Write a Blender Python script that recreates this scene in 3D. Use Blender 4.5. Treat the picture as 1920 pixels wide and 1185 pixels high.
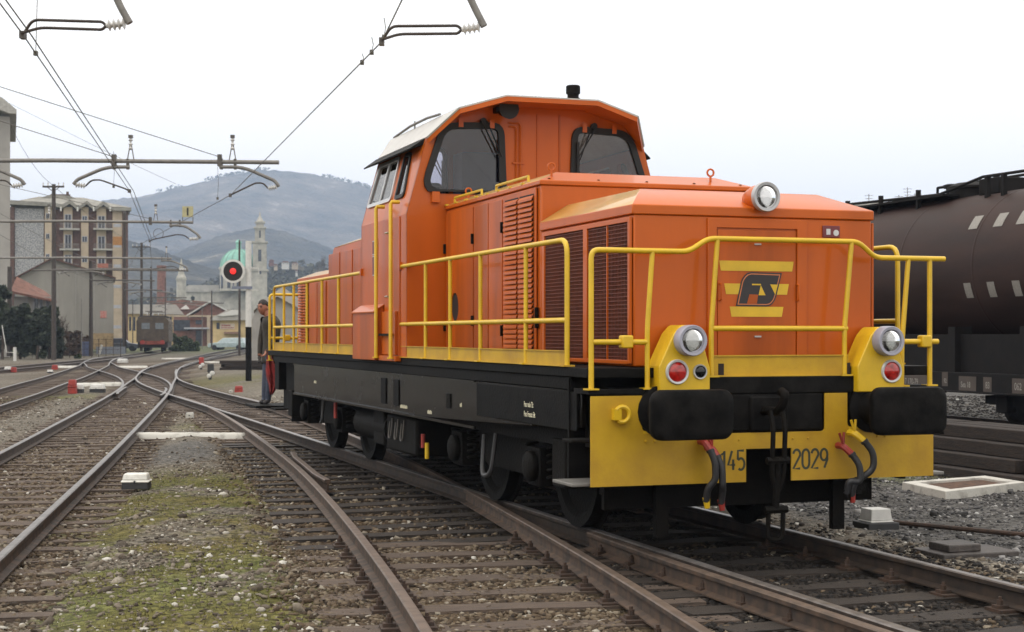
import bpy, bmesh, math, random
import numpy as np
from mathutils import Vector, Matrix
for o in list(bpy.data.objects): bpy.data.objects.remove(o)
random.seed(7); rng = np.random.default_rng(7)
R = math.radians
scene = bpy.context.scene; col = scene.collection

# ------------------------------------------------------------------ camera
FPX, HY, EYE = 2900.0, 627.0, 1.616            # focal length and horizon row on the 1920x1185 photograph, eye height over rail
cam_d = bpy.data.cameras.new('camera'); cam = bpy.data.objects.new('camera', cam_d); col.objects.link(cam)
cam.location = (0, 0, EYE); cam.rotation_euler = (R(90), 0, 0)
cam_d.sensor_width = 36; cam_d.lens = 36 * FPX / 1920
cam_d.shift_y = (HY - 592.5) / 1920
cam_d.clip_end = 20000; cam_d.clip_start = 0.1
cam_d.dof.use_dof = True; cam_d.dof.focus_distance = 13.0; cam_d.dof.aperture_fstop = 5.6
scene.camera = cam
# ------------------------------------------------------------------ sky: even overcast
SUN_EL, SUN_AZ = R(52), R(-125)                 # azimuth from +Y, clockwise positive
w = bpy.data.worlds.new('World'); scene.world = w; w.use_nodes = True
nt = w.node_tree; nt.nodes.clear()
sky = nt.nodes.new('ShaderNodeTexSky'); sky.sky_type = 'NISHITA'; sky.sun_disc = False
sky.sun_elevation = SUN_EL; sky.sun_rotation = SUN_AZ; sky.air_density = 1.0; sky.dust_density = 3.0; sky.ozone_density = 1.0
bw = nt.nodes.new('ShaderNodeRGBToBW')
ov = nt.nodes.new('ShaderNodeMix'); ov.data_type = 'RGBA'; ov.inputs[0].default_value = 0.93
gtc = nt.nodes.new('ShaderNodeTexCoord'); gsx = nt.nodes.new('ShaderNodeSeparateXYZ'); nt.links.new(gtc.outputs['Generated'], gsx.inputs[0])
gmr = nt.nodes.new('ShaderNodeMapRange'); gmr.inputs[3].default_value = 12.8; gmr.inputs[4].default_value = 20.5; nt.links.new(gsx.outputs[2], gmr.inputs[0])   # overcast: the cloud deck brightens evenly towards the zenith
gcl = nt.nodes.new('ShaderNodeMix'); gcl.data_type = 'RGBA'; gcl.blend_type = 'MULTIPLY'; gcl.inputs[0].default_value = 1; gcl.inputs[6].default_value = (1.05, 1.0, 0.93, 1)
nt.links.new(gmr.outputs[0], gcl.inputs[7]); nt.links.new(gcl.outputs[2], ov.inputs[7])
nt.links.new(sky.outputs[0], ov.inputs[6])
bg = nt.nodes.new('ShaderNodeBackground'); bg.inputs[1].default_value = 0.105
out = nt.nodes.new('ShaderNodeOutputWorld')
nt.links.new(ov.outputs[2], bg.inputs[0]); nt.links.new(bg.outputs[0], out.inputs[0])
sun_d = bpy.data.lights.new('sun', 'SUN'); sun_d.energy = 0.8; sun_d.angle = R(25); sun_d.color = (1, 0.96, 0.9)
sun = bpy.data.objects.new('sun', sun_d); col.objects.link(sun); sun.location = (0, 0, 60)
sdir = Vector((math.sin(SUN_AZ) * math.cos(SUN_EL), math.cos(SUN_AZ) * math.cos(SUN_EL), math.sin(SUN_EL)))
sun.rotation_euler = sdir.to_track_quat('Z', 'Y').to_euler()
scene.view_settings.view_transform = 'Standard'; scene.view_settings.look = 'None'
scene.view_settings.exposure = 0.0; scene.view_settings.gamma = 1.0; scene.view_settings.use_curve_mapping = False
try:
    scene.cycles.volume_bounces = 1; scene.cycles.volume_step_rate = 4
except Exception: pass

# ------------------------------------------------------------------ materials
MATS = {}
def mat(name, c, rough=0.6, metal=0.0, var=0.12, scale=6.0, bump=0.0, bscale=40.0, c2=None, stretch=(1, 1, 1), coat=0.0, spec=0.5, island=0.0, detail=5.0, rvar=0.1, lo=0.35, hi=0.65):
    if name in MATS: return MATS[name]
    m = bpy.data.materials.new(name); m.use_nodes = True; t = m.node_tree; N = t.nodes; L = t.links
    b = N['Principled BSDF']
    b.inputs['Metallic'].default_value = metal; b.inputs['Specular IOR Level'].default_value = spec
    b.inputs['Coat Weight'].default_value = coat; b.inputs['Coat Roughness'].default_value = 0.08
    tc = N.new('ShaderNodeTexCoord'); mp = N.new('ShaderNodeMapping'); mp.inputs['Scale'].default_value = stretch
    L.new(tc.outputs['Object'], mp.inputs[0])
    no = N.new('ShaderNodeTexNoise'); no.inputs['Scale'].default_value = scale; no.inputs['Detail'].default_value = detail; no.inputs['Roughness'].default_value = 0.6
    L.new(mp.outputs[0], no.inputs['Vector'])
    ra = N.new('ShaderNodeValToRGB'); ra.color_ramp.elements[0].position = lo; ra.color_ramp.elements[1].position = hi
    d = c2 if c2 else tuple(max(0, x * (1 - var * 1.6)) for x in c); e = c if c2 else tuple(min(1, x * (1 + var)) for x in c)
    ra.color_ramp.elements[0].color = (*d, 1); ra.color_ramp.elements[1].color = (*e, 1)
    L.new(no.outputs[0], ra.inputs[0]); cur = ra.outputs[0]
    if island > 0:
        g = N.new('ShaderNodeNewGeometry'); hv = N.new('ShaderNodeHueSaturation')
        mr = N.new('ShaderNodeMapRange'); mr.inputs[3].default_value = 1 - island; mr.inputs[4].default_value = 1 + island
        L.new(g.outputs['Random Per Island'], mr.inputs[0]); L.new(mr.outputs[0], hv.inputs['Value']); L.new(cur, hv.inputs['Color']); cur = hv.outputs[0]
    L.new(cur, b.inputs['Base Color'])
    rr = N.new('ShaderNodeMapRange'); rr.inputs[3].default_value = max(0.02, rough - rvar); rr.inputs[4].default_value = min(1, rough + rvar)
    L.new(no.outputs[0], rr.inputs[0]); L.new(rr.outputs[0], b.inputs['Roughness'])
    if bump > 0:
        n2 = N.new('ShaderNodeTexNoise'); n2.inputs['Scale'].default_value = bscale; n2.inputs['Detail'].default_value = 4
        L.new(mp.outputs[0], n2.inputs['Vector'])
        bp = N.new('ShaderNodeBump'); bp.inputs['Strength'].default_value = bump; bp.inputs['Distance'].default_value = 0.02
        L.new(n2.outputs[0], bp.inputs['Height']); L.new(bp.outputs[0], b.inputs['Normal'])
    MATS[name] = m; return m
def glassmat(name, tint, refl=0.08, alpha=0.25):
    if name in MATS: return MATS[name]
    m = bpy.data.materials.new(name); m.use_nodes = True; t = m.node_tree; N = t.nodes; L = t.links; N.clear()
    o = N.new('ShaderNodeOutputMaterial'); tr = N.new('ShaderNodeBsdfTransparent'); tr.inputs[0].default_value = (*tint, 1)
    gl = N.new('ShaderNodeBsdfGlossy'); gl.inputs[0].default_value = (1, 1, 1, 1); gl.inputs['Roughness'].default_value = 0.02
    fr = N.new('ShaderNodeFresnel'); fr.inputs[0].default_value = 1.5
    ad = N.new('ShaderNodeMath'); ad.operation = 'ADD'; ad.inputs[1].default_value = refl; L.new(fr.outputs[0], ad.inputs[0])
    mx = N.new('ShaderNodeMixShader'); L.new(ad.outputs[0], mx.inputs[0]); L.new(tr.outputs[0], mx.inputs[1]); L.new(gl.outputs[0], mx.inputs[2])
    L.new(mx.outputs[0], o.inputs[0]); MATS[name] = m; return m
def emat(name, c, s):
    m = bpy.data.materials.new(name); m.use_nodes = True; b = m.node_tree.nodes['Principled BSDF']
    b.inputs['Base Color'].default_value = (*c, 1); b.inputs['Emission Color'].default_value = (*c, 1); b.inputs['Emission Strength'].default_value = s
    MATS[name] = m; return m

ORANGE = mat('orange_paint', (0.50, 0.099, 0.005), 0.38, var=0.08, scale=1.6, stretch=(1, 1, 0.25), bump=0.07, bscale=2.2, coat=0.25, spec=0.22, rvar=0.08)
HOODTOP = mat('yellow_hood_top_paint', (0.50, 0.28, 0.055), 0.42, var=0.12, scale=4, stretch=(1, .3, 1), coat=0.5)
ORANGE2 = mat('orange_door_paint', (0.455, 0.090, 0.006), 0.40, var=0.16, scale=3.5, stretch=(1, 1, 0.12), bump=0.07, bscale=2.5, coat=0.2, spec=0.22)
YELLOW = mat('yellow_paint', (0.66, 0.42, 0.012), 0.42, var=0.07, scale=5, bump=0.03, bscale=30, coat=0.15)
YELLOWP = mat('yellow_plate_paint', (0.54, 0.325, 0.009), 0.5, var=0.09, scale=3, bump=0.06, bscale=60, c2=(0.40, 0.225, 0.009))
BLACK = mat('black_gloss_paint', (0.0085, 0.007, 0.006), 0.25, var=0.3, scale=3, bump=0.12, bscale=3.5, coat=0.12, spec=0.22)
BLACKM = mat('black_matt_paint', (0.0075, 0.0068, 0.0063), 0.6, var=0.5, scale=8, bump=0.15, spec=0.10)
GRIME = mat('greasy_underframe', (0.009, 0.0075, 0.006), 0.65, var=0.4, scale=9, bump=0.4, c2=(0.004, 0.0035, 0.003), spec=0.10)
RUBBER = mat('black_rubber', (0.008, 0.008, 0.009), 0.6, var=0.2, scale=20)
ROOFG = mat('pale_roof_paint', (0.50, 0.485, 0.46), 0.4, var=0.1, scale=4)
STEEL = mat('bright_steel', (0.55, 0.55, 0.56), 0.28, metal=1.0, var=0.1, scale=20)
CHROME = mat('lamp_reflector', (0.85, 0.86, 0.88), 0.08, metal=1.0, var=0.02)
LAMPGREY = mat('grey_lamp_enamel', (0.34, 0.34, 0.40), 0.35, var=0.05)
REDLENS = mat('red_lens', (0.42, 0.012, 0.008), 0.12, var=0.3, scale=30, coat=0.8)
DARKLENS = mat('dark_lens', (0.006, 0.006, 0.007), 0.1, var=0.1)
REDP = mat('red_paint', (0.30, 0.030, 0.020), 0.45, var=0.15)
WHITEP = mat('white_paint', (0.58, 0.57, 0.54), 0.5, var=0.07, scale=9)
CREAMP = mat('cream_lettering', (0.75, 0.70, 0.50), 0.5, var=0.1)
GRILLE = mat('grille_bars', (0.17, 0.042, 0.02), 0.5, var=0.1)
DARKIN = mat('dark_interior', (0.020, 0.012, 0.010), 0.85, var=0.2)
CABIN = mat('cab_lining', (0.11, 0.115, 0.19), 0.7, var=0.1)
GLASS = glassmat('window_glass', (0.80, 0.80, 0.84), 0.0)
LENS = glassmat('clear_lens', (0.95, 0.95, 0.95), 0.04)
PLATEM = mat('builder_plate', (0.16, 0.03, 0.035), 0.45, var=0.1)
ALU = mat('aluminium', (0.6, 0.6, 0.6), 0.4, metal=0.8, var=0.05)
CONC = mat('concrete', (0.40, 0.39, 0.36), 0.9, var=0.14, scale=5, bump=0.3, bscale=50)
WHITECONC = mat('whitewashed_concrete', (0.50, 0.485, 0.44), 0.85, var=0.12, scale=5, bump=0.35, bscale=30, c2=(0.27, 0.255, 0.225), lo=0.3, hi=0.5)
TIMBER = mat('weathered_sleeper', (0.125, 0.090, 0.066), 0.85, var=0.3, scale=4, stretch=(1, 9, 9), bump=0.6, bscale=20, c2=(0.060, 0.043, 0.034))
RUST = mat('rusty_steel', (0.065, 0.036, 0.023), 0.75, var=0.3, scale=14, bump=0.25, bscale=60, c2=(0.026, 0.017, 0.012))
MASTB = mat('brown_mast_paint', (0.050, 0.038, 0.031), 0.65, var=0.2, scale=5)
GALV = mat('galvanised_tube', (0.20, 0.19, 0.175), 0.55, metal=0.3, var=0.12, scale=10)
DARKGALV = mat('dark_tube', (0.10, 0.09, 0.08), 0.55, metal=0.2, var=0.15)
PORC = mat('porcelain', (0.55, 0.54, 0.52), 0.2, var=0.1, coat=0.5)
COPPER = mat('wire_copper', (0.10, 0.095, 0.075), 0.5, metal=0.3, var=0.1)

# ------------------------------------------------------------------ mesh helpers
class MB:
    def __init__(s): s.v = []; s.f = []
    def add(s, vs, fs):
        k = len(s.v); s.v += [tuple(map(float, p)) for p in vs]; s.f += [tuple(k + i for i in f) for f in fs]; return s
    def box(s, x0, x1, y0, y1, z0, z1):
        return s.add([(x0, y0, z0), (x1, y0, z0), (x1, y1, z0), (x0, y1, z0), (x0, y0, z1), (x1, y0, z1), (x1, y1, z1), (x0, y1, z1)],
                     [(0, 3, 2, 1), (4, 5, 6, 7), (0, 1, 5, 4), (1, 2, 6, 5), (2, 3, 7, 6), (3, 0, 4, 7)])
    def hull8(s, b, t):
        return s.add(list(b) + list(t), [(3, 2, 1, 0), (4, 5, 6, 7), (0, 1, 5, 4), (1, 2, 6, 5), (2, 3, 7, 6), (3, 0, 4, 7)])
    def prism(s, poly, a, b, ax='y'):
        n = len(poly)
        def m(p, d):
            if ax == 'y': return (p[0], d, p[1])
            if ax == 'x': return (d, p[0], p[1])
            return (p[0], p[1], d)
        return s.add([m(p, a) for p in poly] + [m(p, b) for p in poly],
                     [tuple(range(n)), tuple(range(2 * n - 1, n - 1, -1))] + [(i, (i + 1) % n, n + (i + 1) % n, n + i) for i in range(n)])
    def tube(s, pts, r, n=8, closed=False, cap=True):
        pts = [Vector(p) for p in pts]; rs = r if isinstance(r, (list, tuple)) else [r] * len(pts)
        rings = []; up = None; m = len(pts)
        for i, p in enumerate(pts):
            if closed: d = (pts[(i + 1) % m] - pts[i - 1])
            else: d = (pts[min(i + 1, m - 1)] - pts[max(i - 1, 0)])
            d.normalize()
            if up is None:
                up = Vector((0, 0, 1)) if abs(d.z) < 0.9 else Vector((1, 0, 0))
            x = d.cross(up); x = x.normalized() if x.length > 1e-6 else d.orthogonal().normalized()
            y = x.cross(d).normalized(); up = y
            rings.append([p + (x * math.cos(2 * math.pi * k / n) + y * math.sin(2 * math.pi * k / n)) * rs[i] for k in range(n)])
        vs = [q for rg in rings for q in rg]; fs = []
        for i in range(m if closed else m - 1):
            j = (i + 1) % m
            for k in range(n): fs.append((i * n + k, i * n + (k + 1) % n, j * n + (k + 1) % n, j * n + k))
        if cap and not closed:
            fs.append(tuple(range(n - 1, -1, -1))); fs.append(tuple((m - 1) * n + k for k in range(n)))
        return s.add(vs, fs)
    def lathe(s, prof, c=(0, 0, 0), ax='z', n=20):
        vs = []; fs = []; m = len(prof)
        for (r, h) in prof:
            for k in range(n):
                a = 2 * math.pi * k / n; p, q = r * math.cos(a), r * math.sin(a)
                vs.append({'z': (c[0] + p, c[1] + q, c[2] + h), 'y': (c[0] + p, c[1] + h, c[2] + q), 'x': (c[0] + h, c[1] + p, c[2] + q)}[ax])
        for i in range(m - 1):
            for k in range(n): fs.append((i * n + k, i * n + (k + 1) % n, (i + 1) * n + (k + 1) % n, (i + 1) * n + k))
        fs.append(tuple(range(n - 1, -1, -1))); fs.append(tuple((m - 1) * n + k for k in range(n)))
        return s.add(vs, fs)
    def cyl(s, c, r, h0, h1, ax='z', n=16): return s.lathe([(r, h0), (r, h1)], c, ax, n)
    def holed(s, outer, holes, th, fn):
        """flat panel with holes; fn maps (p, q, depth) to 3-D"""
        bm = bmesh.new(); es = []
        for lp in [outer] + list(holes):
            vs = [bm.verts.new((p[0], p[1], 0)) for p in lp]
            es += [bm.edges.new((vs[i], vs[(i + 1) % len(vs)])) for i in range(len(vs))]
        bmesh.ops.triangle_fill(bm, use_beauty=True, edges=es)
        bm.verts.index_update()
        V = [v.co.copy() for v in bm.verts]; Fc = [[v.index for v in f.verts] for f in bm.faces]; n = len(V)
        E = [[v.index for v in e.verts] for e in bm.edges if len(e.link_faces) == 1]; bm.free()
        s.add([fn(v.x, v.y, 0) for v in V] + [fn(v.x, v.y, th) for v in V],
              Fc + [[n + i for i in reversed(f)] for f in Fc] + [[a, b, n + b, n + a] for a, b in E])
        return s
    def build(s, name, m, parent=None, smooth=40, bevel=0.0, loc=None, seg=2):
        me = bpy.data.meshes.new(name); me.from_pydata(s.v, [], s.f)
        bm = bmesh.new(); bm.from_mesh(me); bmesh.ops.recalc_face_normals(bm, faces=bm.faces); bm.to_mesh(me); bm.free()
        if smooth: me.shade_smooth(); me.set_sharp_from_angle(angle=R(smooth))
        me.materials.append(m)
        o = bpy.data.objects.new(name, me); col.objects.link(o); o.parent = parent
        if loc is not None: o.location = loc
        if bevel > 0:
            b = o.modifiers.new('edge', 'BEVEL'); b.width = bevel; b.segments = seg; b.limit_method = 'ANGLE'; b.angle_limit = R(35)
        return o
def big(name, V, Fa, m, parent=None, smooth=False):
    me = bpy.data.meshes.new(name); V = np.asarray(V, np.float32); Fa = np.asarray(Fa, np.int32); k = Fa.shape[1]
    me.vertices.add(len(V)); me.vertices.foreach_set('co', V.ravel())
    me.loops.add(Fa.size); me.loops.foreach_set('vertex_index', Fa.ravel())
    me.polygons.add(len(Fa)); me.polygons.foreach_set('loop_start', np.arange(0, Fa.size, k, dtype=np.int32))
    me.update(calc_edges=True); me.validate()
    if smooth: me.shade_smooth()
    me.materials.append(m); o = bpy.data.objects.new(name, me); col.objects.link(o); o.parent = parent; return o
def tag(o, label=None, cat=None, group=None, kind=None):
    if label: o['label'] = label
    if cat: o['category'] = cat
    if group: o['group'] = group
    if kind: o['kind'] = kind
    return o
def empty(name, loc=(0, 0, 0), rz=0.0):
    o = bpy.data.objects.new(name, None); col.objects.link(o); o.location = loc; o.rotation_euler = (0, 0, rz); o.empty_display_size = 0.2; return o
def dup(o, parent=None, loc=None, name=None):
    c = o.copy(); col.objects.link(c); c.parent = parent if parent is not None else o.parent
    if loc is not None: c.location = loc
    return c
def copy_tree(o, parent=None):
    c = o.copy(); col.objects.link(c); c.parent = parent
    for ch in o.children: copy_tree(ch, c)
    return c
def at(u, v, Y):                                  # a point on the photograph at a known distance, in metres
    return Vector(((u - 960) / FPX * Y, Y, EYE - (v - HY) / FPX * Y))
def onground(u, v, z=-0.15):
    Y = (EYE - z) * FPX / (v - HY); return Vector(((u - 960) / FPX * Y, Y, z))
def arc(c, r, a0, a1, n=6):
    return [(c[0] + r * math.cos(R(a0 + (a1 - a0) * i / n)), c[1] + r * math.sin(R(a0 + (a1 - a0) * i / n))) for i in range(n + 1)]
def rrect(x0, x1, z0, z1, r, n=5):
    return arc((x1 - r, z0 + r), r, -90, 0, n) + arc((x1 - r, z1 - r), r, 0, 90, n) + arc((x0 + r, z1 - r), r, 90, 180, n) + arc((x0 + r, z0 + r), r, 180, 270, n)
def roundpoly(pts, rads, n=5):
    res = []; m = len(pts)
    for i in range(m):
        p = Vector(pts[i]); a = (Vector(pts[i - 1]) - p); b = (Vector(pts[(i + 1) % m]) - p); r = rads[i] if isinstance(rads, (list, tuple)) else rads
        if r <= 0: res.append(tuple(p)); continue
        an = a.angle(b); d = min(r / math.tan(an / 2), a.length * 0.48, b.length * 0.48)
        p0 = p + a.normalized() * d; p1 = p + b.normalized() * d
        for k in range(n + 1):
            t = k / n; q = p0 * (1 - t) ** 2 + p * 2 * t * (1 - t) + p1 * t * t; res.append((q.x, q.y))
    return res
def inset(poly, d):
    m = len(poly); A = sum(poly[i - 1][0] * poly[i][1] - poly[i][0] * poly[i - 1][1] for i in range(m)); sg = 1 if A > 0 else -1
    res = []
    for i in range(m):
        p = Vector(poly[i]); e0 = (p - Vector(poly[i - 1])); e1 = (Vector(poly[(i + 1) % m]) - p)
        e0 = e0.normalized() if e0.length > 1e-9 else e1.normalized(); e1 = e1.normalized() if e1.length > 1e-9 else e0
        n0 = Vector((-e0.y, e0.x)) * sg; n1 = Vector((-e1.y, e1.x)) * sg; q = n0 + n1
        q = q.normalized() * (d / max(0.5, q.normalized().dot(n0))) if q.length > 1e-6 else n0 * d
        res.append((p.x + q.x, p.y + q.y))
    return res
def textmesh(name, s, m, parent, size, sx, fn, weight=0.0, align='LEFT'):
    cu = bpy.data.curves.new(name, 'FONT'); cu.body = s; cu.size = size; cu.align_x = align; cu.offset = weight
    o = bpy.data.objects.new(name, cu); col.objects.link(o)
    dg = bpy.context.evaluated_depsgraph_get(); dg.update()
    me = bpy.data.meshes.new_from_object(o.evaluated_get(dg)); bpy.data.objects.remove(o)
    for v in me.vertices: v.co = Vector(fn(v.co.x * sx, v.co.y))
    me.materials.clear(); me.materials.append(m)
    r = bpy.data.objects.new(name, me); col.objects.link(r); r.parent = parent; return r
def vnoise(x, y, seed=0):
    x = np.asarray(x, float); y = np.asarray(y, float); xi = np.floor(x).astype(int); yi = np.floor(y).astype(int); fx = x - xi; fy = y - yi
    fx = fx * fx * (3 - 2 * fx); fy = fy * fy * (3 - 2 * fy)
    def h(a, b):
        n = (a * 374761393 + b * 668265263 + seed * 974634757) & 0x7fffffff; n = ((n ^ (n >> 13)) * 1274126177) & 0x7fffffff; return ((n ^ (n >> 16)) & 0xffff) / 65535.0
    return (h(xi, yi) * (1 - fx) + h(xi + 1, yi) * fx) * (1 - fy) + (h(xi, yi + 1) * (1 - fx) + h(xi + 1, yi + 1) * fx) * fy
def fbm(x, y, o=4, seed=0):
    r = 0; a = 0.5; t = 0
    for k in range(o): r = r + a * vnoise(np.asarray(x) * 2 ** k, np.asarray(y) * 2 ** k, seed + k); t += a; a *= 0.5
    return r / t
# ------------------------------------------------------------------ track plan (metres; camera at the origin, +Y into the picture)
LO = Vector((2.093, 11.034, 0)); LA = math.atan2(990, 2900)          # the engine's front buffer line and its heading
LX = Vector((math.cos(LA), math.sin(LA), 0)); LY = Vector((-math.sin(LA), math.cos(LA), 0))
def eng(x, y, z=0.0): return LO + LX * x + LY * y + Vector((0, 0, z))
def catmull(pts, step):
    P = [Vector((p[0], p[1])) for p in pts]; P = [P[0] * 2 - P[1]] + P + [P[-1] * 2 - P[-2]]; fine = []
    for i in range(1, len(P) - 2):
        p0, p1, p2, p3 = P[i - 1:i + 3]; n = max(4, int((p2 - p1).length / 0.25))
        t0 = 0; t1 = t0 + (p1 - p0).length ** 0.5; t2 = t1 + (p2 - p1).length ** 0.5; t3 = t2 + (p3 - p2).length ** 0.5
        for k in range(n):
            t = t1 + (t2 - t1) * k / n
            A1 = p0 * ((t1 - t) / (t1 - t0)) + p1 * ((t - t0) / (t1 - t0)); A2 = p1 * ((t2 - t) / (t2 - t1)) + p2 * ((t - t1) / (t2 - t1)); A3 = p2 * ((t3 - t) / (t3 - t2)) + p3 * ((t - t2) / (t3 - t2))
            B1 = A1 * ((t2 - t) / (t2 - t0)) + A2 * ((t - t0) / (t2 - t0)); B2 = A2 * ((t3 - t) / (t3 - t1)) + A3 * ((t - t1) / (t3 - t1))
            fine.append(B1 * ((t2 - t) / (t2 - t1)) + B2 * ((t - t1) / (t2 - t1)))
    fine.append(P[-2]); s = [0]
    for i in range(1, len(fine)): s.append(s[-1] + (fine[i] - fine[i - 1]).length)
    s = np.array(s); X = np.array([p.x for p in fine]); Y = np.array([p.y for p in fine])
    # light smoothing of the plan so rails run fair
    q = np.arange(0, s[-1], 0.5); x = np.interp(q, s, X); y = np.interp(q, s, Y); k = np.ones(9) / 9
    for _ in range(2):
        xp = np.pad(x, 4, 'reflect', reflect_type='odd'); yp = np.pad(y, 4, 'reflect', reflect_type='odd'); x = np.convolve(xp, k, 'valid'); y = np.convolve(yp, k, 'valid')
    qq = np.arange(0, q[-1], step); return np.interp(qq, q, x), np.interp(qq, q, y)
T_ENGINE = [tuple(eng(0, -15)[:2]), tuple(eng(0, 0)[:2]), tuple(eng(0, 20)[:2]), tuple(eng(0, 38)[:2]), (-12.75, 55.6), (-15.0, 65.6), (-17.25, 77), (-18.75, 86), (-20.7, 100), (-24.0, 124), (-28.2, 155), (-31, 185)]
T_BRANCH = [(2.0, -4), (1.62, 0), (1.02, 4), (0.32, 8.4), (-0.02, 10.3), (-0.58, 13.1), (-1.36, 16.8), (-2.12, 20.1), (-3.32, 24.8), (-4.72, 30.1), (-6.85, 37.5), (-8.3, 41.5)]
T_LEFT = [(-1.6, -5), (-2.5, 0), (-3.4, 5), (-4.52, 11.35), (-6.26, 21.2), (-7.6, 28.5), (-8.86, 35.3), (-10.42, 43.5), (-11.8, 50), (-14.2, 58.9), (-17.9, 70), (-20.65, 78), (-22.35, 84), (-24.3, 90.5), (-26.1, 98), (-28.3, 108), (-29.6, 118)]
T_SLIP = [(-9.95, 41), (-10.9, 46), (-11.8, 50.2), (-12.8, 55.2), (-13.9, 60.5), (-15.25, 66.5), (-16.6, 73)]
T_FARLEFT = [(-7.8, 10), (-9.6, 20), (-11.1, 28), (-12.5, 35.4), (-14.0, 43.4), (-15.7, 51.7), (-16.8, 57.4), (-19.5, 70), (-22.4, 83), (-23.6, 87.6), (-25.6, 96), (-27.6, 105), (-29.2, 114)]
T_MAIN = [(-20.0, 30), (-21.6, 45), (-23.1, 60), (-24.7, 76.8), (-25.75, 87.6), (-27.0, 100), (-30.3, 125), (-36, 160), (-43, 200)]
T_RIGHTFAR = [(-17.2, 77), (-18.3, 84), (-19.6, 93), (-21.5, 108), (-23.6, 128), (-25.5, 150), (-26.5, 170)]
WX = 12.0                                         # the tanker's track, beside the engine's
T_TANKER = [tuple(eng(WX, -16)[:2]), tuple(eng(WX, 0)[:2]), tuple(eng(WX, 20)[:2]), tuple(eng(WX, 45)[:2])]
LINES = {k: catmull(v, 0.3) for k, v in dict(engine=T_ENGINE, branch=T_BRANCH, left=T_LEFT, farleft=T_FARLEFT, main=T_MAIN, tanker=T_TANKER).items()}
def tdist(x, y, key):
    X, Y = LINES[key]; best = np.full(x.shape, 1e9)
    for i in range(0, len(X), 2): best = np.minimum(best, (x - X[i]) ** 2 + (y - Y[i]) ** 2)
    return np.sqrt(best)

# ------------------------------------------------------------------ the ground sheet
def lines(a, b, fine0, fine1, st):
    L = [fine0]
    while L[-1] < fine1: L.append(L[-1] + st)
    d = st; x = L[-1]
    while x < b: d *= 1.35; x += d; L.append(min(x, b))
    d = st; x = fine0; pre = []
    while x > a: d *= 1.35; x -= d; pre.append(max(x, a))
    return np.array(pre[::-1] + L)
gx = lines(-4000, 4000, -16, 11, 0.11); gy = lines(-400, 4200, 4, 42, 0.11)
GX, GY = np.meshgrid(gx, gy); gxx, gyy = GX.ravel(), GY.ravel()
near = (gxx > -40) & (gxx < 30) & (gyy > -20) & (gyy < 130)
dE = np.full(gxx.shape, 99.0); dB = dE.copy(); dL = dE.copy(); dF = dE.copy(); dM = dE.copy(); dT = dE.copy()
for arr, key in ((dE, 'engine'), (dB, 'branch'), (dL, 'left'), (dF, 'farleft'), (dM, 'main'), (dT, 'tanker')): arr[near] = tdist(gxx[near], gyy[near], key)
def smooth(a, b, x): t = np.clip((x - a) / (b - a), 0, 1); return t * t * (3 - 2 * t)
def zones(x, y, e, b, l, f, m, t):
    """share of grass / pale gravel / brown ballast at a spot"""
    n1 = fbm(x * 0.55, y * 0.38, 4, 3); n2 = fbm(x * 1.7, y * 1.1, 3, 11); n3 = fbm(x * 5, y * 4, 2, 23)
    trk = np.minimum(np.minimum(e, b), np.minimum(l, np.minimum(f, m)))
    brown = np.maximum(smooth(1.75, 1.05, np.minimum(e, b)), 0.75 * smooth(1.5, 0.9, np.minimum(l, np.minimum(f, m))))
    between = (x < -0.4 - 0.17 * (y - 8)) & (y < 30)
    g = smooth(0.45, 0.565, n1 * 0.38 + n2 * 0.40 + n3 * 0.22 + 0.034)
    g = g * (1 - 0.93 * smooth(1.5, 1.0, trk)) * smooth(21.5, 18, y) * (x > -12) * (x < 3.0 - 0.2 * y)
    patch = np.exp(-(((x + 5.6) / 0.8) ** 2 + ((y - 30.0) / 1.2) ** 2)) + 0.9 * np.exp(-(((x + 13.2) / 1.6) ** 2 + ((y - 43.5) / 2.0) ** 2)) + 0.8 * np.exp(-(((x + 10.8) / 2.2) ** 2 + ((y - 60) / 9) ** 2)) * (n2 > 0.4)
    patch = patch + 0.7 * np.exp(-(((x - 4.6) / 1.2) ** 2 + ((y - 19.2) / 0.9) ** 2))
    patch = patch + 0.6 * np.exp(-(((x + 4.2) / 0.7) ** 2 + ((y - 12) / 4.0) ** 2)) * (n2 > 0.4)
    g = np.clip(g + patch * (0.5 + n3), 0, 1)
    dark = np.exp(-(((x + 4.9) / 1.1) ** 2 + ((y - 23.4) / 3.2) ** 2)); dark = smooth(0.35, 0.8, dark) * between
    rightg = smooth(1.5, 2.2, e) * (x > 2.0 - 0.34 * (y - 11)) * (x > 0.5)
    return g, brown, dark, rightg, n1, n2, n3
g, br, dk, rg, n1, n2, n3 = zones(gxx, gyy, dE, dB, dL, dF, dM, dT)
base = np.stack([0.124 + 0.05 * n2, 0.109 + 0.045 * n2, 0.088 + 0.036 * n2], 1) * (0.75 + 0.5 * n3)[:, None]
brc = np.array([0.078, 0.053, 0.033]) * (0.6 + 0.8 * n2)[:, None]
dkc = np.array([0.115, 0.108, 0.098]) * (0.8 + 0.4 * n3)[:, None]
lxx = (gxx - LO.x) * LX.x + (gyy - LO.y) * LX.y
rgc = np.array([0.085, 0.081, 0.076]) * ((0.6 + 0.8 * n3) * (1 - 0.6 * smooth(5.2, 6.5, lxx) * smooth(16, 13, lxx)))[:, None]
gc = np.stack([0.074 + 0.05 * n2, 0.082 + 0.03 * n1, 0.020 + 0.012 * n3], 1) * (0.75 + 0.5 * n3)[:, None]
c = base * (1 - rg[:, None]) + rgc * rg[:, None]; c = c * (1 - dk[:, None]) + dkc * dk[:, None]
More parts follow.
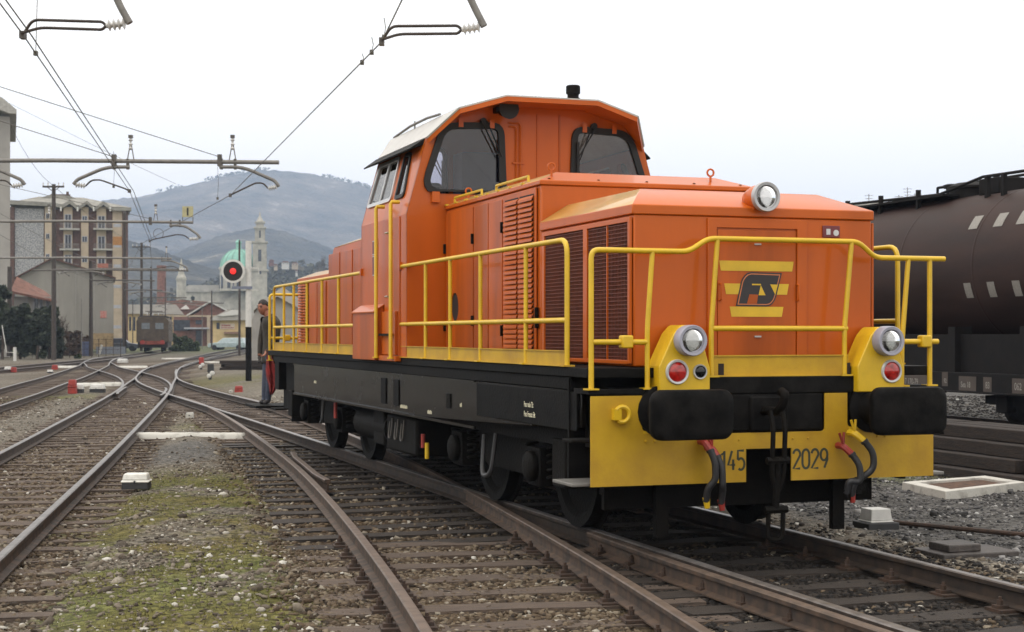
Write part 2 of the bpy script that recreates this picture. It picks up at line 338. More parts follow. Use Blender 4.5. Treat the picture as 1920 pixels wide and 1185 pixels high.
oil_and_shade = np.maximum(smooth(0.9, 0.5, dE) * smooth(60, 30, gyy), smooth(2.0, 1.0, dE) * smooth(26, 20, gyy)) * (0.6 + 0.6 * n2); brc = brc * (1 - 0.84 * np.clip(oil_and_shade, 0, 1))[:, None]  # blackens ballast: grease stain plus shade around the engine painted into the colour
c = c * (1 - br[:, None]) + brc * br[:, None]; c = c * (1 - 0.92 * g[:, None]) + gc * 0.92 * g[:, None]
farm = smooth(120, 170, gyy) + smooth(30, 60, np.abs(gxx)); farm = np.clip(farm, 0, 1)[:, None]
c = c * (1 - farm) + np.array([0.10, 0.11, 0.06]) * farm
trk = np.minimum(np.minimum(dE, dB), np.minimum(dL, np.minimum(dF, np.minimum(dM, dT))))
gz = -0.135 - 0.05 * smooth(1.7, 1.1, trk) + (fbm(gxx * 1.3, gyy * 1.3, 3, 31) - 0.5) * 0.05 * smooth(0.9, 1.6, trk) + (n3 - 0.5) * 0.018
gz = np.where(near, gz, -0.16)
nx, ny = len(gx), len(gy); idx = np.arange(nx * ny).reshape(ny, nx)
GF = np.stack([idx[:-1, :-1].ravel(), idx[:-1, 1:].ravel(), idx[1:, 1:].ravel(), idx[1:, :-1].ravel()], 1)
def groundmat():
    m = bpy.data.materials.new('yard_ground'); m.use_nodes = True; N = m.node_tree.nodes; L = m.node_tree.links; b = N['Principled BSDF']; b.inputs['Roughness'].default_value = 0.95; b.inputs['Specular IOR Level'].default_value = 0.2
    a = N.new('ShaderNodeAttribute'); a.attribute_name = 'soil'
    tc = N.new('ShaderNodeTexCoord'); vo = N.new('ShaderNodeTexVoronoi'); vo.inputs['Scale'].default_value = 22; L.new(tc.outputs['Object'], vo.inputs['Vector'])
    v2 = N.new('ShaderNodeTexVoronoi'); v2.inputs['Scale'].default_value = 60; L.new(tc.outputs['Object'], v2.inputs['Vector'])
    h = N.new('ShaderNodeSeparateColor'); L.new(vo.outputs['Color'], h.inputs[0])
    mr = N.new('ShaderNodeMapRange'); mr.inputs[3].default_value = 0.45; mr.inputs[4].default_value = 1.6; L.new(h.outputs[0], mr.inputs[0])
    mul = N.new('ShaderNodeMix'); mul.data_type = 'RGBA'; mul.blend_type = 'MULTIPLY'; mul.inputs[0].default_value = 1; L.new(a.outputs['Color'], mul.inputs[6]); L.new(mr.outputs[0], mul.inputs[7])
    L.new(mul.outputs[2], b.inputs['Base Color'])
    ad = N.new('ShaderNodeMath'); L.new(vo.outputs['Distance'], ad.inputs[0]); L.new(v2.outputs['Distance'], ad.inputs[1])
    bp = N.new('ShaderNodeBump'); bp.inputs['Strength'].default_value = 0.8; bp.inputs['Distance'].default_value = 0.02; bp.invert = True; L.new(ad.outputs[0], bp.inputs['Height']); L.new(bp.outputs[0], b.inputs['Normal'])
    return m
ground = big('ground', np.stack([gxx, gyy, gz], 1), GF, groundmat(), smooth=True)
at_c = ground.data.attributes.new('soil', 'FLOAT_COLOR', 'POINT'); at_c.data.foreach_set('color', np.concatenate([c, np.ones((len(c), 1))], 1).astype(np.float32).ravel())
tag(ground, 'ballast, gravel and mossy earth of the railway yard', kind='structure')

# ------------------------------------------------------------------ hills
def hillmat(name, c1, c2, pale):
    m = bpy.data.materials.new(name); m.use_nodes = True; N = m.node_tree.nodes; L = m.node_tree.links; b = N['Principled BSDF']; b.inputs['Roughness'].default_value = 1; b.inputs['Specular IOR Level'].default_value = 0.1
    tc = N.new('ShaderNodeTexCoord')
    n = N.new('ShaderNodeTexNoise'); n.inputs['Scale'].default_value = 0.012; n.inputs['Detail'].default_value = 9; n.inputs['Roughness'].default_value = 0.65; L.new(tc.outputs['Object'], n.inputs['Vector'])
    r = N.new('ShaderNodeValToRGB'); e = r.color_ramp.elements; e[0].position = 0.36; e[0].color = (*c1, 1); e[1].position = 0.60; e[1].color = (*c2, 1)
    p = r.color_ramp.elements.new(0.70); p.color = (*pale, 1); L.new(n.outputs[0], r.inputs[0]); L.new(r.outputs[0], b.inputs['Base Color'])
    n2 = N.new('ShaderNodeTexNoise'); n2.inputs['Scale'].default_value = 0.12; n2.inputs['Detail'].default_value = 6; L.new(tc.outputs['Object'], n2.inputs['Vector'])
    bp = N.new('ShaderNodeBump'); bp.inputs['Strength'].default_value = 1; bp.inputs['Distance'].default_value = 14; L.new(n2.outputs[0], bp.inputs['Height']); L.new(bp.outputs[0], b.inputs['Normal'])
    return m
def ridge(name, label, prof, Y, depth, m, seed, rough=1.0, nu=420, nr=60):
    us = np.linspace(prof[0][0], prof[-1][0], nu); vs = np.interp(us, [p[0] for p in prof], [p[1] for p in prof])
    k = np.ones(7) / 7; vs = np.convolve(np.pad(vs, 3, 'edge'), k, 'valid')
    X = (us - 960) / FPX * Y; H = EYE - (vs - HY) / FPX * Y
    H = H + (fbm(us * 0.25, us * 0 + seed, 3, seed) - 0.5) * Y / FPX * 5 * rough
    t = np.linspace(-0.45, 1, nr)                      # crest at t=0, foot towards the camera at t=1
    TT, XX = np.meshgrid(t, X, indexing='ij'); HH = np.tile(H, (nr, 1))
    fall = np.where(TT > 0, (1 - TT) ** 1.25, (1 + TT * 1.6)); fall = np.clip(fall, 0, 1)
    YY = Y - TT * depth
    sp = (fbm(XX / (depth * 0.22) + 5, YY / (depth * 0.6), 5, seed + 3) - 0.5)
    ZZ = HH * fall + sp * H.max() * 0.55 * np.clip(np.abs(TT) * 3, 0, 1) * fall ** 0.6 - 2
    sc = YY / Y * 0 + 1
    ids = np.arange(nr * nu).reshape(nr, nu)
    F4 = np.stack([ids[:-1, :-1].ravel(), ids[:-1, 1:].ravel(), ids[1:, 1:].ravel(), ids[1:, :-1].ravel()], 1)
    o = big(name, np.stack([XX.ravel(), YY.ravel(), ZZ.ravel()], 1), F4, m, smooth=True)
    return tag(o, label, kind='structure')
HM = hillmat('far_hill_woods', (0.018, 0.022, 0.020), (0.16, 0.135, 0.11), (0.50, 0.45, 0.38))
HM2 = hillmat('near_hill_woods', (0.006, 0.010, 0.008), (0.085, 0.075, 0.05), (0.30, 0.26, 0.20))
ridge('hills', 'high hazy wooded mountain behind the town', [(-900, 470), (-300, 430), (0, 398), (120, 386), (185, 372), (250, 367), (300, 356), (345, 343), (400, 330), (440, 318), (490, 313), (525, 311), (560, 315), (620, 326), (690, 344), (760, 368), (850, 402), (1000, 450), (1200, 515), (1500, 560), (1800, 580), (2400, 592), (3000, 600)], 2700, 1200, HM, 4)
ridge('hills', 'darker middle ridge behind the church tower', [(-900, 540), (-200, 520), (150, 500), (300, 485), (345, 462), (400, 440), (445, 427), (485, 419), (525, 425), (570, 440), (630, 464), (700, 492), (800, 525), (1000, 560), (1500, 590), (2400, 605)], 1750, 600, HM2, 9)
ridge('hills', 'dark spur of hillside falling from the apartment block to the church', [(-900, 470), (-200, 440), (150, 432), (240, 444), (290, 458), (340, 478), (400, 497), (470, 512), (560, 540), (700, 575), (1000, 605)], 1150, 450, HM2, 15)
ridge('hills', 'low green slope with scattered houses behind the church', [(-600, 600), (200, 590), (380, 540), (450, 516), (510, 497), (560, 490), (620, 494), (700, 500), (800, 520), (1000, 560), (1400, 595), (2000, 608)], 800, 330, HM2, 21, rough=1.6)

# ------------------------------------------------------------------ tracks
PROF = [(-0.065, -0.145), (0.065, -0.145), (0.065, -0.134), (0.012, -0.118), (0.009, -0.045), (0.035, -0.034), (0.036, -0.008), (0.028, 0.0), (-0.028, 0.0), (-0.036, -0.008), (-0.035, -0.034), (-0.009, -0.045), (-0.012, -0.118), (-0.065, -0.134)]
def railmat(name, top, toprough, metal, side=1.0):
    m = bpy.data.materials.new(name); m.use_nodes = True; N = m.node_tree.nodes; L = m.node_tree.links; b = N['Principled BSDF']
    ge = N.new('ShaderNodeNewGeometry'); sx = N.new('ShaderNodeSeparateXYZ'); L.new(ge.outputs['Normal'], sx.inputs[0])
    sp = N.new('ShaderNodeSeparateXYZ'); L.new(ge.outputs['Position'], sp.inputs[0])
    a = N.new('ShaderNodeMath'); a.operation = 'GREATER_THAN'; a.inputs[1].default_value = 0.6; L.new(sx.outputs[2], a.inputs[0])
    z = N.new('ShaderNodeMath'); z.operation = 'GREATER_THAN'; z.inputs[1].default_value = -0.03; L.new(sp.outputs[2], z.inputs[0])
    mu = N.new('ShaderNodeMath'); mu.operation = 'MULTIPLY'; L.new(a.outputs[0], mu.inputs[0]); L.new(z.outputs[0], mu.inputs[1])
    tc = N.new('ShaderNodeTexCoord'); n = N.new('ShaderNodeTexNoise'); n.inputs['Scale'].default_value = 9; n.inputs['Detail'].default_value = 6; L.new(tc.outputs['Object'], n.inputs['Vector'])
    r = N.new('ShaderNodeValToRGB'); r.color_ramp.elements[0].color = (0.030 * side, 0.021 * side, 0.016 * side, 1); r.color_ramp.elements[1].color = (0.095 * side, 0.058 * side, 0.037 * side, 1); r.color_ramp.elements[0].position = 0.35; r.color_ramp.elements[1].position = 0.68; L.new(n.outputs[0], r.inputs[0])
    r2 = N.new('ShaderNodeValToRGB'); r2.color_ramp.elements[0].color = (*[x * 0.7 for x in top], 1); r2.color_ramp.elements[1].color = (*top, 1); r2.color_ramp.elements[0].position = 0.4; r2.color_ramp.elements[1].position = 0.6; L.new(n.outputs[0], r2.inputs[0])
    mx = N.new('ShaderNodeMix'); mx.data_type = 'RGBA'; L.new(mu.outputs[0], mx.inputs[0]); L.new(r.outputs[0], mx.inputs[6]); L.new(r2.outputs[0], mx.inputs[7]); L.new(mx.outputs[2], b.inputs['Base Color'])
    mr = N.new('ShaderNodeMapRange'); mr.inputs[3].default_value = 0.75; mr.inputs[4].default_value = toprough; L.new(mu.outputs[0], mr.inputs[0]); L.new(mr.outputs[0], b.inputs['Roughness'])
    mm = N.new('ShaderNodeMath'); mm.operation = 'MULTIPLY'; mm.inputs[1].default_value = metal; L.new(mu.outputs[0], mm.inputs[0]); L.new(mm.outputs[0], b.inputs['Metallic'])
    bp = N.new('ShaderNodeBump'); bp.inputs['Strength'].default_value = 0.3; bp.inputs['Distance'].default_value = 0.01; L.new(n.outputs[0], bp.inputs['Height']); L.new(bp.outputs[0], b.inputs['Normal'])
    return m
RAIL_SHINY = railmat('worn_rail', (0.19, 0.18, 0.175), 0.46, 0.4, .8); RAIL_OIL_SHADE = railmat('oily_shaded_rail', (0.22, 0.20, 0.19), 0.36, 0.5, .5); RAIL_RUSTY = railmat('rusty_rail', (0.15, 0.11, 0.085), 0.5, 0.3)  # engine track's rail: greasy sides, darkened further with painted-in shade
def offs(X, Y, d):
    dx = np.gradient(X); dy = np.gradient(Y); l = np.hypot(dx, dy); return X + dy / l * d, Y - dx / l * d     # +d = to the right of travel
def sweep(name, X, Y, z, m, parent, prof=PROF, d0=0):
    n = len(X); k = len(prof); dx = np.gradient(X); dy = np.gradient(Y); l = np.hypot(dx, dy); rx, ry = dy / l, -dx / l
    V = np.zeros((n, k, 3))
    for j, (a, b) in enumerate(prof): V[:, j, 0] = X + rx * a; V[:, j, 1] = Y + ry * a; V[:, j, 2] = z + b
    fs = [];
    for i in range(n - 1):
        for j in range(k): fs.append((i * k + j, i * k + (j + 1) % k, (i + 1) * k + (j + 1) % k, (i + 1) * k + j))
    mb = MB(); mb.add(V.reshape(-1, 3), fs + [tuple(range(k)), tuple((n - 1) * k + j for j in range(k - 1, -1, -1))]); return mb.build(name, m, parent, smooth=30)
slp = MB()
slp.hull8([(-1.3, -0.125, -0.15), (1.3, -0.125, -0.15), (1.3, 0.125, -0.15), (-1.3, 0.125, -0.15)], [(-1.3, -0.12, 0), (1.3, -0.12, 0), (1.3, 0.12, 0), (-1.3, 0.12, 0)])
SLEEPER = slp.build('sleeper', TIMBER, None, bevel=0.012).data; bpy.data.objects.remove(bpy.data.objects['sleeper'])
def irregular(me, seed):
    rr = random.Random(seed); m2 = me.copy(); bm = bmesh.new(); bm.from_mesh(m2)
    bmesh.ops.subdivide_edges(bm, edges=[e for e in bm.edges if abs(e.verts[0].co.x - e.verts[1].co.x) > 1], cuts=5)
    for v in bm.verts: v.co += Vector((rr.uniform(-.02, .02), rr.uniform(-.013, .013), rr.uniform(-.008, .006)))
    bm.to_mesh(m2); bm.free(); return m2
SLEEPERS = [irregular(SLEEPER, k) for k in range(5)]
OIL_SHADE_T = mat('oily_shaded_sleeper', (0.040, 0.028, 0.020), 0.75, var=0.3, scale=4, stretch=(1, 9, 9), bump=0.6, bscale=20, c2=(0.012, 0.009, 0.007))  # darker timber for the engine track: grease plus shade put into the colour
SLEEPERS_OIL_SHADE = [m.copy() for m in SLEEPERS]
for m in SLEEPERS_OIL_SHADE: m.materials[0] = OIL_SHADE_T
bpl = MB(); bpl.box(-0.17, 0.17, -0.09, 0.09, -0.022, 0.0)
for sx in (-1, 1):
    bpl.box(sx * 0.115 - 0.04, sx * 0.115 + 0.04, -0.035, 0.035, 0, 0.022); bpl.cyl((sx * 0.115, 0, 0), 0.022, 0.02, 0.055, n=6); bpl.cyl((sx * 0.115, 0, 0), 0.012, 0.05, 0.075, n=6)
BASEPLATE = bpl.build('base_plate', RUST, None).data; bpy.data.objects.remove(bpy.data.objects['base_plate'])
def track(label, pts, m, dz, s0, s1, plates=(0, 0), skip=None, ext=None, spacing=0.62, group=None, oil_shade=False):
    t = empty('railway_track', (0, 0, 0)); tag(t, label, 'railway track', group)
    X, Y = catmull(pts, 0.5)
    for d in (-0.7525, 0.7525):
        a, b = offs(X, Y, d); sweep('rail', a, b, dz, m, t)
    X, Y = catmull(pts, spacing); far = MB(); rr = random.Random(len(label))
    for i in range(1, len(X) - 1):
        y = Y[i]
        if y < s0 or (skip and skip(X[i], y)): continue
        ang = math.atan2(Y[i + 1] - Y[i - 1], X[i + 1] - X[i - 1]) - math.pi / 2 + rr.uniform(-.015, .015)
        zz = -0.160 + dz + rr.uniform(-.006, .004); L0, L1 = (ext(X[i], y) if ext else (0, 0))
        if y < s1:
            o = bpy.data.objects.new('sleeper', rr.choice(SLEEPERS_OIL_SHADE if oil_shade and y < 26 else SLEEPERS)); col.objects.link(o); o.parent = t
            ln = 2.6 + L0 + L1; cxs = (L1 - L0) / 2
            o.location = (X[i] + math.cos(ang) * cxs, y + math.sin(ang) * cxs, zz); o.rotation_euler = (0, 0, ang); o.scale = (ln / 2.6, rr.uniform(0.92, 1.08), 1)
            if plates[0] < y < plates[1]:
                for d in (-0.7525, 0.7525):
                    q = bpy.data.objects.new('base_plate', BASEPLATE); col.objects.link(q); q.parent = t
                    q.location = (X[i] + math.cos(ang) * d, y + math.sin(ang) * d, -0.1445 + dz); q.rotation_euler = (0, 0, ang)
        elif y < 150:
            c_, s_ = math.cos(ang), math.sin(ang)
            def P(a, b, z): return (X[i] + c_ * a - s_ * b, y + s_ * a + c_ * b, zz + z)
            far.hull8([P(-1.3, -.12, -.1), P(1.3, -.12, -.1), P(1.3, .12, -.1), P(-1.3, .12, -.1)], [P(-1.3, -.12, 0), P(1.3, -.12, 0), P(1.3, .12, 0), P(-1.3, .12, 0)])
    if far.v:
        o = far.build('sleeper', TIMBER, t, smooth=0); o['kind'] = 'stuff'
    return t
def lx(key, y): X, Y = LINES[key]; return float(np.interp(y, Y, X))
t_eng = track('worn railway track that the orange shunting engine stands on', T_ENGINE, RAIL_OIL_SHADE, 0.0, 4.5, 60, (5, 13), oil_shade=True,
              ext=lambda x, y: ((max(0, min(2.2, x - lx('branch', y))) if 13.5 < y < 41 else 0), 0))
t_br = track('rusty branch track curving into the foreground left of the orange engine', T_BRANCH, RAIL_RUSTY, -0.004, 4.5, 60, (5, 15), skip=lambda x, y: y > 13.4)
t_le = track('curved railway track at the left crossing the white marker slab end', T_LEFT, RAIL_SHINY, -0.007, 7, 52)
t_sl = track('short linking rails of the crossing between the left track and engine track', T_SLIP, RAIL_SHINY, -0.010, 500, 500)
t_fl = track('railway track entering at the left edge and running into the far crossing', T_FARLEFT, RAIL_SHINY, -0.013, 28, 60)
t_ma = track('distant railway track beside the hedge leading to the old brown electric engine', T_MAIN, RAIL_SHINY, -0.016, 60, 62)
t_rf = track('distant railway track bending right towards the brick warehouse', T_RIGHTFAR, RAIL_SHINY, -0.019, 60, 62)
t_ta = track('railway track under the brown tank wagon', T_TANKER, RAIL_RUSTY, -0.005, 6, 45)
# check rails beside the turnout
def stub(parent, key, off, y0, y1, z, m, flare=0.05):
    X, Y = LINES[key]; s = (Y >= y0) & (Y <= y1); a, b = offs(X, Y, off); a, b = a[s], b[s]; n = len(a)
    k = np.arange(n) / (n - 1); fl = flare * (np.clip(1 - k / 0.2, 0, 1) + np.clip((k - 0.8) / 0.2, 0, 1)) * (-1 if off > 0 else 1)
    X2, Y2 = offs(a, b, 0); dx = np.gradient(a); dy = np.gradient(b); l = np.hypot(dx, dy)
    return sweep('check_rail', a + dy / l * fl, b - dx / l * fl, z, m, parent)
stub(t_br, 'branch', -0.63, 17.2, 21.5, 0.004, RAIL_RUSTY); stub(t_eng, 'engine', 0.63, 15, 20, 0.003, RAIL_RUSTY)
stub(t_eng, 'engine', -0.86, 5.2, 13.2, -0.012, RAIL_RUSTY); stub(t_le, 'left', 0.64, 41, 47, 0.002, RAIL_SHINY); stub(t_le, 'left', -0.64, 42, 48, 0.002, RAIL_SHINY)

# ------------------------------------------------------------------ loose stones and grass
ICO = bmesh.new(); bmesh.ops.create_icosphere(ICO, subdivisions=1, radius=1); IV = np.array([v.co[:] for v in ICO.verts]); ICO.faces.ensure_lookup_table(); IF = np.array([[v.index for v in f.verts] for f in ICO.faces]); ICO.free()
def stones(name, label, P, size, m):
    n = len(P); sc = size[:, None] * rng.uniform(0.6, 1.25, (n, 3)) * np.array([1.15, 1.0, 0.62]); V = np.sign(IV)[None] * np.abs(IV)[None] ** 0.8 * (1 + rng.uniform(-0.42, 0.42, (n, len(IV), 1))) * sc[:, None]
    a = rng.uniform(0, 6.28, n); b = rng.normal(0, 0.5, n); ca, sa, cb, sb = np.cos(a), np.sin(a), np.cos(b), np.sin(b)
    x, y, z = V[..., 0], V[..., 1], V[..., 2]; y, z = y * cb[:, None] - z * sb[:, None], y * sb[:, None] + z * cb[:, None]
    x, y = x * ca[:, None] - y * sa[:, None], x * sa[:, None] + y * ca[:, None]
    W = np.stack([x + P[:, 0:1], y + P[:, 1:2], z + P[:, 2:3]], -1).reshape(-1, 3)
    Fx = (IF[None] + (np.arange(n) * len(IV))[:, None, None]).reshape(-1, 3)
    return tag(big(name, W, Fx, m), label, kind='stuff')
def stonemat(name, ramp):
    m = bpy.data.materials.new(name); m.use_nodes = True; N = m.node_tree.nodes; L = m.node_tree.links; b = N['Principled BSDF']; b.inputs['Roughness'].default_value = 0.85; b.inputs['Specular IOR Level'].default_value = 0.3
    ge = N.new('ShaderNodeNewGeometry'); r = N.new('ShaderNodeValToRGB'); e = r.color_ramp.elements
    e[0].position = ramp[0][0]; e[0].color = (*ramp[0][1], 1); e[1].position = ramp[-1][0]; e[1].color = (*ramp[-1][1], 1)
    for p, c_ in ramp[1:-1]: q = r.color_ramp.elements.new(p); q.color = (*c_, 1)
    L.new(ge.outputs['Random Per Island'], r.inputs[0])
    tc = N.new('ShaderNodeTexCoord'); n = N.new('ShaderNodeTexNoise'); n.inputs['Scale'].default_value = 45; n.inputs['Detail'].default_value = 4; L.new(tc.outputs['Object'], n.inputs['Vector'])
    mr = N.new('ShaderNodeMapRange'); mr.inputs[3].default_value = 0.6; mr.inputs[4].default_value = 1.35; L.new(n.outputs[0], mr.inputs[0])
    mul = N.new('ShaderNodeMix'); mul.data_type = 'RGBA'; mul.blend_type = 'MULTIPLY'; mul.inputs[0].default_value = 1; L.new(r.outputs[0], mul.inputs[6]); L.new(mr.outputs[0], mul.inputs[7]); L.new(mul.outputs[2], b.inputs['Base Color'])
    return m
ST_BROWN = stonemat('brown_ballast', [(0, (0.024, 0.017, 0.011)), (0.35, (0.070, 0.047, 0.028)), (0.68, (0.125, 0.092, 0.060)), (0.90, (0.18, 0.145, 0.10)), (0.975, (0.27, 0.24, 0.19)), (1, (0.50, 0.48, 0.43))])
ST_GREY = stonemat('grey_gravel', [(0, (0.050, 0.040, 0.030)), (0.35, (0.12, 0.098, 0.076)), (0.70, (0.19, 0.158, 0.122)), (0.92, (0.30, 0.27, 0.22)), (1, (0.58, 0.56, 0.51))])
ST_DARK = stonemat('dark_gravel', [(0, (0.022, 0.022, 0.022)), (0.45, (0.06, 0.058, 0.058)), (0.8, (0.14, 0.135, 0.135)), (0.95, (0.30, 0.29, 0.28)), (1, (0.55, 0.55, 0.53))])
ST_OIL_SHADE = stonemat('oily_shaded_ballast', [(0, (0.006, 0.005, 0.0045)), (0.5, (0.014, 0.011, 0.009)), (0.9, (0.036, 0.029, 0.024)), (0.985, (0.07, 0.06, 0.05)), (1, (0.25, 0.23, 0.20))])  # near-black mix: greasy stones with shade put into their colour
def scatter(n, y0, y1, margin=0.06):
    y = np.sqrt(rng.uniform(y0 ** 2, y1 ** 2, n)); u = rng.uniform(-0.331 - margin, 0.331 + margin, n); return u * y, y
def gheight(x, y, trk): return -0.135 - 0.05 * smooth(1.7, 1.1, trk) + (fbm(x * 1.3, y * 1.3, 3, 31) - 0.5) * 0.05 * smooth(0.9, 1.6, trk)
SX = []; 
for n, y0, y1, s in ((62000, 5.6, 13, 0.92), (44000, 13, 24, 1.05), (28000, 24, 44, 1.3)):
    x, y = scatter(n, y0, y1); d = [tdist(x, y, k) for k in ('engine', 'branch', 'left', 'farleft', 'main', 'tanker')]
    gg, bb, dd, rr_, _, m2, m3 = zones(x, y, *d); tk = np.minimum.reduce(d)
    oil_shade = np.maximum(smooth(0.95, 0.55, d[0]), smooth(2.0, 1.0, d[0]) * smooth(26, 20, y)) * (0.55 + 0.8 * m2) > rng.uniform(0.15, 1, n)
    zone = np.where(oil_shade, 3, np.where(bb > rng.uniform(0.15, 0.8, n), 0, np.where(rr_ > 0.5, 2, 1)))
    lq = (x - LO.x) * LX.x + (y - LO.y) * LX.y; zone = np.where((lq > 5.4) & (rng.uniform(0, 1, n) < 0.85), 3, zone)  # most stones from the pile outwards take the same blackened mix
    keep = rng.uniform(0, 1, n) < np.where((zone == 0) | (zone == 3), 0.95, np.where(zone == 2, 0.85, (0.95 - 0.74 * gg) * (1 - 0.9 * dd) * (0.35 + 1.2 * m2)))
    size = np.where((zone == 0) | (zone == 3), rng.uniform(0.011, 0.030, n), rng.lognormal(-4.5, 0.45, n)) * s
    size = np.where((zone == 1) & (rng.uniform(0, 1, n) < 0.03), size * 2.0, size); size = np.clip(size, 0.006, 0.06)
    z = gheight(x, y, tk) + size * 0.12
    keep &= (np.abs(np.minimum(d[0], d[1]) - 0.7525) > 0.09)
    SX.append((x[keep], y[keep], z[keep], size[keep], zone[keep]))
sx, sy, sz, ss, szn = [np.concatenate([q[k] for q in SX]) for k in range(5)]
for k, (nm, lb, m) in enumerate((('ballast', 'brown ballast stones packed between the sleepers', ST_BROWN), ('gravel', 'pale loose gravel and pebbles on the mossy ground', ST_GREY), ('gravel', 'dark gravel right of the orange engine', ST_DARK), ('ballast', 'greasy ballast with painted shade under and before the orange engine', ST_OIL_SHADE))):
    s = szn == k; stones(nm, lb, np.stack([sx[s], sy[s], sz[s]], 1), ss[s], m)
x, y = scatter(230000, 5.6, 34); d = [tdist(x, y, k) for k in ('engine', 'branch', 'left', 'farleft', 'main', 'tanker')]
gg, bb, dd, rr_, _, _, m3 = zones(x, y, *d); tk = np.minimum.reduce(d); kp = gg > rng.uniform(0.25, 1.1, len(x)); x, y, tk, gg = x[kp], y[kp], tk[kp], gg[kp]
n = len(x); z = gheight(x, y, tk) - 0.005; h = rng.uniform(0.008, 0.03, n) * (0.6 + 0.8 * gg); wd = rng.uniform(0.0025, 0.006, n); a = rng.uniform(0, 6.28, n); ln = rng.normal(0, 0.6, (n, 2)) * h[:, None]
V = np.stack([np.stack([x - np.cos(a) * wd, y - np.sin(a) * wd, z], 1), np.stack([x + np.cos(a) * wd, y + np.sin(a) * wd, z], 1), np.stack([x + ln[:, 0], y + ln[:, 1], z + h], 1)], 1).reshape(-1, 3)
GRASS = mat('moss_grass', (0.118, 0.134, 0.026), 0.8, var=0.2, scale=1.5, island=0.4, c2=(0.125, 0.098, 0.030))
tag(big('grass', V, np.arange(3 * n).reshape(-1, 3), GRASS), 'low mossy grass growing through the gravel', kind='stuff')
# ------------------------------------------------------------------ the orange diesel shunting engine (own axes: x across, y towards its rear, z up from the rail)
loco = empty('diesel_locomotive', LO, LA); tag(loco, 'orange and yellow diesel shunting locomotive with number 2029 on its yellow front plate', 'locomotive')
FD, WZ, HW = 0.554, 1.388, 1.012       # front plate line, walkway height, half width of the hoods
RD = 13.85                             # rear plate line
def mirror(pts): return [(-x, z) for x, z in pts]
# --- hoods
def nose(name, ya, yb, z0, z1, z2, rise_y, parent, front):
    """box hood with eaves band and hipped lid; slope falls towards the end 'front' (True = low y)"""
    body = MB(); body.box(-HW + .006, HW - .006, ya, yb, WZ - 0.01, z0)
    o = body.build(name, ORANGE, parent, bevel=0.012)
    e = 0.012
    f0, f1 = (ya - e, yb) if front else (ya, yb + e)
    i0, i1 = (ya + rise_y, yb) if front else (ya, yb - rise_y)
    V = [(-HW - e, f0, z0), (HW + e, f0, z0), (HW + e, f1, z0), (-HW - e, f1, z0), (-HW - e, f0, z1), (HW + e, f0, z1), (HW + e, f1, z1), (-HW - e, f1, z1),
         (-HW + .24, i0, z2), (HW - .24, i0, z2), (HW - .24, i1, z2), (-HW + .24, i1, z2)]
    lid = MB(); lid.add(V, [(3, 2, 1, 0), (0, 1, 5, 4), (1, 2, 6, 5), (2, 3, 7, 6), (3, 0, 4, 7), (4, 5, 9, 8), (5, 6, 10, 9), (6, 7, 11, 10), (7, 4, 8, 11), (8, 9, 10, 11)])
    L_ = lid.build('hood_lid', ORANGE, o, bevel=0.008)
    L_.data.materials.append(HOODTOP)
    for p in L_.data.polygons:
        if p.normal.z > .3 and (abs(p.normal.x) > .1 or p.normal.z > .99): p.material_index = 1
    return o
YN, YH, YC0, YC1 = 0.748, 2.747, 5.637, 7.66
h_nose = nose('nose_hood', YN, YH, 2.505, 2.578, 2.735, 0.42, loco, True); tag(h_nose, 'low orange nose hood with radiator grilles')
h_eng = nose('engine_hood', YH + .002, YC0 - .002, 2.905, 2.945, 3.045, 0.26, loco, True); tag(h_eng, 'taller orange engine hood with louvred doors')
# rear hoods
def rearhood():
    o = nose('rear_low_hood', 11.3, 13.62, 2.40, 2.46, 2.56, 0.3, loco, False)
    m = MB(); m.prism([(YC1 + .002, WZ - .01), (11.42, WZ - .01), (11.42, 2.44), (11.08, 2.80), (YC1 + .002, 2.84)], -HW, HW, 'x'); r = m.build('rear_tall_hood', ORANGE, loco, bevel=0.012)
    m = MB(); m.add([(-HW, 11.08, 2.802), (HW, 11.08, 2.802), (HW, YC1, 2.842), (-HW, YC1, 2.842), (-HW + .25, 10.85, 2.90), (HW - .25, 10.85, 2.90), (HW - .25, YC1, 2.94), (-HW + .25, YC1, 2.94)],
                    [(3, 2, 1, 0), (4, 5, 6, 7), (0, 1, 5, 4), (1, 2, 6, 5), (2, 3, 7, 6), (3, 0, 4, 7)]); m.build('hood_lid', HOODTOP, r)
    for s in (-1, 1):
        for y in (8.4, 9.15, 9.9, 10.65):
            q = MB(); q.box(s * (HW + .001), s * (HW + .012), y + .02, y + .70, WZ + .07, 2.72); q.build('engine_door', ORANGE2, r, bevel=0.004)
        for y in (11.55, 12.15):
            q = MB(); q.box(s * (HW - .004), s * (HW + .010), y + .02, y + .57, WZ + .07, 2.36); q.build('engine_door', ORANGE2, o, bevel=0.004)
        fr = MB(); fr.box(s * (HW - .004), s * (HW + .004), 12.8, 13.5, WZ + .07, 2.36); lp = fr.build('louvre_panel', DARKIN, loco)
        sl = MB(); x0, x1 = s * (HW + .003), s * (HW + .03)
        sl.add([(x0, 0, .028), (x1, 0, .006), (x1, .33, .006), (x0, .33, .028), (x0, 0, .018), (x1, 0, -.014), (x1, .33, -.014), (x0, .33, .018)], [(0, 1, 2, 3), (7, 6, 5, 4), (0, 4, 5, 1), (1, 5, 6, 2), (2, 6, 7, 3), (3, 7, 4, 0)])
        base = sl.build('slat', ORANGE, lp, smooth=0); base.location = (0, 12.81, WZ + .11)
        for c_ in range(2):
            for k in range(22):
                if c_ or k: dup(base, lp, (0, 12.81 + c_ * .35, WZ + .11 + k * .0425))
rearhood()
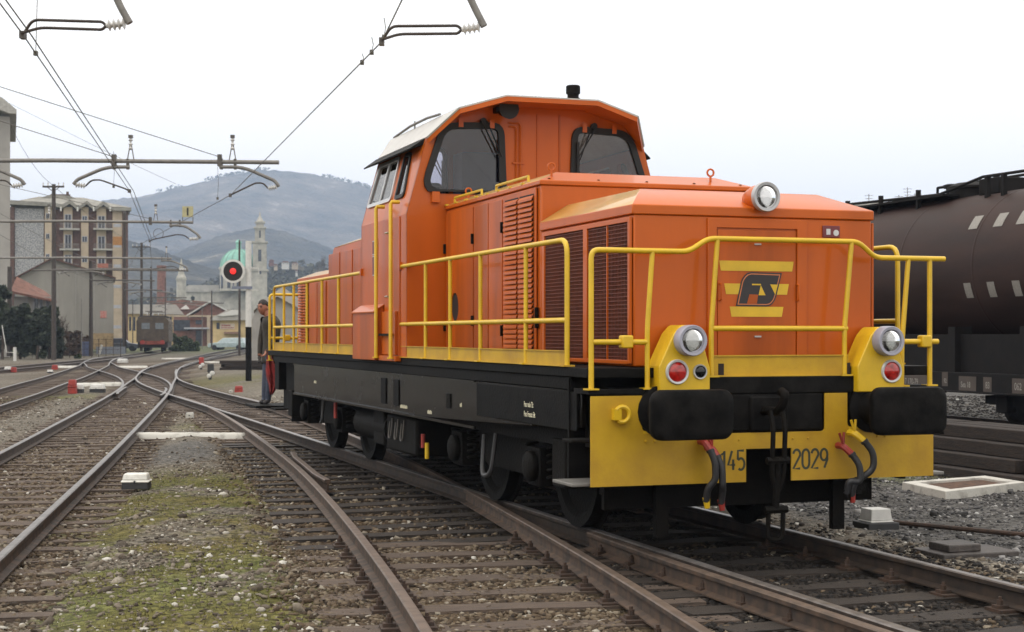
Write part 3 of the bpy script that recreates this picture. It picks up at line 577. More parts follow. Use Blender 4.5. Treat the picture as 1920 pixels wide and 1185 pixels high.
# engine hood doors, louvres, oval opening
for s in (-1, 1):
    X0 = s * (HW + .002)
    for (ya, yb, za, zb) in ((3.76, 4.16, WZ + .06, 2.86), (4.185, 4.63, WZ + .06, 2.86), (4.655, 5.58, WZ + .06, 2.86)):
        q = MB()
        if s < 0 and yb > 5:
            hole = [(5.27 + .13 * math.cos(a), 1.892 + .148 * math.sin(a)) for a in np.linspace(0, 2 * math.pi, 25)[:-1]]
            q.holed([(ya, za), (yb, za), (yb, zb), (ya, zb)], [hole], -.012, lambda p, r, d: (X0 + s * .001 + d, p, r))
            d_ = q.build('engine_door', ORANGE2, h_eng)
            k = MB(); k.prism(hole, X0 - .001, X0 - .003, 'x'); k.build('oval_opening', DARKIN, h_eng)
        else:
            q.box(X0, X0 + s * .012, ya, yb, za, zb); q.build('engine_door', ORANGE2, h_eng, bevel=0.004)
    fr = MB(); fr.box(X0, X0 + s * .014, 2.83, 3.72, WZ + .06, 2.89); fr.build('louvre_frame', ORANGE2, h_eng, bevel=0.004)
    bk = MB()
    for c_ in range(2): bk.box(X0 + s * .0145, X0 + s * .016, 2.88 + c_ * .41, 2.88 + c_ * .41 + .375, 1.49, 2.84)
    lp = bk.build('louvre_panel', DARKIN, loco); sl = MB(); x0, x1 = X0 + s * .016, X0 + s * .036
    sl.add([(x0, 0, .030), (x1, 0, .006), (x1, .365, .006), (x0, .365, .030), (x0, 0, .022), (x1, 0, -.014), (x1, .365, -.014), (x0, .365, .022)], [(0, 1, 2, 3), (7, 6, 5, 4), (0, 4, 5, 1), (1, 5, 6, 2), (2, 6, 7, 3), (3, 7, 4, 0)])
    base = sl.build('slat', ORANGE, lp, smooth=0); base.location = (0, 2.885, 1.505)
    for c_ in range(2):
        for k in range(30):
            if c_ or k: dup(base, lp, (0, 2.885 + c_ * .41, 1.505 + k * .0445))
    # latches and hinges
    for (y, z) in ((2.80, 1.80), (2.80, 1.72), (4.65, 2.55), (4.65, 1.75), (5.60, 2.5), (5.60, 1.7), (3.74, 2.6), (3.74, 1.65)):
        q = MB(); q.box(X0, X0 + s * .035, y - .012, y + .012, z - .05, z + .05); q.build('door_latch', GRIME, h_eng, bevel=0.004)
# nose side grilles
for s in (-1, 1):
    X0 = s * (HW + .002); g_ = MB(); g_.box(X0, X0 + s * .004, .80, 2.62, 1.42, 2.455); gp = g_.build('radiator_grille', DARKIN, loco)
    fm = MB()
    for (ya, yb, za, zb) in ((.76, .80, 1.40, 2.485), (2.60, 2.66, 1.40, 2.485), (1.615, 1.70, 1.42, 2.455), (.80, 2.60, 1.395, 1.425), (.80, 2.60, 2.45, 2.485)): fm.box(X0 + s * .001, X0 + s * .022, ya, yb, za, zb)
    fm.box(X0 + s * .001, X0 + s * .018, 1.205, 1.220, 1.425, 2.45)
    fm.build('grille_frame', ORANGE, gp, bevel=0.003)
    ms = MB(); k = 0
    for z in np.arange(1.445, 2.44, .030): ms.box(X0 + s * .004, X0 + s * .012, .80, 2.60, z, z + .0045)
    for y in np.arange(.82, 2.60, .028): ms.box(X0 + s * .0045, X0 + s * .0115, y, y + .004, 1.425, 2.45)
    q = ms.build('grille_mesh', GRILLE, gp, smooth=0); q['kind'] = 'stuff'
# eyebolts, bolts and yellow treads on the hood lids
for (x, y) in ((-.87, YH + .12), (.66, YH + .12), (-.87, 5.3), (.66, 5.3)):
    q = MB(); q.tube([(x + .032 * math.cos(t), y, 3.075 + .032 * math.sin(t)) for t in np.linspace(0, 2 * math.pi, 13)[:-1]], .009, 6, closed=True); q.cyl((x, y, 0), .011, 2.98, 3.05, n=8); q.build('lifting_eye', ORANGE, h_eng)
for x in (-.92, -.46, 0, .46, .92):
    q = MB(); q.lathe([(.016, 0), (.014, .012), (.0, .016)], (x, YH + .045, 2.955), 'z', 8); q.build('lid_bolt', GRIME, h_eng)
for i in range(2):
    q = MB(); y0 = 3.1 + i * 1.35
    q.tube([(-1.0, y0, 2.96), (-1.0, y0, 3.01), (-1.0, y0 + .9, 3.01), (-1.0, y0 + .9, 2.96)], .013, 6); q.build('lid_handrail', YELLOW, h_eng)
for y in np.arange(3.2, 5.6, .34):
    q = MB(); q.box(-1.028, -1.0, y, y + .05, 2.946, 2.962); q.build('lid_clip', YELLOW, h_eng)
# --- nose front: door recess, door, emblem
fr = MB(); fr.holed([(-.41, 1.40), (.43, 1.40), (.43, 2.49), (-.41, 2.49)], [[(-.335, 1.44), (.345, 1.44), (.345, 2.42), (-.335, 2.42)]], -.016, lambda p, q, d: (p, YN - .002 + d, q)); fr.build('door_frame', ORANGE, h_nose, bevel=0.003)
dr = MB(); dr.box(-.328, .336, YN - .012, YN - .001, 1.455, 2.405); door = dr.build('nose_door', ORANGE2, loco, bevel=0.004); tag(door, 'orange nose door carrying yellow stripes and a dark emblem')
for (x) in (-.31, .345):
    q = MB(); q.tube([(x, YN - .01, 1.87), (x, YN - .045, 1.88), (x, YN - .045, 1.99), (x, YN - .01, 2.0)], .008, 6); q.build('handle', ORANGE, door)
for z in (2.30, 1.60):
    q = MB(); q.box(-.02, .035, YN - .022, YN - .012, z - .006, z + .006); q.build('key_hole', ALU, door)
EY = YN - .0135
def flat(poly, m, name, dy, parent): q = MB(); q.prism(poly, EY - dy, EY - dy - .0012, 'y'); return q.build(name, m, parent, smooth=0)
for (a, b, z1, z0) in ((.315, .302, 2.172, 2.096), (.274, .258, 2.0, 1.919), (.228, .213, 1.826, 1.75)):
    flat([(-b, z0), (b, z0), (a, z1), (-a, z1)], YELLOW, 'emblem_stripe', 0, door)
def cp(x, y): return (-.177 + (x - 410) * .000535, 1.83 + (880 - y) * .000484)
EDARK = mat('emblem_dark', (0.028, 0.024, 0.026), 0.5, var=0.1)
OUT = [cp(*p) for p in ((410, 880), (488, 505), (510, 450), (545, 400), (590, 362), (650, 345), (1140, 357), (1052, 715), (1025, 790), (985, 845), (945, 872), (890, 884))]
flat(OUT, EDARK, 'emblem', .0014, door); i1 = inset(OUT, .011); flat(i1, mat('emblem_pale', (0.62, 0.20, 0.07), 0.5), 'emblem_line', .0028, door); i2 = inset(OUT, .0185); flat(i2, EDARK, 'emblem_field', .0042, door)
for poly, m in (([(660, 530), (800, 530), (802, 552), (660, 552)], YELLOW), ([(800, 552), (875, 708), (765, 708)], YELLOW), ([(620, 695), (757, 700), (737, 842), (582, 842)], ORANGE2), ([(950, 536), (1072, 540), (1030, 700)], YELLOW)):
    flat([cp(*p) for p in poly], m, 'emblem_letter_gap', .0056, door)
q = MB(); q.box(.57, .72, YN - .012, YN - .003, 2.365, 2.455); bp_ = q.build('data_plate', PLATEM, h_nose, bevel=.003)
q = MB(); q.cyl((.685, YN - .012, 2.40), .024, -.003, 0, 'y', 16); q.build('plate_seal', ALU, bp_); q = MB(); q.box(.60, .635, YN - .0145, YN - .012, 2.385, 2.43); q.build('plate_field', ALU, bp_)
# --- cab
def cabx(z): return 1.43 - max(0, (z - 2.86)) / (3.65 - 2.86) * .215
CABO = [(-1.43, 1.36), (1.43, 1.36), (1.43, 2.86), (1.215, 3.65), (.985, 3.90), (.50, 4.04), (-.50, 4.04), (-.985, 3.90), (-1.215, 3.65), (-1.43, 2.86)]
winL = roundpoly([(-1.285, 3.075), (-.375, 3.075), (-.405, 3.815), (-1.045, 3.79)], [.16, .03, .12, .22]); winR = [(-x, z) for x, z in winL][::-1]
fw = MB(); fw.holed(CABO, [winL, winR], .04, lambda p, q, d: (p, YC0 + d, q)); cab = fw.build('cab', ORANGE, loco, bevel=0.0); tag(cab, 'orange driver cab with big rounded windows')
rw = MB(); rw.holed(CABO, [winL, winR], -.04, lambda p, q, d: (p, YC1 + d, q)); rw.build('rear_wall', ORANGE, cab)
for yy, dd in ((YC0, -1), (YC1, 1)):
    for w_, s in ((winL, -1), (winR, 1)):
        fr = MB(); ip = inset(w_, .045); fr.holed(inset(w_, -.022), [ip], .035 * dd, lambda p, q, d: (p, yy + .001 * dd + d, q)); f_ = fr.build('window_frame', RUBBER, loco)
        g_ = MB(); g_.prism(inset(w_, .035), yy + .006 * dd, yy + .012 * dd, 'y'); g_.build('pane', GLASS, f_, smooth=0)
        sx_ = -.62 if s < 0 else .62
        wm = MB(); wm.lathe([(.035, 0), (.03, .06)], (sx_, yy + dd * .07, 3.84), 'y', 8); wm.tube([(sx_ - .03, yy + dd * .075, 3.84), (sx_ + .17 * -s * 1.0 * (1 if s < 0 else 1) * (1), yy + dd * .075, 3.47)], .008, 5); wm.tube([(sx_ + .03, yy + dd * .075, 3.84), (sx_ + .20 * -s, yy + dd * .075, 3.47)], .008, 5)
        wm.box(sx_ + .185 * -s - .014, sx_ + .185 * -s + .014, yy + dd * .05, yy + dd * .07, 3.22, 3.66); wm.build('wiper', RUBBER, f_)
# cab sides: lower vertical sheet, leaning upper sheet with windows
dx_, dz_ = -.215, .79; ln_ = math.hypot(dx_, dz_)
for s in (-1, 1):
    lo = MB(); lo.box(s * 1.43, s * 1.395, YC0 + .001, YC1 - .001, 1.36, 2.86); lo.build('side_sheet', ORANGE, cab)
    def up(p, q, d, s=s): z = 2.86 + q * dz_ / ln_; x = 1.43 + q * dx_ / ln_; return (s * (x + d * dz_ / ln_), p, z - d * dx_ / ln_)
    wa = roundpoly([(6.50, .22), (7.55, .22), (7.47, .70), (6.58, .70)], [.05, .04, .06, .06], 3); wb = roundpoly([(5.95, .22), (6.30, .22), (6.36, .70), (6.12, .70)], [.05, .04, .05, .08], 3)
    q = MB(); q.holed([(YC0 + .001, 0), (YC1 - .001, 0), (YC1 - .001, ln_), (YC0 + .001, ln_)], [wa, wb], -.04, up); q.build('upper_side_sheet', ORANGE, cab)
    for w_ in (wa, wb):
        q = MB(); q.holed(inset(w_, -.02), [inset(w_, .022)], .018, lambda p, r, d: up(p, r, d + .001)); f_ = q.build('window_frame', ALU if w_ is wa else RUBBER, loco)
        q = MB(); q.holed(inset(w_, .015), [], .004, lambda p, r, d: up(p, r, d - .006)); q.build('pane', GLASS, f_, smooth=0)
        if w_ is wa: q = MB(); q.holed([(6.99, .23), (7.025, .23), (7.025, .69), (6.99, .69)], [], .014, lambda p, r, d: up(p, r, d + .001)); q.build('window_bar', ALU, f_)
    # rain visor
    q = MB(); q.hull8([(s * 1.20, 5.70, 3.60), (s * 1.36, 5.78, 3.535), (s * 1.36, 7.82, 3.535), (s * 1.20, 7.9, 3.60)], [(s * 1.20, 5.70, 3.662), (s * 1.365, 5.78, 3.548), (s * 1.365, 7.82, 3.548), (s * 1.20, 7.9, 3.662)]); q.build('rain_visor', BLACKM, cab)
    # door, hand rails, step box
    q = MB(); q.box(s * 1.431, s * 1.440, 5.90, 6.52, 1.40, 2.85); d_ = q.build('cab_door', ORANGE2, cab, bevel=.004)
    for (z, n_) in ((2.70, 'lock'), (2.02, 'door_handle')):
        k = MB(); k.tube([(s * 1.44, 6.36, z), (s * 1.475, 6.36, z), (s * 1.475, 6.24, z)], .011, 6); k.build(n_, STEEL, loco)
    for y in (5.935, 6.573):
        k = MB(); k.tube([(s * 1.43, y, 3.0), (s * 1.515, y, 3.0), (s * 1.525, y, 2.98), (s * 1.525, y, 1.36), ], .021, 8); k.lathe([(.04, 0), (.04, .015)], (s * 1.525, y, 1.36), 'z', 10); k.build('door_handrail', YELLOW, loco)
    k = MB(); k.add([(s * 1.432, 6.60, 1.335), (s * 1.535, 6.60, 1.335), (s * 1.535, 7.66, 1.335), (s * 1.432, 7.66, 1.335), (s * 1.432, 6.60, 1.93), (s * 1.535, 6.60, 1.86), (s * 1.535, 7.66, 1.86), (s * 1.432, 7.66, 1.93)], [(3, 2, 1, 0), (4, 5, 6, 7), (0, 1, 5, 4), (1, 2, 6, 5), (2, 3, 7, 6), (3, 0, 4, 7)]); bx = k.build('step_box', ORANGE2, loco, bevel=.006)
    k = MB(); k.hull8([(s * 1.432, 6.585, 1.932), (s * 1.55, 6.585, 1.852), (s * 1.55, 7.675, 1.852), (s * 1.432, 7.675, 1.932)], [(s * 1.432, 6.585, 1.947), (s * 1.552, 6.585, 1.866), (s * 1.552, 7.675, 1.866), (s * 1.432, 7.675, 1.947)]); k.build('lid', ORANGE, bx)
    k = MB(); k.box(s * 1.432, s * 1.50, 5.84, 6.57, 1.335, 1.39); k.box(s * 1.432, s * 1.47, 5.97, 6.54, 1.40, 1.86); st = k.build('step_well', ORANGE2, loco, bevel=.004)
    for z in (1.46, 1.70):
        k = MB(); k.box(s * 1.47, s * 1.478, 6.10, 6.20, z - .05, z + .05); k.build('foot_hole', DARKIN, st)
    k = MB(); k.box(s * 1.478, s * 1.51, 6.02, 6.52, 1.60, 1.625); k.build('tread', GRIME, st)
    for (za, zb) in ((2.50, 2.66), (2.27, 2.49)):
        k = MB(); k.box(s * 1.431, s * 1.437, 6.86, 7.10, za, zb); pl = k.build('side_plate', ALU, cab)
        k = MB(); k.box(s * 1.4375, s * 1.441, 6.875, 7.085, za + .012, zb - .012); k.build('plate_field', PLATEM, cab)
# cab floor, lining, desk, seat, roof, ceiling
k = MB(); k.box(-1.39, 1.39, YC0 + .05, YC1 - .05, 1.37, 1.40); k.build('cab_floor', DARKIN, cab)
k = MB(); k.box(-1.0, .9, YC0 + .35, YC0 + .85, 1.40, 2.95); k.build('control_desk', CABIN, cab, bevel=.03)
k = MB(); k.box(-.35, .45, YC1 - .42, YC1 - .06, 1.40, 3.72); k.build('equipment_cupboard', CABIN, cab, bevel=.02)
k = MB(); k.box(-1.17, -.72, 6.72, 6.84, 2.5, 3.3); k.box(-1.15, -.74, 6.4, 6.84, 2.4, 2.52); k.build('driver_seat', RUBBER, cab, bevel=.05)
for s in (-1, 1):
    k = MB(); k.box(s * 1.372, s * 1.392, YC0 + .05, YC1 - .05, 1.41, 2.84); k.build('cab_lining', CABIN, cab)
RS = [(-1.225, 3.655), (-.99, 3.92), (-.505, 4.058), (.505, 4.058), (.99, 3.92), (1.225, 3.655)]
def fy(x): return 5.17 if abs(x) < .6 else (5.24 if abs(x) < 1.0 else 5.62)
rf = MB(); V = []
for (x, z) in RS: V += [(x, fy(x), z), (x, 2 * 6.65 - fy(x), z)]
for (x, z) in RS: V += [(x * .99, fy(x), z - .014), (x * .99, 2 * 6.65 - fy(x), z - .014)]
F_ = []
for i in range(5):
    a = 2 * i; F_ += [(a, a + 1, a + 3, a + 2), (12 + a, 14 + a, 15 + a, 13 + a), (a, a + 2, a + 14, a + 12), (a + 1, a + 13, a + 15, a + 3)]
F_ += [(0, 12, 13, 1), (10, 11, 23, 22)]
rf.add(V, F_); roof = rf.build('roof', ROOFG, loco, smooth=0)
k = MB()
for i in range(5):     # orange fascia and soffit under the front overhang
    (x0, z0), (x1, z1) = RS[i], RS[i + 1]
    k.add([(x0 * .988, fy(x0) + .002, z0 - .0145), (x1 * .988, fy(x1) + .002, z1 - .0145), (x1 * .985, YC0 + .02, z1 - .02), (x0 * .985, YC0 + .02, z0 - .02), (x0 * .982, fy(x0) + .003, z0 - .062), (x1 * .982, fy(x1) + .003, z1 - .062), (x1 * .98, YC0 + .0, z1 - .05), (x0 * .98, YC0 + .0, z0 - .05)],
          [(0, 1, 2, 3), (7, 6, 5, 4), (0, 4, 5, 1), (1, 5, 6, 2), (2, 6, 7, 3), (3, 7, 4, 0)])
k.build('soffit', ORANGE, roof, smooth=0)
k = MB(); k.lathe([(.075, 0), (.075, .16), (.062, .17), (.062, .20), (.078, .21), (.078, .29), (.066, .30), (.05, .30), (.05, .2)], (.58, 6.1, 4.05), 'z', 16); k.build('exhaust_stub', GRIME, roof)
k = MB(); k.tube([(-.98, 7.9, 3.93), (-1.0, 7.1, 3.96), (-1.0, 6.4, 3.96), (-1.0, 5.9, 3.935)], .014, 6); k.tube([(-1.0, 6.9, 3.90), (-1.0, 6.9, 3.99)], .01, 5); k.build('roof_rod', GALV, roof)
k = MB(); k.lathe([(.05, .10), (.06, 0), (.105, -.10), (.11, -.12), (.09, -.12)], (-.40, YC0 - .12, 3.955), 'y', 16); k.box(-.5, -.30, YC0 - .12, YC0 - .004, 3.93, 3.985); k.build('horn', RUBBER, cab)
for (x, y0) in ((-.004, 0), (.245, 0)):
    k = MB(); k.box(x - .008, x + .008, YC0 - .012, YC0 - .001, 3.05, 3.95); k.build('seam_strip', ORANGE2, cab)
k = MB(); k.tube([(-.33, YC0 - .02, 3.84), (-.22, YC0 - .02, 3.84), (-.20, YC0 - .02, 3.81), (-.20, YC0 - .02, 3.05)], .008, 5); k.tube([(-.33, YC0 - .02, 3.80), (-.26, YC0 - .02, 3.80), (-.245, YC0 - .02, 3.78), (-.245, YC0 - .02, 3.05)], .008, 5); k.box(-.29, -.155, YC0 - .03, YC0 - .002, 3.41, 3.425); k.build('conduit', ORANGE, cab)
for x in (-.86, -.52, .52, .86, ):
    k = MB(); k.box(x - .025, x + .025, YC0 - .045, YC0 - .0375, 3.77, 3.86); k.build('window_hinge', ORANGE, cab)
k = MB(); k.box(-1.17, -1.09, YC0 - .05, YC0 - .002, 2.98, 3.09); k.build('window_catch', ORANGE, cab)
k = MB(); k.add([(.25, 5.35, 3.04), (1.0, 5.35, 3.04), (1.0, YC0 - .01, 3.04), (.25, YC0 - .01, 3.04), (.62, 5.42, 3.30), (.92, 5.42, 3.30), (.97, YC0 - .01, 3.32), (.55, YC0 - .01, 3.32)], [(3, 2, 1, 0), (4, 5, 6, 7), (0, 1, 5, 4), (1, 2, 6, 5), (2, 3, 7, 6), (3, 0, 4, 7)]); k.build('exhaust_cowl', ORANGE, h_eng, bevel=.02)
# --- frame
k = MB(); k.box(-1.44, 1.44, FD + .04, RD - .04, 1.30, 1.372); k.box(-1.42, 1.42, FD + .42, RD - .45, 1.205, 1.30); k.build('walkway_deck', BLACKM, loco, bevel=.006)
for s in (-1, 1):
    k = MB(); k.prism([(FD + .25, 1.203), (FD + .25, .93), (2.6, .86), (5.0, .80), (11.9, .765), (11.9, 1.203)], s * 1.40, s * 1.36, 'x'); sb = k.build('side_girder', BLACK, loco, bevel=.006)
    k = MB(); k.box(s * 1.401, s * 1.425, 3.36, 11.88, 1.192, 1.204); k.box(s * 1.401, s * 1.425, 3.36, 11.88, .775, .80); k.build('girder_flange', BLACK, sb)
    k = MB(); k.box(s * 1.401, s * 1.418, .85, 3.30, .90, 1.19); k.build('girder_panel', BLACKM, sb, bevel=.006)
    for y in (6.05, 6.6):
        k = MB(); k.box(s * 1.402, s * 1.412, y, y + .22, .86, 1.14); k.build('inspection_cover', BLACKM, sb, bevel=.02)
    k = MB(); k.box(s * 1.40, s * 1.412, 4.15, 4.27, .92, 1.06); k.build('jacking_bracket', GRIME, sb)
def side_text(s, y, z, size, name='lettering', sx=.62):
    return textmesh(name, s, CREAMP, loco, size, sx, lambda a, b: (-1.4205 if y < 3.3 else -1.4035, y - a, z + b), weight=.0012)
side_text('Peso reale 72t', 2.02, 1.035, .062); side_text('Peso Frenato 54t', 2.02, .957, .062)
for (n_, y, z) in ((9, 6.0, .845), (5, 4.95, .835), (2, 3.85, .95), (5, 10.5, .97)):      # stencils too small to read in the photograph
    k = MB()
    for j in range(n_): k.box(-1.4036, -1.402, y - j * .032 - .018, y - j * .032, z, z + .03 + .008 * (j % 2))
    k.build('stencil_marks', CREAMP, loco)['kind'] = 'stuff'
k = MB(); k.box(-1.33, 1.33, FD + .02, FD + .36, .78, 1.215); k.build('buffer_beam', BLACKM, loco, bevel=.008)
k = MB(); k.box(-1.33, 1.33, RD - .36, RD - .02, .78, 1.2); k.build('buffer_beam', BLACKM, loco, bevel=.008)
k = MB(); k.box(-.46, .46, FD - .004, FD + .02, .90, 1.17); k.build('draw_plate', BLACKM, loco, bevel=.008)
k = MB(); k.box(-.50, .74, FD + .0, FD + .30, 1.175, 1.302); k.build('front_sill', BLACKM, loco, bevel=.006)
for s in (-1, 1):
    k = MB(); k.box(s * .76, s * 1.44, FD + .005, FD + .30, 1.185, 1.222); k.build('corner_step_deck', BLACKM, loco)
# yellow front plate with cut-outs
PO = [(-1.43, .52), (-.19, .52), (-.19, .765), (.19, .765), (.19, .52), (1.43, .52), (1.43, 1.172), (1.03, 1.172), (1.03, .915), (.668, .915), (.668, 1.172), (.474, 1.172), (.474, .885), (-.474, .885), (-.474, 1.172), (-.668, 1.172), (-.668, .915), (-1.03, .915), (-1.03, 1.172), (-1.43, 1.172)]
PO = roundpoly(PO, [0.0] * 7 + [0.0, .03, .03] + [0, 0, .03, .03] + [0, 0, .03, .03, 0, 0], 3)
for y, nm in ((FD, 'front_plate'), (RD, 'rear_plate')):
    k = MB(); k.holed(PO if y < 5 else [(-1.15, .52), (1.15, .52), (1.15, 1.17), (-1.15, 1.17)], [], -.012 if y < 5 else .012, lambda p, q, d: (p, y + d, q)); pl = k.build(nm, YELLOWP if y < 5 else BLACKM, loco)
    if y < 5: plate = pl
tag(plate, 'yellow front plate with black painted numbers')
for s in (-1, 1):
    k = MB(); k.box(s * .68, s * 1.02, FD - .016, FD + .02, .895, .912); k.build('plate_ledge', YELLOW, plate)
    for x in (.93, 1.0):
        k = MB(); k.lathe([(.012, 0), (.010, -.012), (0, -.014)], (s * x, FD - .012, .84), 'y', 8); k.build('rivet', YELLOWP, plate)
for x in (.2, .33, -.25):
    k = MB(); k.lathe([(.009, 0), (.008, -.01), (0, -.012)], (x, FD - .012, .835), 'y', 6); k.build('rivet', YELLOWP, plate)
k = MB(); k.tube([(-1.20 + .055 * math.cos(t), FD - .045, 1.04 + .055 * math.sin(t)) for t in np.linspace(-2.2, 2.6, 14)], .017, 8); k.box(-1.27, -1.21, FD - .06, FD - .012, 1.0, 1.08); k.build('tow_ring', YELLOW, plate)
k = MB(); k.tube([(1.20 + .055 * math.cos(t), FD - .045, 1.04 + .055 * math.sin(t)) for t in np.linspace(-2.2, 2.6, 14)], .017, 8); k.build('tow_ring', YELLOW, plate)
# number in narrow strokes
def strokes(ch):
    W, H = .058, .142; a = W / 2
    if ch == '1': return [[(0.2 * W, H * .80), (.62 * W, H), (.62 * W, 0)]]
    if ch == '4': return [[(W * .72, 0), (W * .72, H * .55)], [(W * .55, H), (0, H * .27), (W, H * .27)]]
    if ch == '5': return [[(W * .92, H), (W * .08, H), (W * .06, H * .56)] + [(a + a * math.cos(R(t)), H * .30 + H * .30 * math.sin(R(t))) for t in range(130, -150, -20)]]
    if ch == '2': return [[(a + a * math.cos(R(t)), H * .74 + H * .26 * math.sin(R(t))) for t in range(170, -30, -20)] + [(0, 0), (W, 0)]]
    if ch == '0': return [[(a + a * math.cos(R(t)), H - a - .012 + (a + .012) * math.sin(R(t))) for t in range(0, 181, 20)] + [(a + a * math.cos(R(t)), a + .012 + (a + .012) * math.sin(R(t))) for t in range(180, 361, 20)] + [(W, H - a - .012)]]
    if ch == '9': return [[(a + a * math.cos(R(t)), H * .70 + H * .30 * math.sin(R(t))) for t in range(-20, -381, -20)] + [(W, H * .45), (W * .55, 0)] ]
NUMB = mat('number_paint', (0.035, 0.04, 0.022), 0.5, var=0.1)
def number(s, xs, z0):
    for i, ch in enumerate(s):
        m = MB()
        for st in strokes(ch):
            P_ = [Vector((p[0] + xs[i], p[1] + z0)) for p in st]; w2 = .0092; L_, R_ = [], []
            for j, p in enumerate(P_):
                d = (P_[min(j + 1, len(P_) - 1)] - P_[max(j - 1, 0)]).normalized(); n_ = Vector((-d.y, d.x)); L_.append(p + n_ * w2); R_.append(p - n_ * w2)
            yb = FD - .0135
            m.add([(p.x, yb, p.y) for p in L_] + [(p.x, yb, p.y) for p in R_] + [(p.x, yb + .0008, p.y) for p in L_] + [(p.x, yb + .0008, p.y) for p in R_], [(j, j + 1, len(P_) + j + 1, len(P_) + j) for j in range(len(P_) - 1)] + [(2 * len(P_) + j, 3 * len(P_) + j, 3 * len(P_) + j + 1, 2 * len(P_) + j + 1) for j in range(len(P_) - 1)])
        m.build('digit', NUMB, plate, smooth=0)
number('145', (-.405, -.338, -.262), .612); number('2029', [.205 + .0775 * i for i in range(4)], .608)
# buffers
def buffer(x, front):
    sg = 1 if front else -1; y0 = 0 if front else RD + FD
    prof = rrect(-.315, .315, -.176, .176, .085, 5); b = MB(); n = len(prof); V = []; rings = [(-.012, .80), (0.0, .965), (.02, 1.0), (.06, 1.0), (.075, .97), (.16, .62), (.17, .5)]
    for d, s in rings: V += [(x + p * (s if d < .1 else s * .9), y0 + sg * d, 1.055 + q * s) for p, q in prof]
    F_ = [tuple(range(n)), tuple(range(len(V) - 1, len(V) - n - 1, -1))]
    for i in range(len(rings) - 1): F_ += [(i * n + j, i * n + (j + 1) % n, (i + 1) * n + (j + 1) % n, (i + 1) * n + j) for j in range(n)]
    b.add(V, F_); h_ = b.build('buffer', BLACKM, loco, smooth=50)
    k = MB(); k.lathe([(.085, sg * .12), (.085, sg * .34), (.12, sg * .34), (.13, sg * .52), (.19, sg * .53), (.19, sg * .556)], (x, y0, 1.055), 'y', 20); k.build('buffer_housing', BLACKM, h_); return h_
for fr_ in (True, False):
    for x in (-.875, .875): buffer(x, fr_)
# lamps
def headlamp(x, y, z, r, front=True, body=LAMPGREY, depth=.15, tilt=None):
    h_ = MB(); h_.lathe([(r * .80, depth), (r, depth * .75), (r, 0), (r * .96, -.006), (r * .78, -.004), (r * .76, .02), (r * .6, .02)], (x, y, z), 'y', 28); o = h_.build('headlamp', body, loco, smooth=50)
    k = MB(); k.lathe([(r * .77, .012), (r * .7, .04), (r * .5, .075), (r * .2, .095), (.001, .098)], (x, y, z), 'y', 24); k.build('reflector', CHROME, o, smooth=60)
    k = MB(); k.lathe([(.018, .085), (.016, .05), (.004, .04)], (x, y, z), 'y', 10); k.build('bulb', WHITEP, o)
    k = MB(); k.lathe([(r * .78, .010), (r * .6, -.006), (r * .3, -.016), (.001, -.019), (.001, -.013), (r * .3, -.010), (r * .6, 0), (r * .78, .014)], (x, y, z), 'y', 24); k.build('lens', LENS, o, smooth=60); return o
def taillamp(x, y, z, r, m):
    k = MB(); k.lathe([(r, .03), (r, 0), (r * .94, -.008), (r * .80, -.006), (r * .78, .006), (r * .5, .006)], (x, y, z), 'y', 24); o = k.build('tail_lamp', mat('lamp_ring', (0.55, 0.55, 0.56), 0.4, metal=0.3), loco, smooth=50)
    k = MB(); k.lathe([(r * .80, .004), (r * .6, -.008), (r * .3, -.014), (.001, -.016)], (x, y, z), 'y', 20); k.build('lens', m, o, smooth=60); return o
LB = roundpoly([(-.915, 1.19), (-.508, 1.19), (-.508, 1.37), (-.585, 1.62), (-.66, 1.685), (-.74, 1.685), (-.80, 1.62), (-.915, 1.385)], [.0, 0, .02, .05, .05, .05, .05, .02], 3)
for s in (-1, 1):
    P_ = LB if s < 0 else [(x + 1.645, z - .012) for x, z in LB]
    k = MB(); k.prism(P_, FD - .06, FD + .16, 'y'); hb = k.build('lamp_housing', YELLOW, loco, bevel=.008); tag(hb, 'yellow lamp housing at the ' + ('left with two round lamps and a dark lens' if s < 0 else 'right with white lamp over red lamp'))
yl = FD - .075
headlamp(-.690, yl - .08, 1.572, .113); headlamp(.965, yl - .08, 1.566, .113)
taillamp(-.775, yl + .005, 1.343, .092, REDLENS); taillamp(1.022, yl + .005, 1.335, .090, REDLENS); taillamp(-.592, yl + .005, 1.343, .056, DARKLENS)
headlamp(.04, YN - .10, 2.655, .114, body=mat('silver_lamp', (0.45, 0.45, 0.46), 0.35, metal=0.4, var=.05), depth=.05)
k = MB(); k.lathe([(.100, -.05), (.100, .06), (.075, .16), (.04, .2)], (.04, YN, 2.655), 'y', 24); k.box(-.03, .11, YN - .02, YN + .14, 2.56, 2.62); k.build('headlamp_shroud', ORANGE, h_nose, smooth=50)
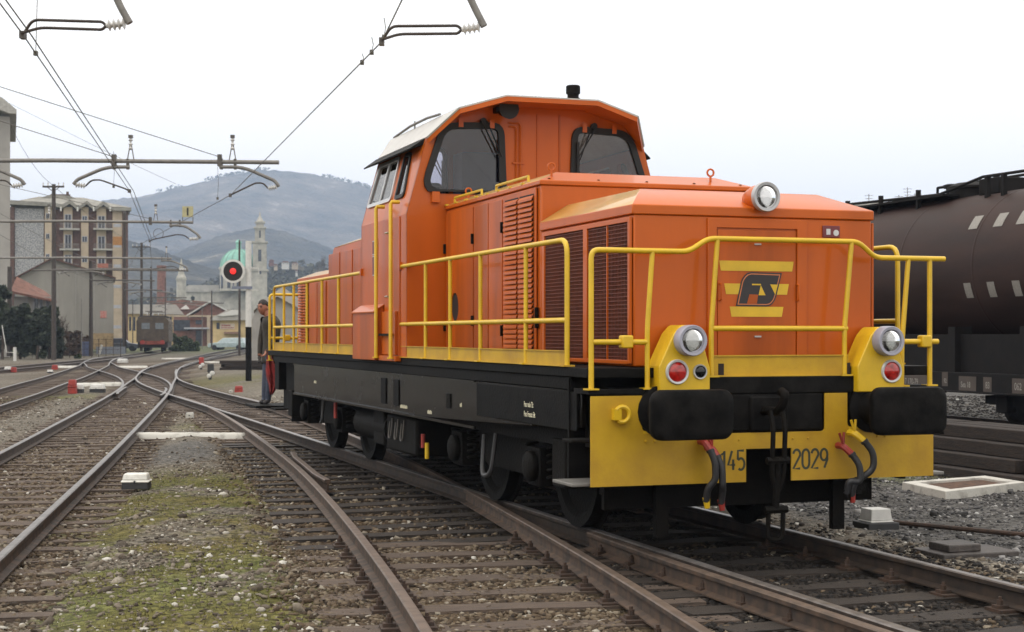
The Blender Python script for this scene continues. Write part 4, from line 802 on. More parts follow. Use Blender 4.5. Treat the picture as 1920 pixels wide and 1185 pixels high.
# --- railings
def rail_part(name, paths, r=.021, parent=loco):
    m = MB()
    for p in paths: m.tube(p, r, 8)
    return m.build(name, YELLOW, parent, smooth=60)
def bend(pts, r, n=5):          # round the corners of a 3-D polyline
    res = [Vector(pts[0])]
    for i in range(1, len(pts) - 1):
        p = Vector(pts[i]); a = (Vector(pts[i - 1]) - p); b = (Vector(pts[i + 1]) - p); d = min(r, a.length * .45, b.length * .45)
        p0 = p + a.normalized() * d; p1 = p + b.normalized() * d
        for k in range(n + 1): t = k / n; res.append(p0 * (1 - t) ** 2 + p * 2 * t * (1 - t) + p1 * t * t)
    res.append(Vector(pts[-1])); return res
def foot(m, x, y, z): m.box(x - .045, x + .045, y - .045, y + .045, z, z + .012)
for s in (-1, 1):
    X = s * 1.425
    for (ya, yb, posts) in ((1.03, 5.88, (1.96, 3.16, 4.09, 4.94)), (13.36, 7.62, (12.55, 11.8, 10.86, 9.88, 8.9))):
        o = rail_part('side_railing', [bend([(X, yb, 2.325), (X, ya, 2.325), (X, ya, WZ)], .12), [(X, yb, 1.722), (X, ya, 1.722)]])
        for y in posts:
            m = MB(); m.tube([(X, y, 2.32), (X, y, WZ)], .019, 8); foot(m, X, y, WZ - .012); m.build('post', YELLOW, o, smooth=60)
        m = MB(); foot(m, X, ya, WZ - .012); m.box(X - .004, X + .004, min(ya, yb) + .03, max(ya, yb) - .02, WZ - .006, 1.488); m.box(X - .014, X + .014, min(ya, yb) + .03, max(ya, yb) - .02, 1.488, 1.496); m.box(X - .03, X + .03, min(ya, yb) + .03, max(ya, yb), WZ - .012, WZ - .004); m.build('kick_plate', YELLOWP, o)
        k = MB(); k.box(X - .03, X + .03, yb - .03, yb + .03, 2.29, 2.37); k.build('bracket', ORANGE, o)
def end_railing(y, sg):
    o = rail_part('end_railing', [bend([(-1.41, y, 1.225), (-1.41, y, 2.225), (-.64, y, 2.225), (-.48, y, 2.325), (.79, y, 2.325), (.94, y, 2.205), (1.56, y, 2.205)], .06), [(-1.40, y, 1.56), (-.975, y, 1.56)], [(-.445, y, 1.66), (.69, y, 1.66)], [(1.19, y, 1.56), (1.50, y, 1.56)]])
    for (xa, xb, zb, zt) in ((-.93, -.97, 1.225, 2.22), (-.405, -.455, 1.31, 2.32), (.73, .668, 1.31, 2.32), (1.425, 1.425, 1.225, 2.20)):
        m = MB(); m.tube(bend([(xa, y, zt), (xb, y, 1.66), (xb, y, zb)], .05), .02, 8); foot(m, xb, y, zb - .01); m.build('post', YELLOW, o, smooth=60)
    m = MB(); m.tube(bend([(1.232, y, 2.2), (1.175, y, 1.55), (1.172, y, 1.222)], .05), .02, 8); foot(m, 1.172, y, 1.213); m.build('post', YELLOW, o, smooth=60)
    m = MB(); foot(m, -1.41, y, 1.215); m.build('post_foot', YELLOW, o); m = MB(); m.box(-.44, .70, y - .004, y + .004, 1.305, 1.452); m.box(-.44, .70, y - .014, y + .014, 1.452, 1.462); m.box(-.50, .74, y - .03, y + .03, 1.302, 1.312); m.build('kick_plate', YELLOWP, o)
    for x in (-1.138, 1.38):
        m = MB(); m.box(x - .045, x + .045, y - .04, y + .04, 1.515, 1.61); m.build('clamp_block', YELLOW, o, bevel=.012)
    for x in (-.43, .64):
        m = MB(); m.box(x + .03, x + .075, y - .008, y + .0, 1.315, 1.40); m.build('drain_slot', DARKIN, o)
end_railing(FD + .03, 1); end_railing(RD - .03, -1)
# --- coupling, hoses
k = MB(); k.box(-.16, .16, FD - .03, FD + .05, .89, 1.16); k.build('draw_gear_plate', BLACKM, loco, bevel=.02)
k = MB(); k.tube(bend([(-.05, FD, 1.05), (-.05, .32, 1.05), (-.05, .24, 1.10), (-.05, .20, 1.18), (-.05, .26, 1.2)], .05), .034, 10); k.build('draw_hook', GRIME, loco)
for x in (-.137, -.04):
    k = MB(); k.tube(bend([(x, .27, 1.06), (x, .22, .95), (x, .24, .60), (x * .3 - .06, .26, .48)], .05), .019, 8); k.build('coupling_link', GRIME, loco)
k = MB(); k.tube([(-.18, .24, .70), (.0, .24, .70)], .028, 8); k.tube([(-.09, .24, .72), (-.09, .27, .34)], .026, 8); k.tube([(-.18, .27, .34), (.0, .27, .34)], .028, 8); k.tube(bend([(-.15, .27, .34), (-.15, .28, .12), (-.03, .28, .12), (-.03, .27, .34)], .05), .018, 8); k.build('coupling_screw', GRIME, loco)
HOSE = mat('brake_hose', (0.02, 0.02, 0.022), 0.5, var=0.2)
def hose(cx, z, bulge, cock, x2, z2, tip):
    k = MB(); k.tube(bend([(cx, FD - .03, z), (cx, FD - .11, z), (cx + bulge * .5, FD - .15, z - .06)], .03), .027, 8); k.tube([(cx, FD - .11, z + .01), (cx - .035, FD - .11, z + .10)], .010, 6); k.tube([(cx, FD - .11, z + .01), (cx + .005, FD - .11, z + .105)], .010, 6); c_ = k.build('brake_cock', cock, loco)
    k = MB(); p0 = (cx + bulge * .45, FD - .148, z - .052); k.tube(bend([p0, (cx + bulge, FD - .18, z - .14), (cx + bulge * 1.05, FD - .18, z - .27), (x2, FD - .15, z2 + .10), (x2, FD - .12, z2)], .16, 7), .026, 10); k.tube([p0, (cx + bulge * .55, FD - .152, z - .07)], .031, 10); k.build('brake_hose', HOSE, loco, smooth=60)
    k = MB(); k.tube([(x2, FD - .12, z2 + .03), (x2 + .01, FD - .12, z2 - .05)], [.030, .020], 8); k.build('hose_coupling', tip, loco)
hose(.575, .775, .10, REDP, .60, .42, GRIME); hose(.675, .87, .115, YELLOW, .64, .40, REDP); hose(-.575, .83, .05, REDP, -.57, .40, YELLOW); hose(-.52, .785, .05, REDP, -.45, .38, REDP)
k = MB(); k.lathe([(.06, 0), (.07, .03), (.05, .09)], (.70, FD - .12, .47), 'y', 12); k.build('hose_bracket', GRIME, loco)
# --- steps
for s in (-1, 1):
    for (y0, z) in ((FD + .03, .545), (FD + .03, .86), (RD - .45, .50)):
        k = MB(); k.box(s * 1.20, s * (1.56 if y0 < 5 else 1.40), y0, y0 + (.40 if z < .7 else .2), z - .025, z); k.build('step_tread', GRIME if z > .7 else GALV if y0 < 5 else GRIME, loco, bevel=.006)
    k = MB(); k.box(s * 1.20, s * 1.43, FD + .43, FD + .46, .50, 1.29); k.build('step_back', BLACKM, loco)
    for y0 in (FD + .02, RD - .06):
        k = MB(); k.box(s * 1.16, s * 1.20, y0, y0 + .42 if y0 < 5 else y0 - .4, .50, 1.2); k.build('step_hanger', BLACKM, loco)
# --- running gear
wm_ = MB(); wm_.lathe([(.08, -.07), (.16, -.06), (.16, -.03), (.40, -.012), (.44, -.06), (.52, -.068), (.522, .04), (.555, .055), (.555, .068), (.44, .07), (.40, .03), (.16, .05), (.08, .05)], (0, 0, 0), 'x', 32)
axles = (2.35, 4.55, 9.75, 11.95); w0 = None
for y in axles:
    for s in (-1, 1):
        if w0 is None: w0 = wm_.build('wheel', GRIME, loco, smooth=35); o = w0
        else: o = dup(w0, loco)
        o.location = (s * .78, y, .522); o.rotation_euler = (0, 0, 0 if s < 0 else math.pi)
    k = MB(); k.tube([(-.8, y, .522), (.8, y, .522)], .085, 10); k.build('axle', GRIME, loco)
for yc in (3.45, 10.85):
    for s in (-1, 1):
        k = MB(); k.prism([(yc - 1.7, .52), (yc - 1.7, .66), (yc - .7, .74), (yc + .7, .74), (yc + 1.7, .66), (yc + 1.7, .52), (yc + .8, .50), (yc + .5, .40), (yc - .5, .40), (yc - .8, .50)], s * 1.02, s * 1.10, 'x'); bf = k.build('bogie_frame', GRIME, loco, bevel=.01)
        for y in (yc - 1.1, yc + 1.1):
            k = MB(); k.box(s * .98, s * 1.22, y - .15, y + .15, .36, .68); k.lathe([(.13, 0), (.13, .05), (.10, .07), (.04, .075)] if s > 0 else [(.13, 0), (.13, -.05), (.10, -.07), (.04, -.075)], (s * 1.22, y, .522), 'x', 16); k.build('axle_box', GRIME, bf, bevel=.01)
            for d in (-.27, .27):
                k = MB(); k.tube([(s * 1.13 + .06 * math.cos(t), y + d + .06 * math.sin(t), .42 + t * .0095) for t in np.linspace(0, 31, 90)], .013, 5); k.build('coil_spring', GRIME, bf)
            for d in (-.60, .60):
                k = MB(); k.box(s * .72, s * .86, y + d - .035, y + d + .035, .33, .72); k.build('brake_block', GRIME, bf)
        k = MB(); k.tube(bend([(s * 1.20, yc - .05, .74), (s * 1.24, yc - .02, .36), (s * 1.24, yc + .25, .32), (s * 1.20, yc + .3, .70)] if yc < 5 else [(s * 1.2, yc, .74), (s * 1.22, yc, .45), (s * 1.22, yc + .1, .42)], .12), .022, 8); k.build('sand_hose', mat('grey_hose', (0.05, 0.05, 0.052), 0.5), bf)
        k = MB(); k.box(s * 1.0, s * 1.3, (yc - 2.05) if yc < 5 else yc + 1.75, (yc - 1.75) if yc < 5 else yc + 2.05, .42, .80); k.build('sand_box', GRIME, bf, bevel=.015)
for s in (-1, 1):
    k = MB(); k.box(s * .75, s * 1.30, 5.75, 7.0, .34, .74); k.build('fuel_tank', GRIME, loco, bevel=.03)
    k = MB(); k.tube([(s * 1.1, 7.15, .55), (s * 1.1, 8.7, .55)], .19, 16); k.build('air_reservoir', GRIME, loco)
    k = MB(); k.box(s * .9, s * 1.28, 7.2, 7.7, .36, .76); k.build('battery_box', GRIME, loco, bevel=.02)
    for y in (6.2, 6.45, 6.7):
        k = MB(); k.tube(bend([(s * 1.31, y, .70), (s * 1.33, y, .48), (s * 1.33, y + .1, .48), (s * 1.31, y + .1, .66)], .05), .009, 6); k.build('pipe_loop', DARKGALV, loco)
    for (y, z, h_, m_) in ((9.6, .55, .20, REDP), (5.45, .46, .14, REDP), (5.30, .36, .16, YELLOW)):
        k = MB(); k.tube([(s * 1.31, y, z), (s * 1.31, y, z + h_)], .022, 8); k.build('cock_handle', m_, loco)
k = MB(); k.box(-1.25, 1.25, .9, 13.3, .74, 1.2); k.build('main_frame', GRIME, loco)
k = MB(); k.box(-.74, .74, 5.5, 8.9, .24, .74); k.build('centre_light_block', GRIME, loco, bevel=.04)  # added block that keeps light from passing under the middle
for yc in (3.45, 10.85):
    k = MB(); k.box(-.68, .68, yc - 1.7, yc + 1.7, .24, .73); k.build('bogie_light_block', GRIME, loco, bevel=.03)  # added block between the wheels, stops light coming through
for y in (FD + .42, RD - .48):
    k = MB(); k.box(-1.15, 1.15, y, y + .05, .30, .8); k.build('end_light_block', GRIME, loco)  # added plate that shuts out light below each end
for s in (-1, 1):
    k = MB(); k.box(s * .70, s * .80, FD + .25, FD + .31, .10, .8); k.build('guard_iron', GRIME, loco)
# ------------------------------------------------------------------ brown tank wagon on the next track
WAGB = mat('wagon_brown', (0.040, 0.022, 0.018), 0.6, var=0.25, scale=1.2, stretch=(1, .6, 2.5), bump=0.06, bscale=5, c2=(0.024, 0.0135, 0.0115), spec=0.2)
WAGD = mat('wagon_frame_black', (0.0075, 0.006, 0.0055), 0.75, spec=0.2, var=0.3, scale=4, bump=.1)
LABELG = mat('pale_label', (0.24, 0.225, 0.20), 0.6, var=0.1, scale=30)
wag = empty('tank_wagon', eng(WX, 0), LA); tag(wag, 'long brown railway tank wagon behind the engine at the right', 'tank wagon')
TZ, TR, TY0, TY1 = 2.80, 1.40, 8.6, 21.6
k = MB(); k.lathe([(.02, TY0 - .02), (.7, TY0 + .03), (1.1, TY0 + .16), (1.32, TY0 + .36), (TR, TY0 + .62)] + [(TR, y) for y in np.linspace(TY0 + 1.4, TY1 - 1.4, 9)] + [(TR, TY1 - .62), (1.32, TY1 - .36), (1.1, TY1 - .16), (.7, TY1 - .03), (.02, TY1 + .02)], (0, 0, TZ), 'y', 56); tank = k.build('tank', WAGB, wag, smooth=50)
for y in (10.4, 12.95, 15.2, 17.5, 19.6):
    k = MB(); k.lathe([(TR + .0, y - .03), (TR + .006, y - .02), (TR + .006, y + .02), (TR, y + .03)], (0, 0, TZ), 'y', 56); k.build('weld_band', WAGB, tank, smooth=50)
# top walkway, rails, hatch
k = MB(); k.box(-.75, .75, 14.75, 20.4, TZ + TR - .02, TZ + TR + .02); k.build('walkway', WAGD, wag)
for y in (18.2, 16.95, 15.65):
    k = MB(); k.box(-.72, -.64, y - .03, y + .03, TZ + 1.0, TZ + TR + .17); k.build('bracket', WAGD, wag)
k = MB(); k.tube([(-.6, 20.4, 4.36), (-.6, 15.1, 4.235), (-.6, 13.75, 4.44), (-.6, 11.0, 4.42)], .028, 8); k.build('guard_rail', WAGD, wag)
k = MB(); k.tube(bend([(.6, 16.9, 4.15), (.6, 16.9, 4.56), (.6, 13.4, 4.56), (.6, 13.4, 4.15)], .02), .028, 8); k.build('guard_rail', WAGD, wag)
for y in (13.15, 13.62, 11.4):
    k = MB(); k.box(-.63, -.55, y - .04, y + .04, TZ + TR - .15, 4.43); k.build('guard_post', WAGD, wag)
k = MB(); k.lathe([(.42, 0), (.42, .18), (.46, .19), (.46, .23), (.30, .30), (.05, .33)], (0, 14.9, TZ + TR - .05), 'z', 24); hz = k.build('hatch', WAGD, wag)
k = MB(); k.lathe([(.10, 0), (.10, .18), (.15, .19), (.15, .25), (.09, .27)], (-.15, 15.35, TZ + TR), 'z', 14); k.build('valve', WAGD, wag)
k = MB(); k.box(-.4, .35, 13.55, 14.15, TZ + TR - .06, TZ + TR + .24); k.build('valve_box', WAGD, wag, bevel=.02)
k = MB(); k.tube([(-.3, 14.2, TZ + TR + .1), (-.35, 13.6, TZ + TR + .28)], .03, 8); k.build('lever', WAGD, wag)
def wlabel(y, z, wd, h_):
    a = math.asin(max(-1, min(1, (z - TZ) / TR))); b = MB(); V = []
    for dy in (-wd / 2, wd / 2):
        for t in np.linspace(-h_ / 2, h_ / 2, 5):
            q = a + t / TR; V.append((-(TR + .007) * math.cos(q), y + dy, TZ + (TR + .007) * math.sin(q)))
    b.add(V, [(i, i + 1, i + 6, i + 5) for i in range(4)]); return b.build('hazard_label', LABELG, tank, smooth=0)
for y in (13.15, 12.45, 11.83, 11.2): wlabel(y, 3.57, .25, .28)
for y in (13.13, 12.47, 11.79, 11.1): wlabel(y, 2.38, .20, .27)
# frame and wheels
for s in (-1, 1):
    k = MB(); k.box(s * 1.33, s * 1.44, TY0 - .3, TY1 + .3, .62, .95); k.box(s * 1.44, s * 1.47, TY0 - .3, TY1 + .3, .60, .63); k.build('sole_bar', WAGD, wag, bevel=.008)
    for y in (10.6, 12.4, 17.9, 19.7):
        k = MB(); k.box(s * 1.0, s * 1.2, y - .16, y + .16, .28, .62); k.build('axle_box', WAGD, wag, bevel=.02)
        o = dup(w0, wag); o.location = (s * .78, y, .48); o.rotation_euler = (0, 0, 0 if s < 0 else math.pi); o.scale = (1, .88, .88)
    for yc in (11.5, 18.8):
        k = MB(); k.prism([(yc - 1.5, .42), (yc - 1.5, .56), (yc - .5, .62), (yc + .5, .62), (yc + 1.5, .56), (yc + 1.5, .42), (yc + .6, .38), (yc + .35, .25), (yc - .35, .25), (yc - .6, .38)], s * 1.0, s * 1.09, 'x'); k.build('bogie_frame', WAGD, wag)
    for y in (9.6, 11.6, 13.6, 15.6, 17.6, 19.6):
        k = MB(); k.prism([(-.12, 0), (.12, 0), (.12, .62), (-.12, .62)], y - .08, y + .08, 'y') if False else k.box(s * 1.0, s * 1.36, y - .1, y + .1, .95, 1.75); k.build('saddle', WAGD, wag)
k = MB(); k.box(-1.33, 1.33, TY0, TY1, .68, .9); k.build('under_frame', WAGD, wag)
for s in (-1, 1):
    k = MB(); k.box(s * 1.20, s * 1.24, TY0 + .2, TY1 - .2, .95, 1.62); k.build('cradle_plate', WAGD, wag)
for (t_, y, z, sz) in (('117 170-79', 15.05, .70, .16), ('92', 13.70, .76, .11), ('Sea 18', 13.2, .70, .14), ('83', 12.50, .70, .16), ('062', 11.72, .70, .17)):
    k = MB(); k.box(-1.447, -1.442, y - len(t_) * sz * .52, y + .06, z - .06, z + .19); k.build('data_panel', mat('panel_brown', (.06, .045, .035), .6), wag)
    textmesh('lettering', t_, LABELG, wag, sz, .75, lambda a, b: (-1.4485, y - a, z + b), weight=.002)
# ------------------------------------------------------------------ pile of old sleepers and rails between engine and wagon
OLDT = mat('old_timber', (0.034, 0.023, 0.017), 0.9, var=0.3, scale=5, stretch=(9, 1, 9), bump=.6, bscale=18, c2=(0.012, 0.009, 0.0075))
pb = MB(); pb.hull8([(-.12, 0, 0), (.12, 0, 0), (.12, 2.55, 0), (-.12, 2.55, 0)], [(-.118, .01, .155), (.118, .01, .155), (.118, 2.54, .155), (-.118, 2.54, .155)])
beam0 = None; rr = random.Random(5)
for li in range(4):
    for ri in range(6 - li):
        for ki in range(6):
            if rr.random() < .06: continue
            if beam0 is None: o = beam0 = pb.build('timber_sleeper', OLDT, None, bevel=.012)
            else: o = dup(beam0)
            p = eng(5.75 + li * .16 + ri * .27 + rr.uniform(-.02, .02), -1.0 + ki * 2.68 + li * .9 % 2 + rr.uniform(-.12, .12), -.165 + li * .16 + rr.uniform(0, .004))
            o.location = p; o.rotation_euler = (0, 0, LA + rr.uniform(-.012, .012))
            tag(o, ('dark old timber sleeper in the bottom layer of the pile right of the engine', 'dark old timber sleeper in the second layer of the pile right of the engine', 'dark old timber sleeper in the third layer of the pile right of the engine', 'dark old timber sleeper on top of the pile right of the engine')[li], 'sleeper', ('bottom', 'second', 'third', 'top')[li] + ' layer of the sleeper pile')
for i, (x, z) in enumerate(((7.7, .12), (8.15, .12), (8.6, .12), (9.1, .12), (9.5, .12))):
    q = MB(); q.prism([(a, b + .145) for a, b in PROF], 0, 15, 'y'); o = q.build('old_rail', RAIL_RUSTY, None, smooth=30); o.location = eng(x, -1.5 + i * .3, -.145); o.rotation_euler = (0, 0, LA + rr.uniform(-.01, .01))
    tag(o, 'loose rusty rail lying on the ground behind the sleeper pile', 'rail', 'loose rails behind the pile')

# ------------------------------------------------------------------ small trackside things
GREYC = mat('box_white', (0.70, 0.69, 0.64), 0.55, var=0.1, scale=12); BOXD = mat('box_dark_base', (0.03, 0.03, 0.032), 0.7)
def slab(label, p, q, wd, h_, group=None):
    p, q = Vector(p), Vector(q); d = q - p; L_ = d.length; n_ = 26; V = []; rr = random.Random(int(abs(p.x * 100)))
    for i in range(n_ + 1):
        t = i / n_; e = min(1, min(t, 1 - t) / .04 + .35)
        for (a, b) in ((-.5, 0), (.5, 0), (.42, .75), (.30, 1), (-.30, 1), (-.42, .75)):
            V.append((t * L_, a * wd * e + rr.uniform(-.008, .008), b * h_ * (0.8 + .2 * e) + rr.uniform(-.006, .006) * (b > 0)))
    F_ = [(i * 6 + j, i * 6 + (j + 1) % 6, (i + 1) * 6 + (j + 1) % 6, (i + 1) * 6 + j) for i in range(n_) for j in range(6)] + [(5, 4, 3, 2, 1, 0), tuple(n_ * 6 + j for j in range(6))]
    k = MB(); k.add(V, F_); o = k.build('marker_slab', WHITECONC, None, smooth=50); o.location = (p.x, p.y, -.19); o.rotation_euler = (0, 0, math.atan2(d.y, d.x)); tag(o, label, 'concrete slab', group); return o
slab('long whitewashed concrete slab lying between the left track and the branch track', onground(250, 818), onground(470, 818), .38, .10)
slab('whitewashed concrete slab beside the red and white trackside boxes', onground(126, 724), onground(229, 722), .6, .14)
slab('thin pale slab lying left of the far crossing', onground(86, 688.5), onground(150, 688.5), .7, .12)
slab('thin pale slab lying in the middle of the far crossing', onground(222, 689), onground(276, 688.5), .7, .12)
slab('far thin pale slab in front of the brown electric engine', onground(305, 673.5), onground(352, 673), .8, .12)
slab('narrow pale slab edge by the dwarf signal and grass', onground(372, 679), onground(425, 680), .8, .10)
def cap_box(label, p, sx, sy, sz, lid, base, name='cable_box', rz=0.0, cat='cable box'):
    t = empty(name, p, rz); tag(t, label, cat)
    k = MB(); k.hull8([(-sx * .5, -sy * .5, 0), (sx * .5, -sy * .5, 0), (sx * .5, sy * .5, 0), (-sx * .5, sy * .5, 0)], [(-sx * .48, -sy * .48, sz * .42), (sx * .48, -sy * .48, sz * .42), (sx * .48, sy * .48, sz * .42), (-sx * .48, sy * .48, sz * .42)]); k.build('base', base, t, bevel=.006)
    k = MB(); k.box(-sx * .52, sx * .52, -sy * .52, sy * .52, sz * .42, sz * .58); k.hull8([(-sx * .48, -sy * .48, sz * .58), (sx * .48, -sy * .48, sz * .58), (sx * .48, sy * .48, sz * .58), (-sx * .48, sy * .48, sz * .58)], [(-sx * .42, -sy * .40, sz), (sx * .42, -sy * .40, sz), (sx * .42, sy * .40, sz), (-sx * .42, sy * .40, sz)]); k.build('lid', lid, t, bevel=.02)
    k = MB(); k.cyl((0, -sy * .53, sz * .5), .012, -.012, .012, 'y', 8); k.build('latch', BOXD, t); return t
cap_box('white lidded cable box with dark base on the mossy ground at left', onground(256, 916, -.13), .30, .22, .175, GREYC, BOXD, rz=.05)
t = empty('point_machine_cap', onground(1642, 992, -.15), LA); tag(t, 'rounded white cap on a dark base beside the track right of the engine', 'cable box')
k = MB(); k.box(-.16, .16, -.14, .14, -.02, .07); k.build('base', BOXD, t, bevel=.01); k = MB(); k.box(-.118, .118, -.11, .11, .07, .085); k.hull8([(-.11, -.10, .085), (.11, -.10, .085), (.11, .10, .085), (-.11, .10, .085)], [(-.098, -.09, .19), (.098, -.09, .19), (.098, .09, .19), (-.098, .09, .19)]); k.build('cap', WHITEP, t, bevel=.018, seg=3)
for (lb, u, v, sx, h_, m, b) in (('red upright trackside box next to white ones at left', 136, 738, .24, .42, REDP, REDP), ('small white lidded box right beside the red box at left', 148, 737, .27, .28, WHITEP, BOXD), ('wide white lidded box right of the red and white pair', 183, 736, .42, .26, WHITEP, BOXD),
                                ('small white box near the left edge by the far track', 15, 696, .30, .22, WHITEP, BOXD), ('small red box near the left edge by the far track', 26, 698, .25, .24, REDP, REDP), ('lone red box in front of the pale far slab', 103, 693, .28, .24, REDP, REDP), ('small white box below the lone red box', 94, 700, .24, .16, WHITEP, BOXD),
                                ('tiny white marker stone in front of the long white slab', 356, 784, .16, .12, WHITECONC, WHITECONC), ('red box on the grass near the black and white signal post', 448, 737, .24, .22, REDP, REDP), ('tiny white stone left of the red box by the signal post', 433, 737, .12, .09, WHITECONC, WHITECONC), ('white block lying in the far crossing', 230, 680, .6, .25, WHITEP, WHITEP)):
    cap_box(lb, onground(u, v, -.16), sx, sx * .8, h_, m, b, name='trackside_box', cat='box')
def dwarf(label, u, v, h_, red):
    p = onground(u, v, -.16); t = empty('dwarf_signal', p); tag(t, label, 'dwarf signal')
    k = MB(); k.box(-.05, .05, -.06, .06, 0, h_ * .5); k.build('post', BOXD, t)
    k = MB(); k.box(-.10, .14, -.07, .10, h_ * .45, h_); k.build('housing', REDP if red else BOXD, t, bevel=.03)
    k = MB(); k.lathe([(.09, 0), (.09, -.10), (.07, -.11)], (.10, -.05, h_ * .42), 'y', 14); k.build('lamp', WHITEP, t); k = MB(); k.lathe([(.08, 0), (.08, -.10), (.06, -.11)], (-.02, -.05, h_ * .25), 'y', 14); k.build('lamp', WHITEP, t)
dwarf('black dwarf signal with white lamps on the grass', 394, 712, .62, False); dwarf('red topped dwarf signal behind the black one', 377, 693, .62, True)
# concrete frame with rusty lid
c4 = [onground(*p) for p in ((1690, 921), (1773, 940), (1925, 921), (1848, 908))]
mh = empty('inspection_pit', (0, 0, 0)); tag(mh, 'white concrete pit frame with a rusty lid right of the engine', 'pit cover')
ctr = sum((Vector(p) for p in c4), Vector()) / 4
def ring_pts(f_, z): return [(ctr + (Vector(p) - ctr) * f_).to_tuple()[:2] + (z,) for p in c4]
o0, o1 = ring_pts(1, -.20), ring_pts(.985, -.045); i1_, i0_ = ring_pts(.74, -.045), ring_pts(.74, -.12)
k = MB(); k.add(o0 + o1 + i1_ + i0_, [(a * 4 + i, a * 4 + (i + 1) % 4, (a + 1) * 4 + (i + 1) % 4, (a + 1) * 4 + i) for a in range(3) for i in range(4)]); k.build('frame', WHITECONC, mh, bevel=.008)
k = MB(); k.add(ring_pts(.735, -.11) + ring_pts(.735, -.075), [(0, 1, 2, 3), (7, 6, 5, 4)] + [(i, (i + 1) % 4, 4 + (i + 1) % 4, 4 + i) for i in range(4)]); k.build('lid', mat('rusty_lid', (0.085, 0.042, 0.022), .9, var=.4, scale=12, bump=.5), mh)
# point rods
k = MB(); k.tube([(3.3, 14.3, -.10), (5.2, 12.6, -.115), (7.5, 10.4, -.12)], .022, 8); o = k.build('point_rod', RUST, None); tag(o, 'thin dark rod running on the gravel beside the engine track', 'rod')
k = MB(); k.box(-.35, .35, -.22, .22, 0, .07); k.box(-.25, .05, -.14, .14, .07, .13); o = k.build('point_lever_base', mat('greased_plate', (.06, .05, .045), .6, var=.3, scale=10, bump=.3), None, bevel=.01); o.location = (3.62, 12.35, -.17); o.rotation_euler = (0, 0, LA); tag(o, 'flat greasy steel plate at the engine track near the white cap', 'steel plate')

# ------------------------------------------------------------------ signal on black and white post
p = onground(466, 716, -.16); sg = empty('disc_signal', p); Ys = p.y; tag(sg, 'round signal showing a red light on a black and white post', 'signal')
def sv(v): return EYE - (v - HY) / FPX * Ys + .16
k = MB(); k.cyl((0, 0, 0), .115, .02, sv(613), n=16); k.box(-.3, .3, -.3, .3, 0, .03); k.build('lower_post', BLACKM, sg); k = MB(); k.cyl((0, 0, 0), .112, sv(613), sv(452), n=16); k.build('upper_post', WHITEP, sg)
dx = (439 - 466) / FPX * Ys; zc = sv(509)
k = MB(); k.lathe([(.44, .03), (.44, -.03), (.36, -.035), (.36, .03)], (dx, -.20, zc), 'y', 40); disc = k.build('disc_rim', WHITEP, sg, smooth=40)
k = MB(); k.lathe([(.365, .02), (.365, -.025), (.12, -.02)], (dx, -.20, zc), 'y', 40); k.build('disc_face', mat('signal_black', (.014, .010, .010), .7), sg)
k = MB(); k.lathe([(.115, -.01), (.115, -.05), (.08, -.06), (.01, -.065)], (dx, -.20, zc), 'y', 24); k.build('red_light', emat('signal_red', (.85, .025, .02), 0.55), sg)
k = MB(); k.tube([(dx, -.15, zc - .40), (dx, -.15, zc - .55)], .03, 8); k.box(dx - .06, .16, -.16, -.08, zc - .66, zc - .56); k.build('bracket', mat('blue_grey_steel', (.16, .18, .24), .5), sg)
k = MB(); k.tube([(-.2, -.05, zc + .12), (.38, -.05, zc + .12), (.40, -.05, zc - .10)], .018, 6); k.tube([(.35, .1, zc - .7), (-.1, -.13, zc - .7)], .015, 6); k.build('arm', WHITEP, sg)
k = MB()
for s in (-.09, .09): k.tube([(s - .02, .16, .1), (s - .02, .16, sv(540))], .012, 5)
k.build('ladder_rail', DARKGALV, sg)

# ------------------------------------------------------------------ railwayman riding on the rear step
def skin_mesh(name, joints, edges, root, lv=2):
    me = bpy.data.meshes.new(name); me.from_pydata([j[0] for j in joints], edges, []); o = bpy.data.objects.new(name, me); col.objects.link(o)
    md = o.modifiers.new('skin', 'SKIN'); md.use_smooth_shade = True; sb_ = o.modifiers.new('sub', 'SUBSURF'); sb_.levels = lv; sb_.render_levels = lv
    for i, (co, r) in enumerate(joints):
        sk = me.skin_vertices[0].data[i]; sk.radius = (r, r) if not isinstance(r, tuple) else r; sk.use_root = (i == root)
    dg = bpy.context.evaluated_depsgraph_get(); dg.update(); m2 = bpy.data.meshes.new_from_object(o.evaluated_get(dg)); bpy.data.objects.remove(o); m2.name = name; return m2
HYD = 24.35
def hp(u, v, d=0.0): return at(u, v, HYD + d)
JACK = mat('olive_jacket', (0.040, 0.034, 0.026), .85, var=.25, scale=25, bump=.2, bscale=60); TROU = mat('blue_trousers', (0.052, 0.062, 0.095), .85, var=.2, scale=20); SHOE = mat('dark_shoes', (0.035, 0.03, 0.03), .6); SKINM = mat('skin', (0.34, 0.15, 0.095), .55, var=.1, scale=12); HAIR = mat('dark_hair', (0.022, 0.016, 0.013), .7, var=.4, scale=60, stretch=(1, 1, .2), bump=.4)
man = empty('person', hp(498, 757)); tag(man, 'man in dark olive jacket and blue trousers standing on the rear step', 'person')
O_ = hp(498, 757)
def J(u, v, d, r): return ((hp(u, v, d) - O_)[:], r)
js = [J(507, 667, 0, .125), J(509, 640, .0, (.135, .125)), J(509, 612, -.0, (.165, .14)), J(506, 597, -.0, (.105, .085)), J(500, 590, -.02, .058),
      J(496, 604, .16, .068), J(489, 637, .18, .052), J(487, 660, .12, .040), J(487, 668, .10, .034),
      J(520, 606, -.15, .072), J(517, 637, -.20, .056), J(506, 655, -.20, .043), J(500, 659, -.19, .035),
      J(503, 676, .07, .092), J(499, 712, .07, .070), J(496, 742, .08, .050), J(496, 751, .08, .048), J(487, 755, .02, .036),
      J(510, 676, -.07, .092), J(506, 713, -.06, .070), J(503, 744, -.03, .050), J(503, 752, -.03, .048), J(494, 756, -.10, .036)]
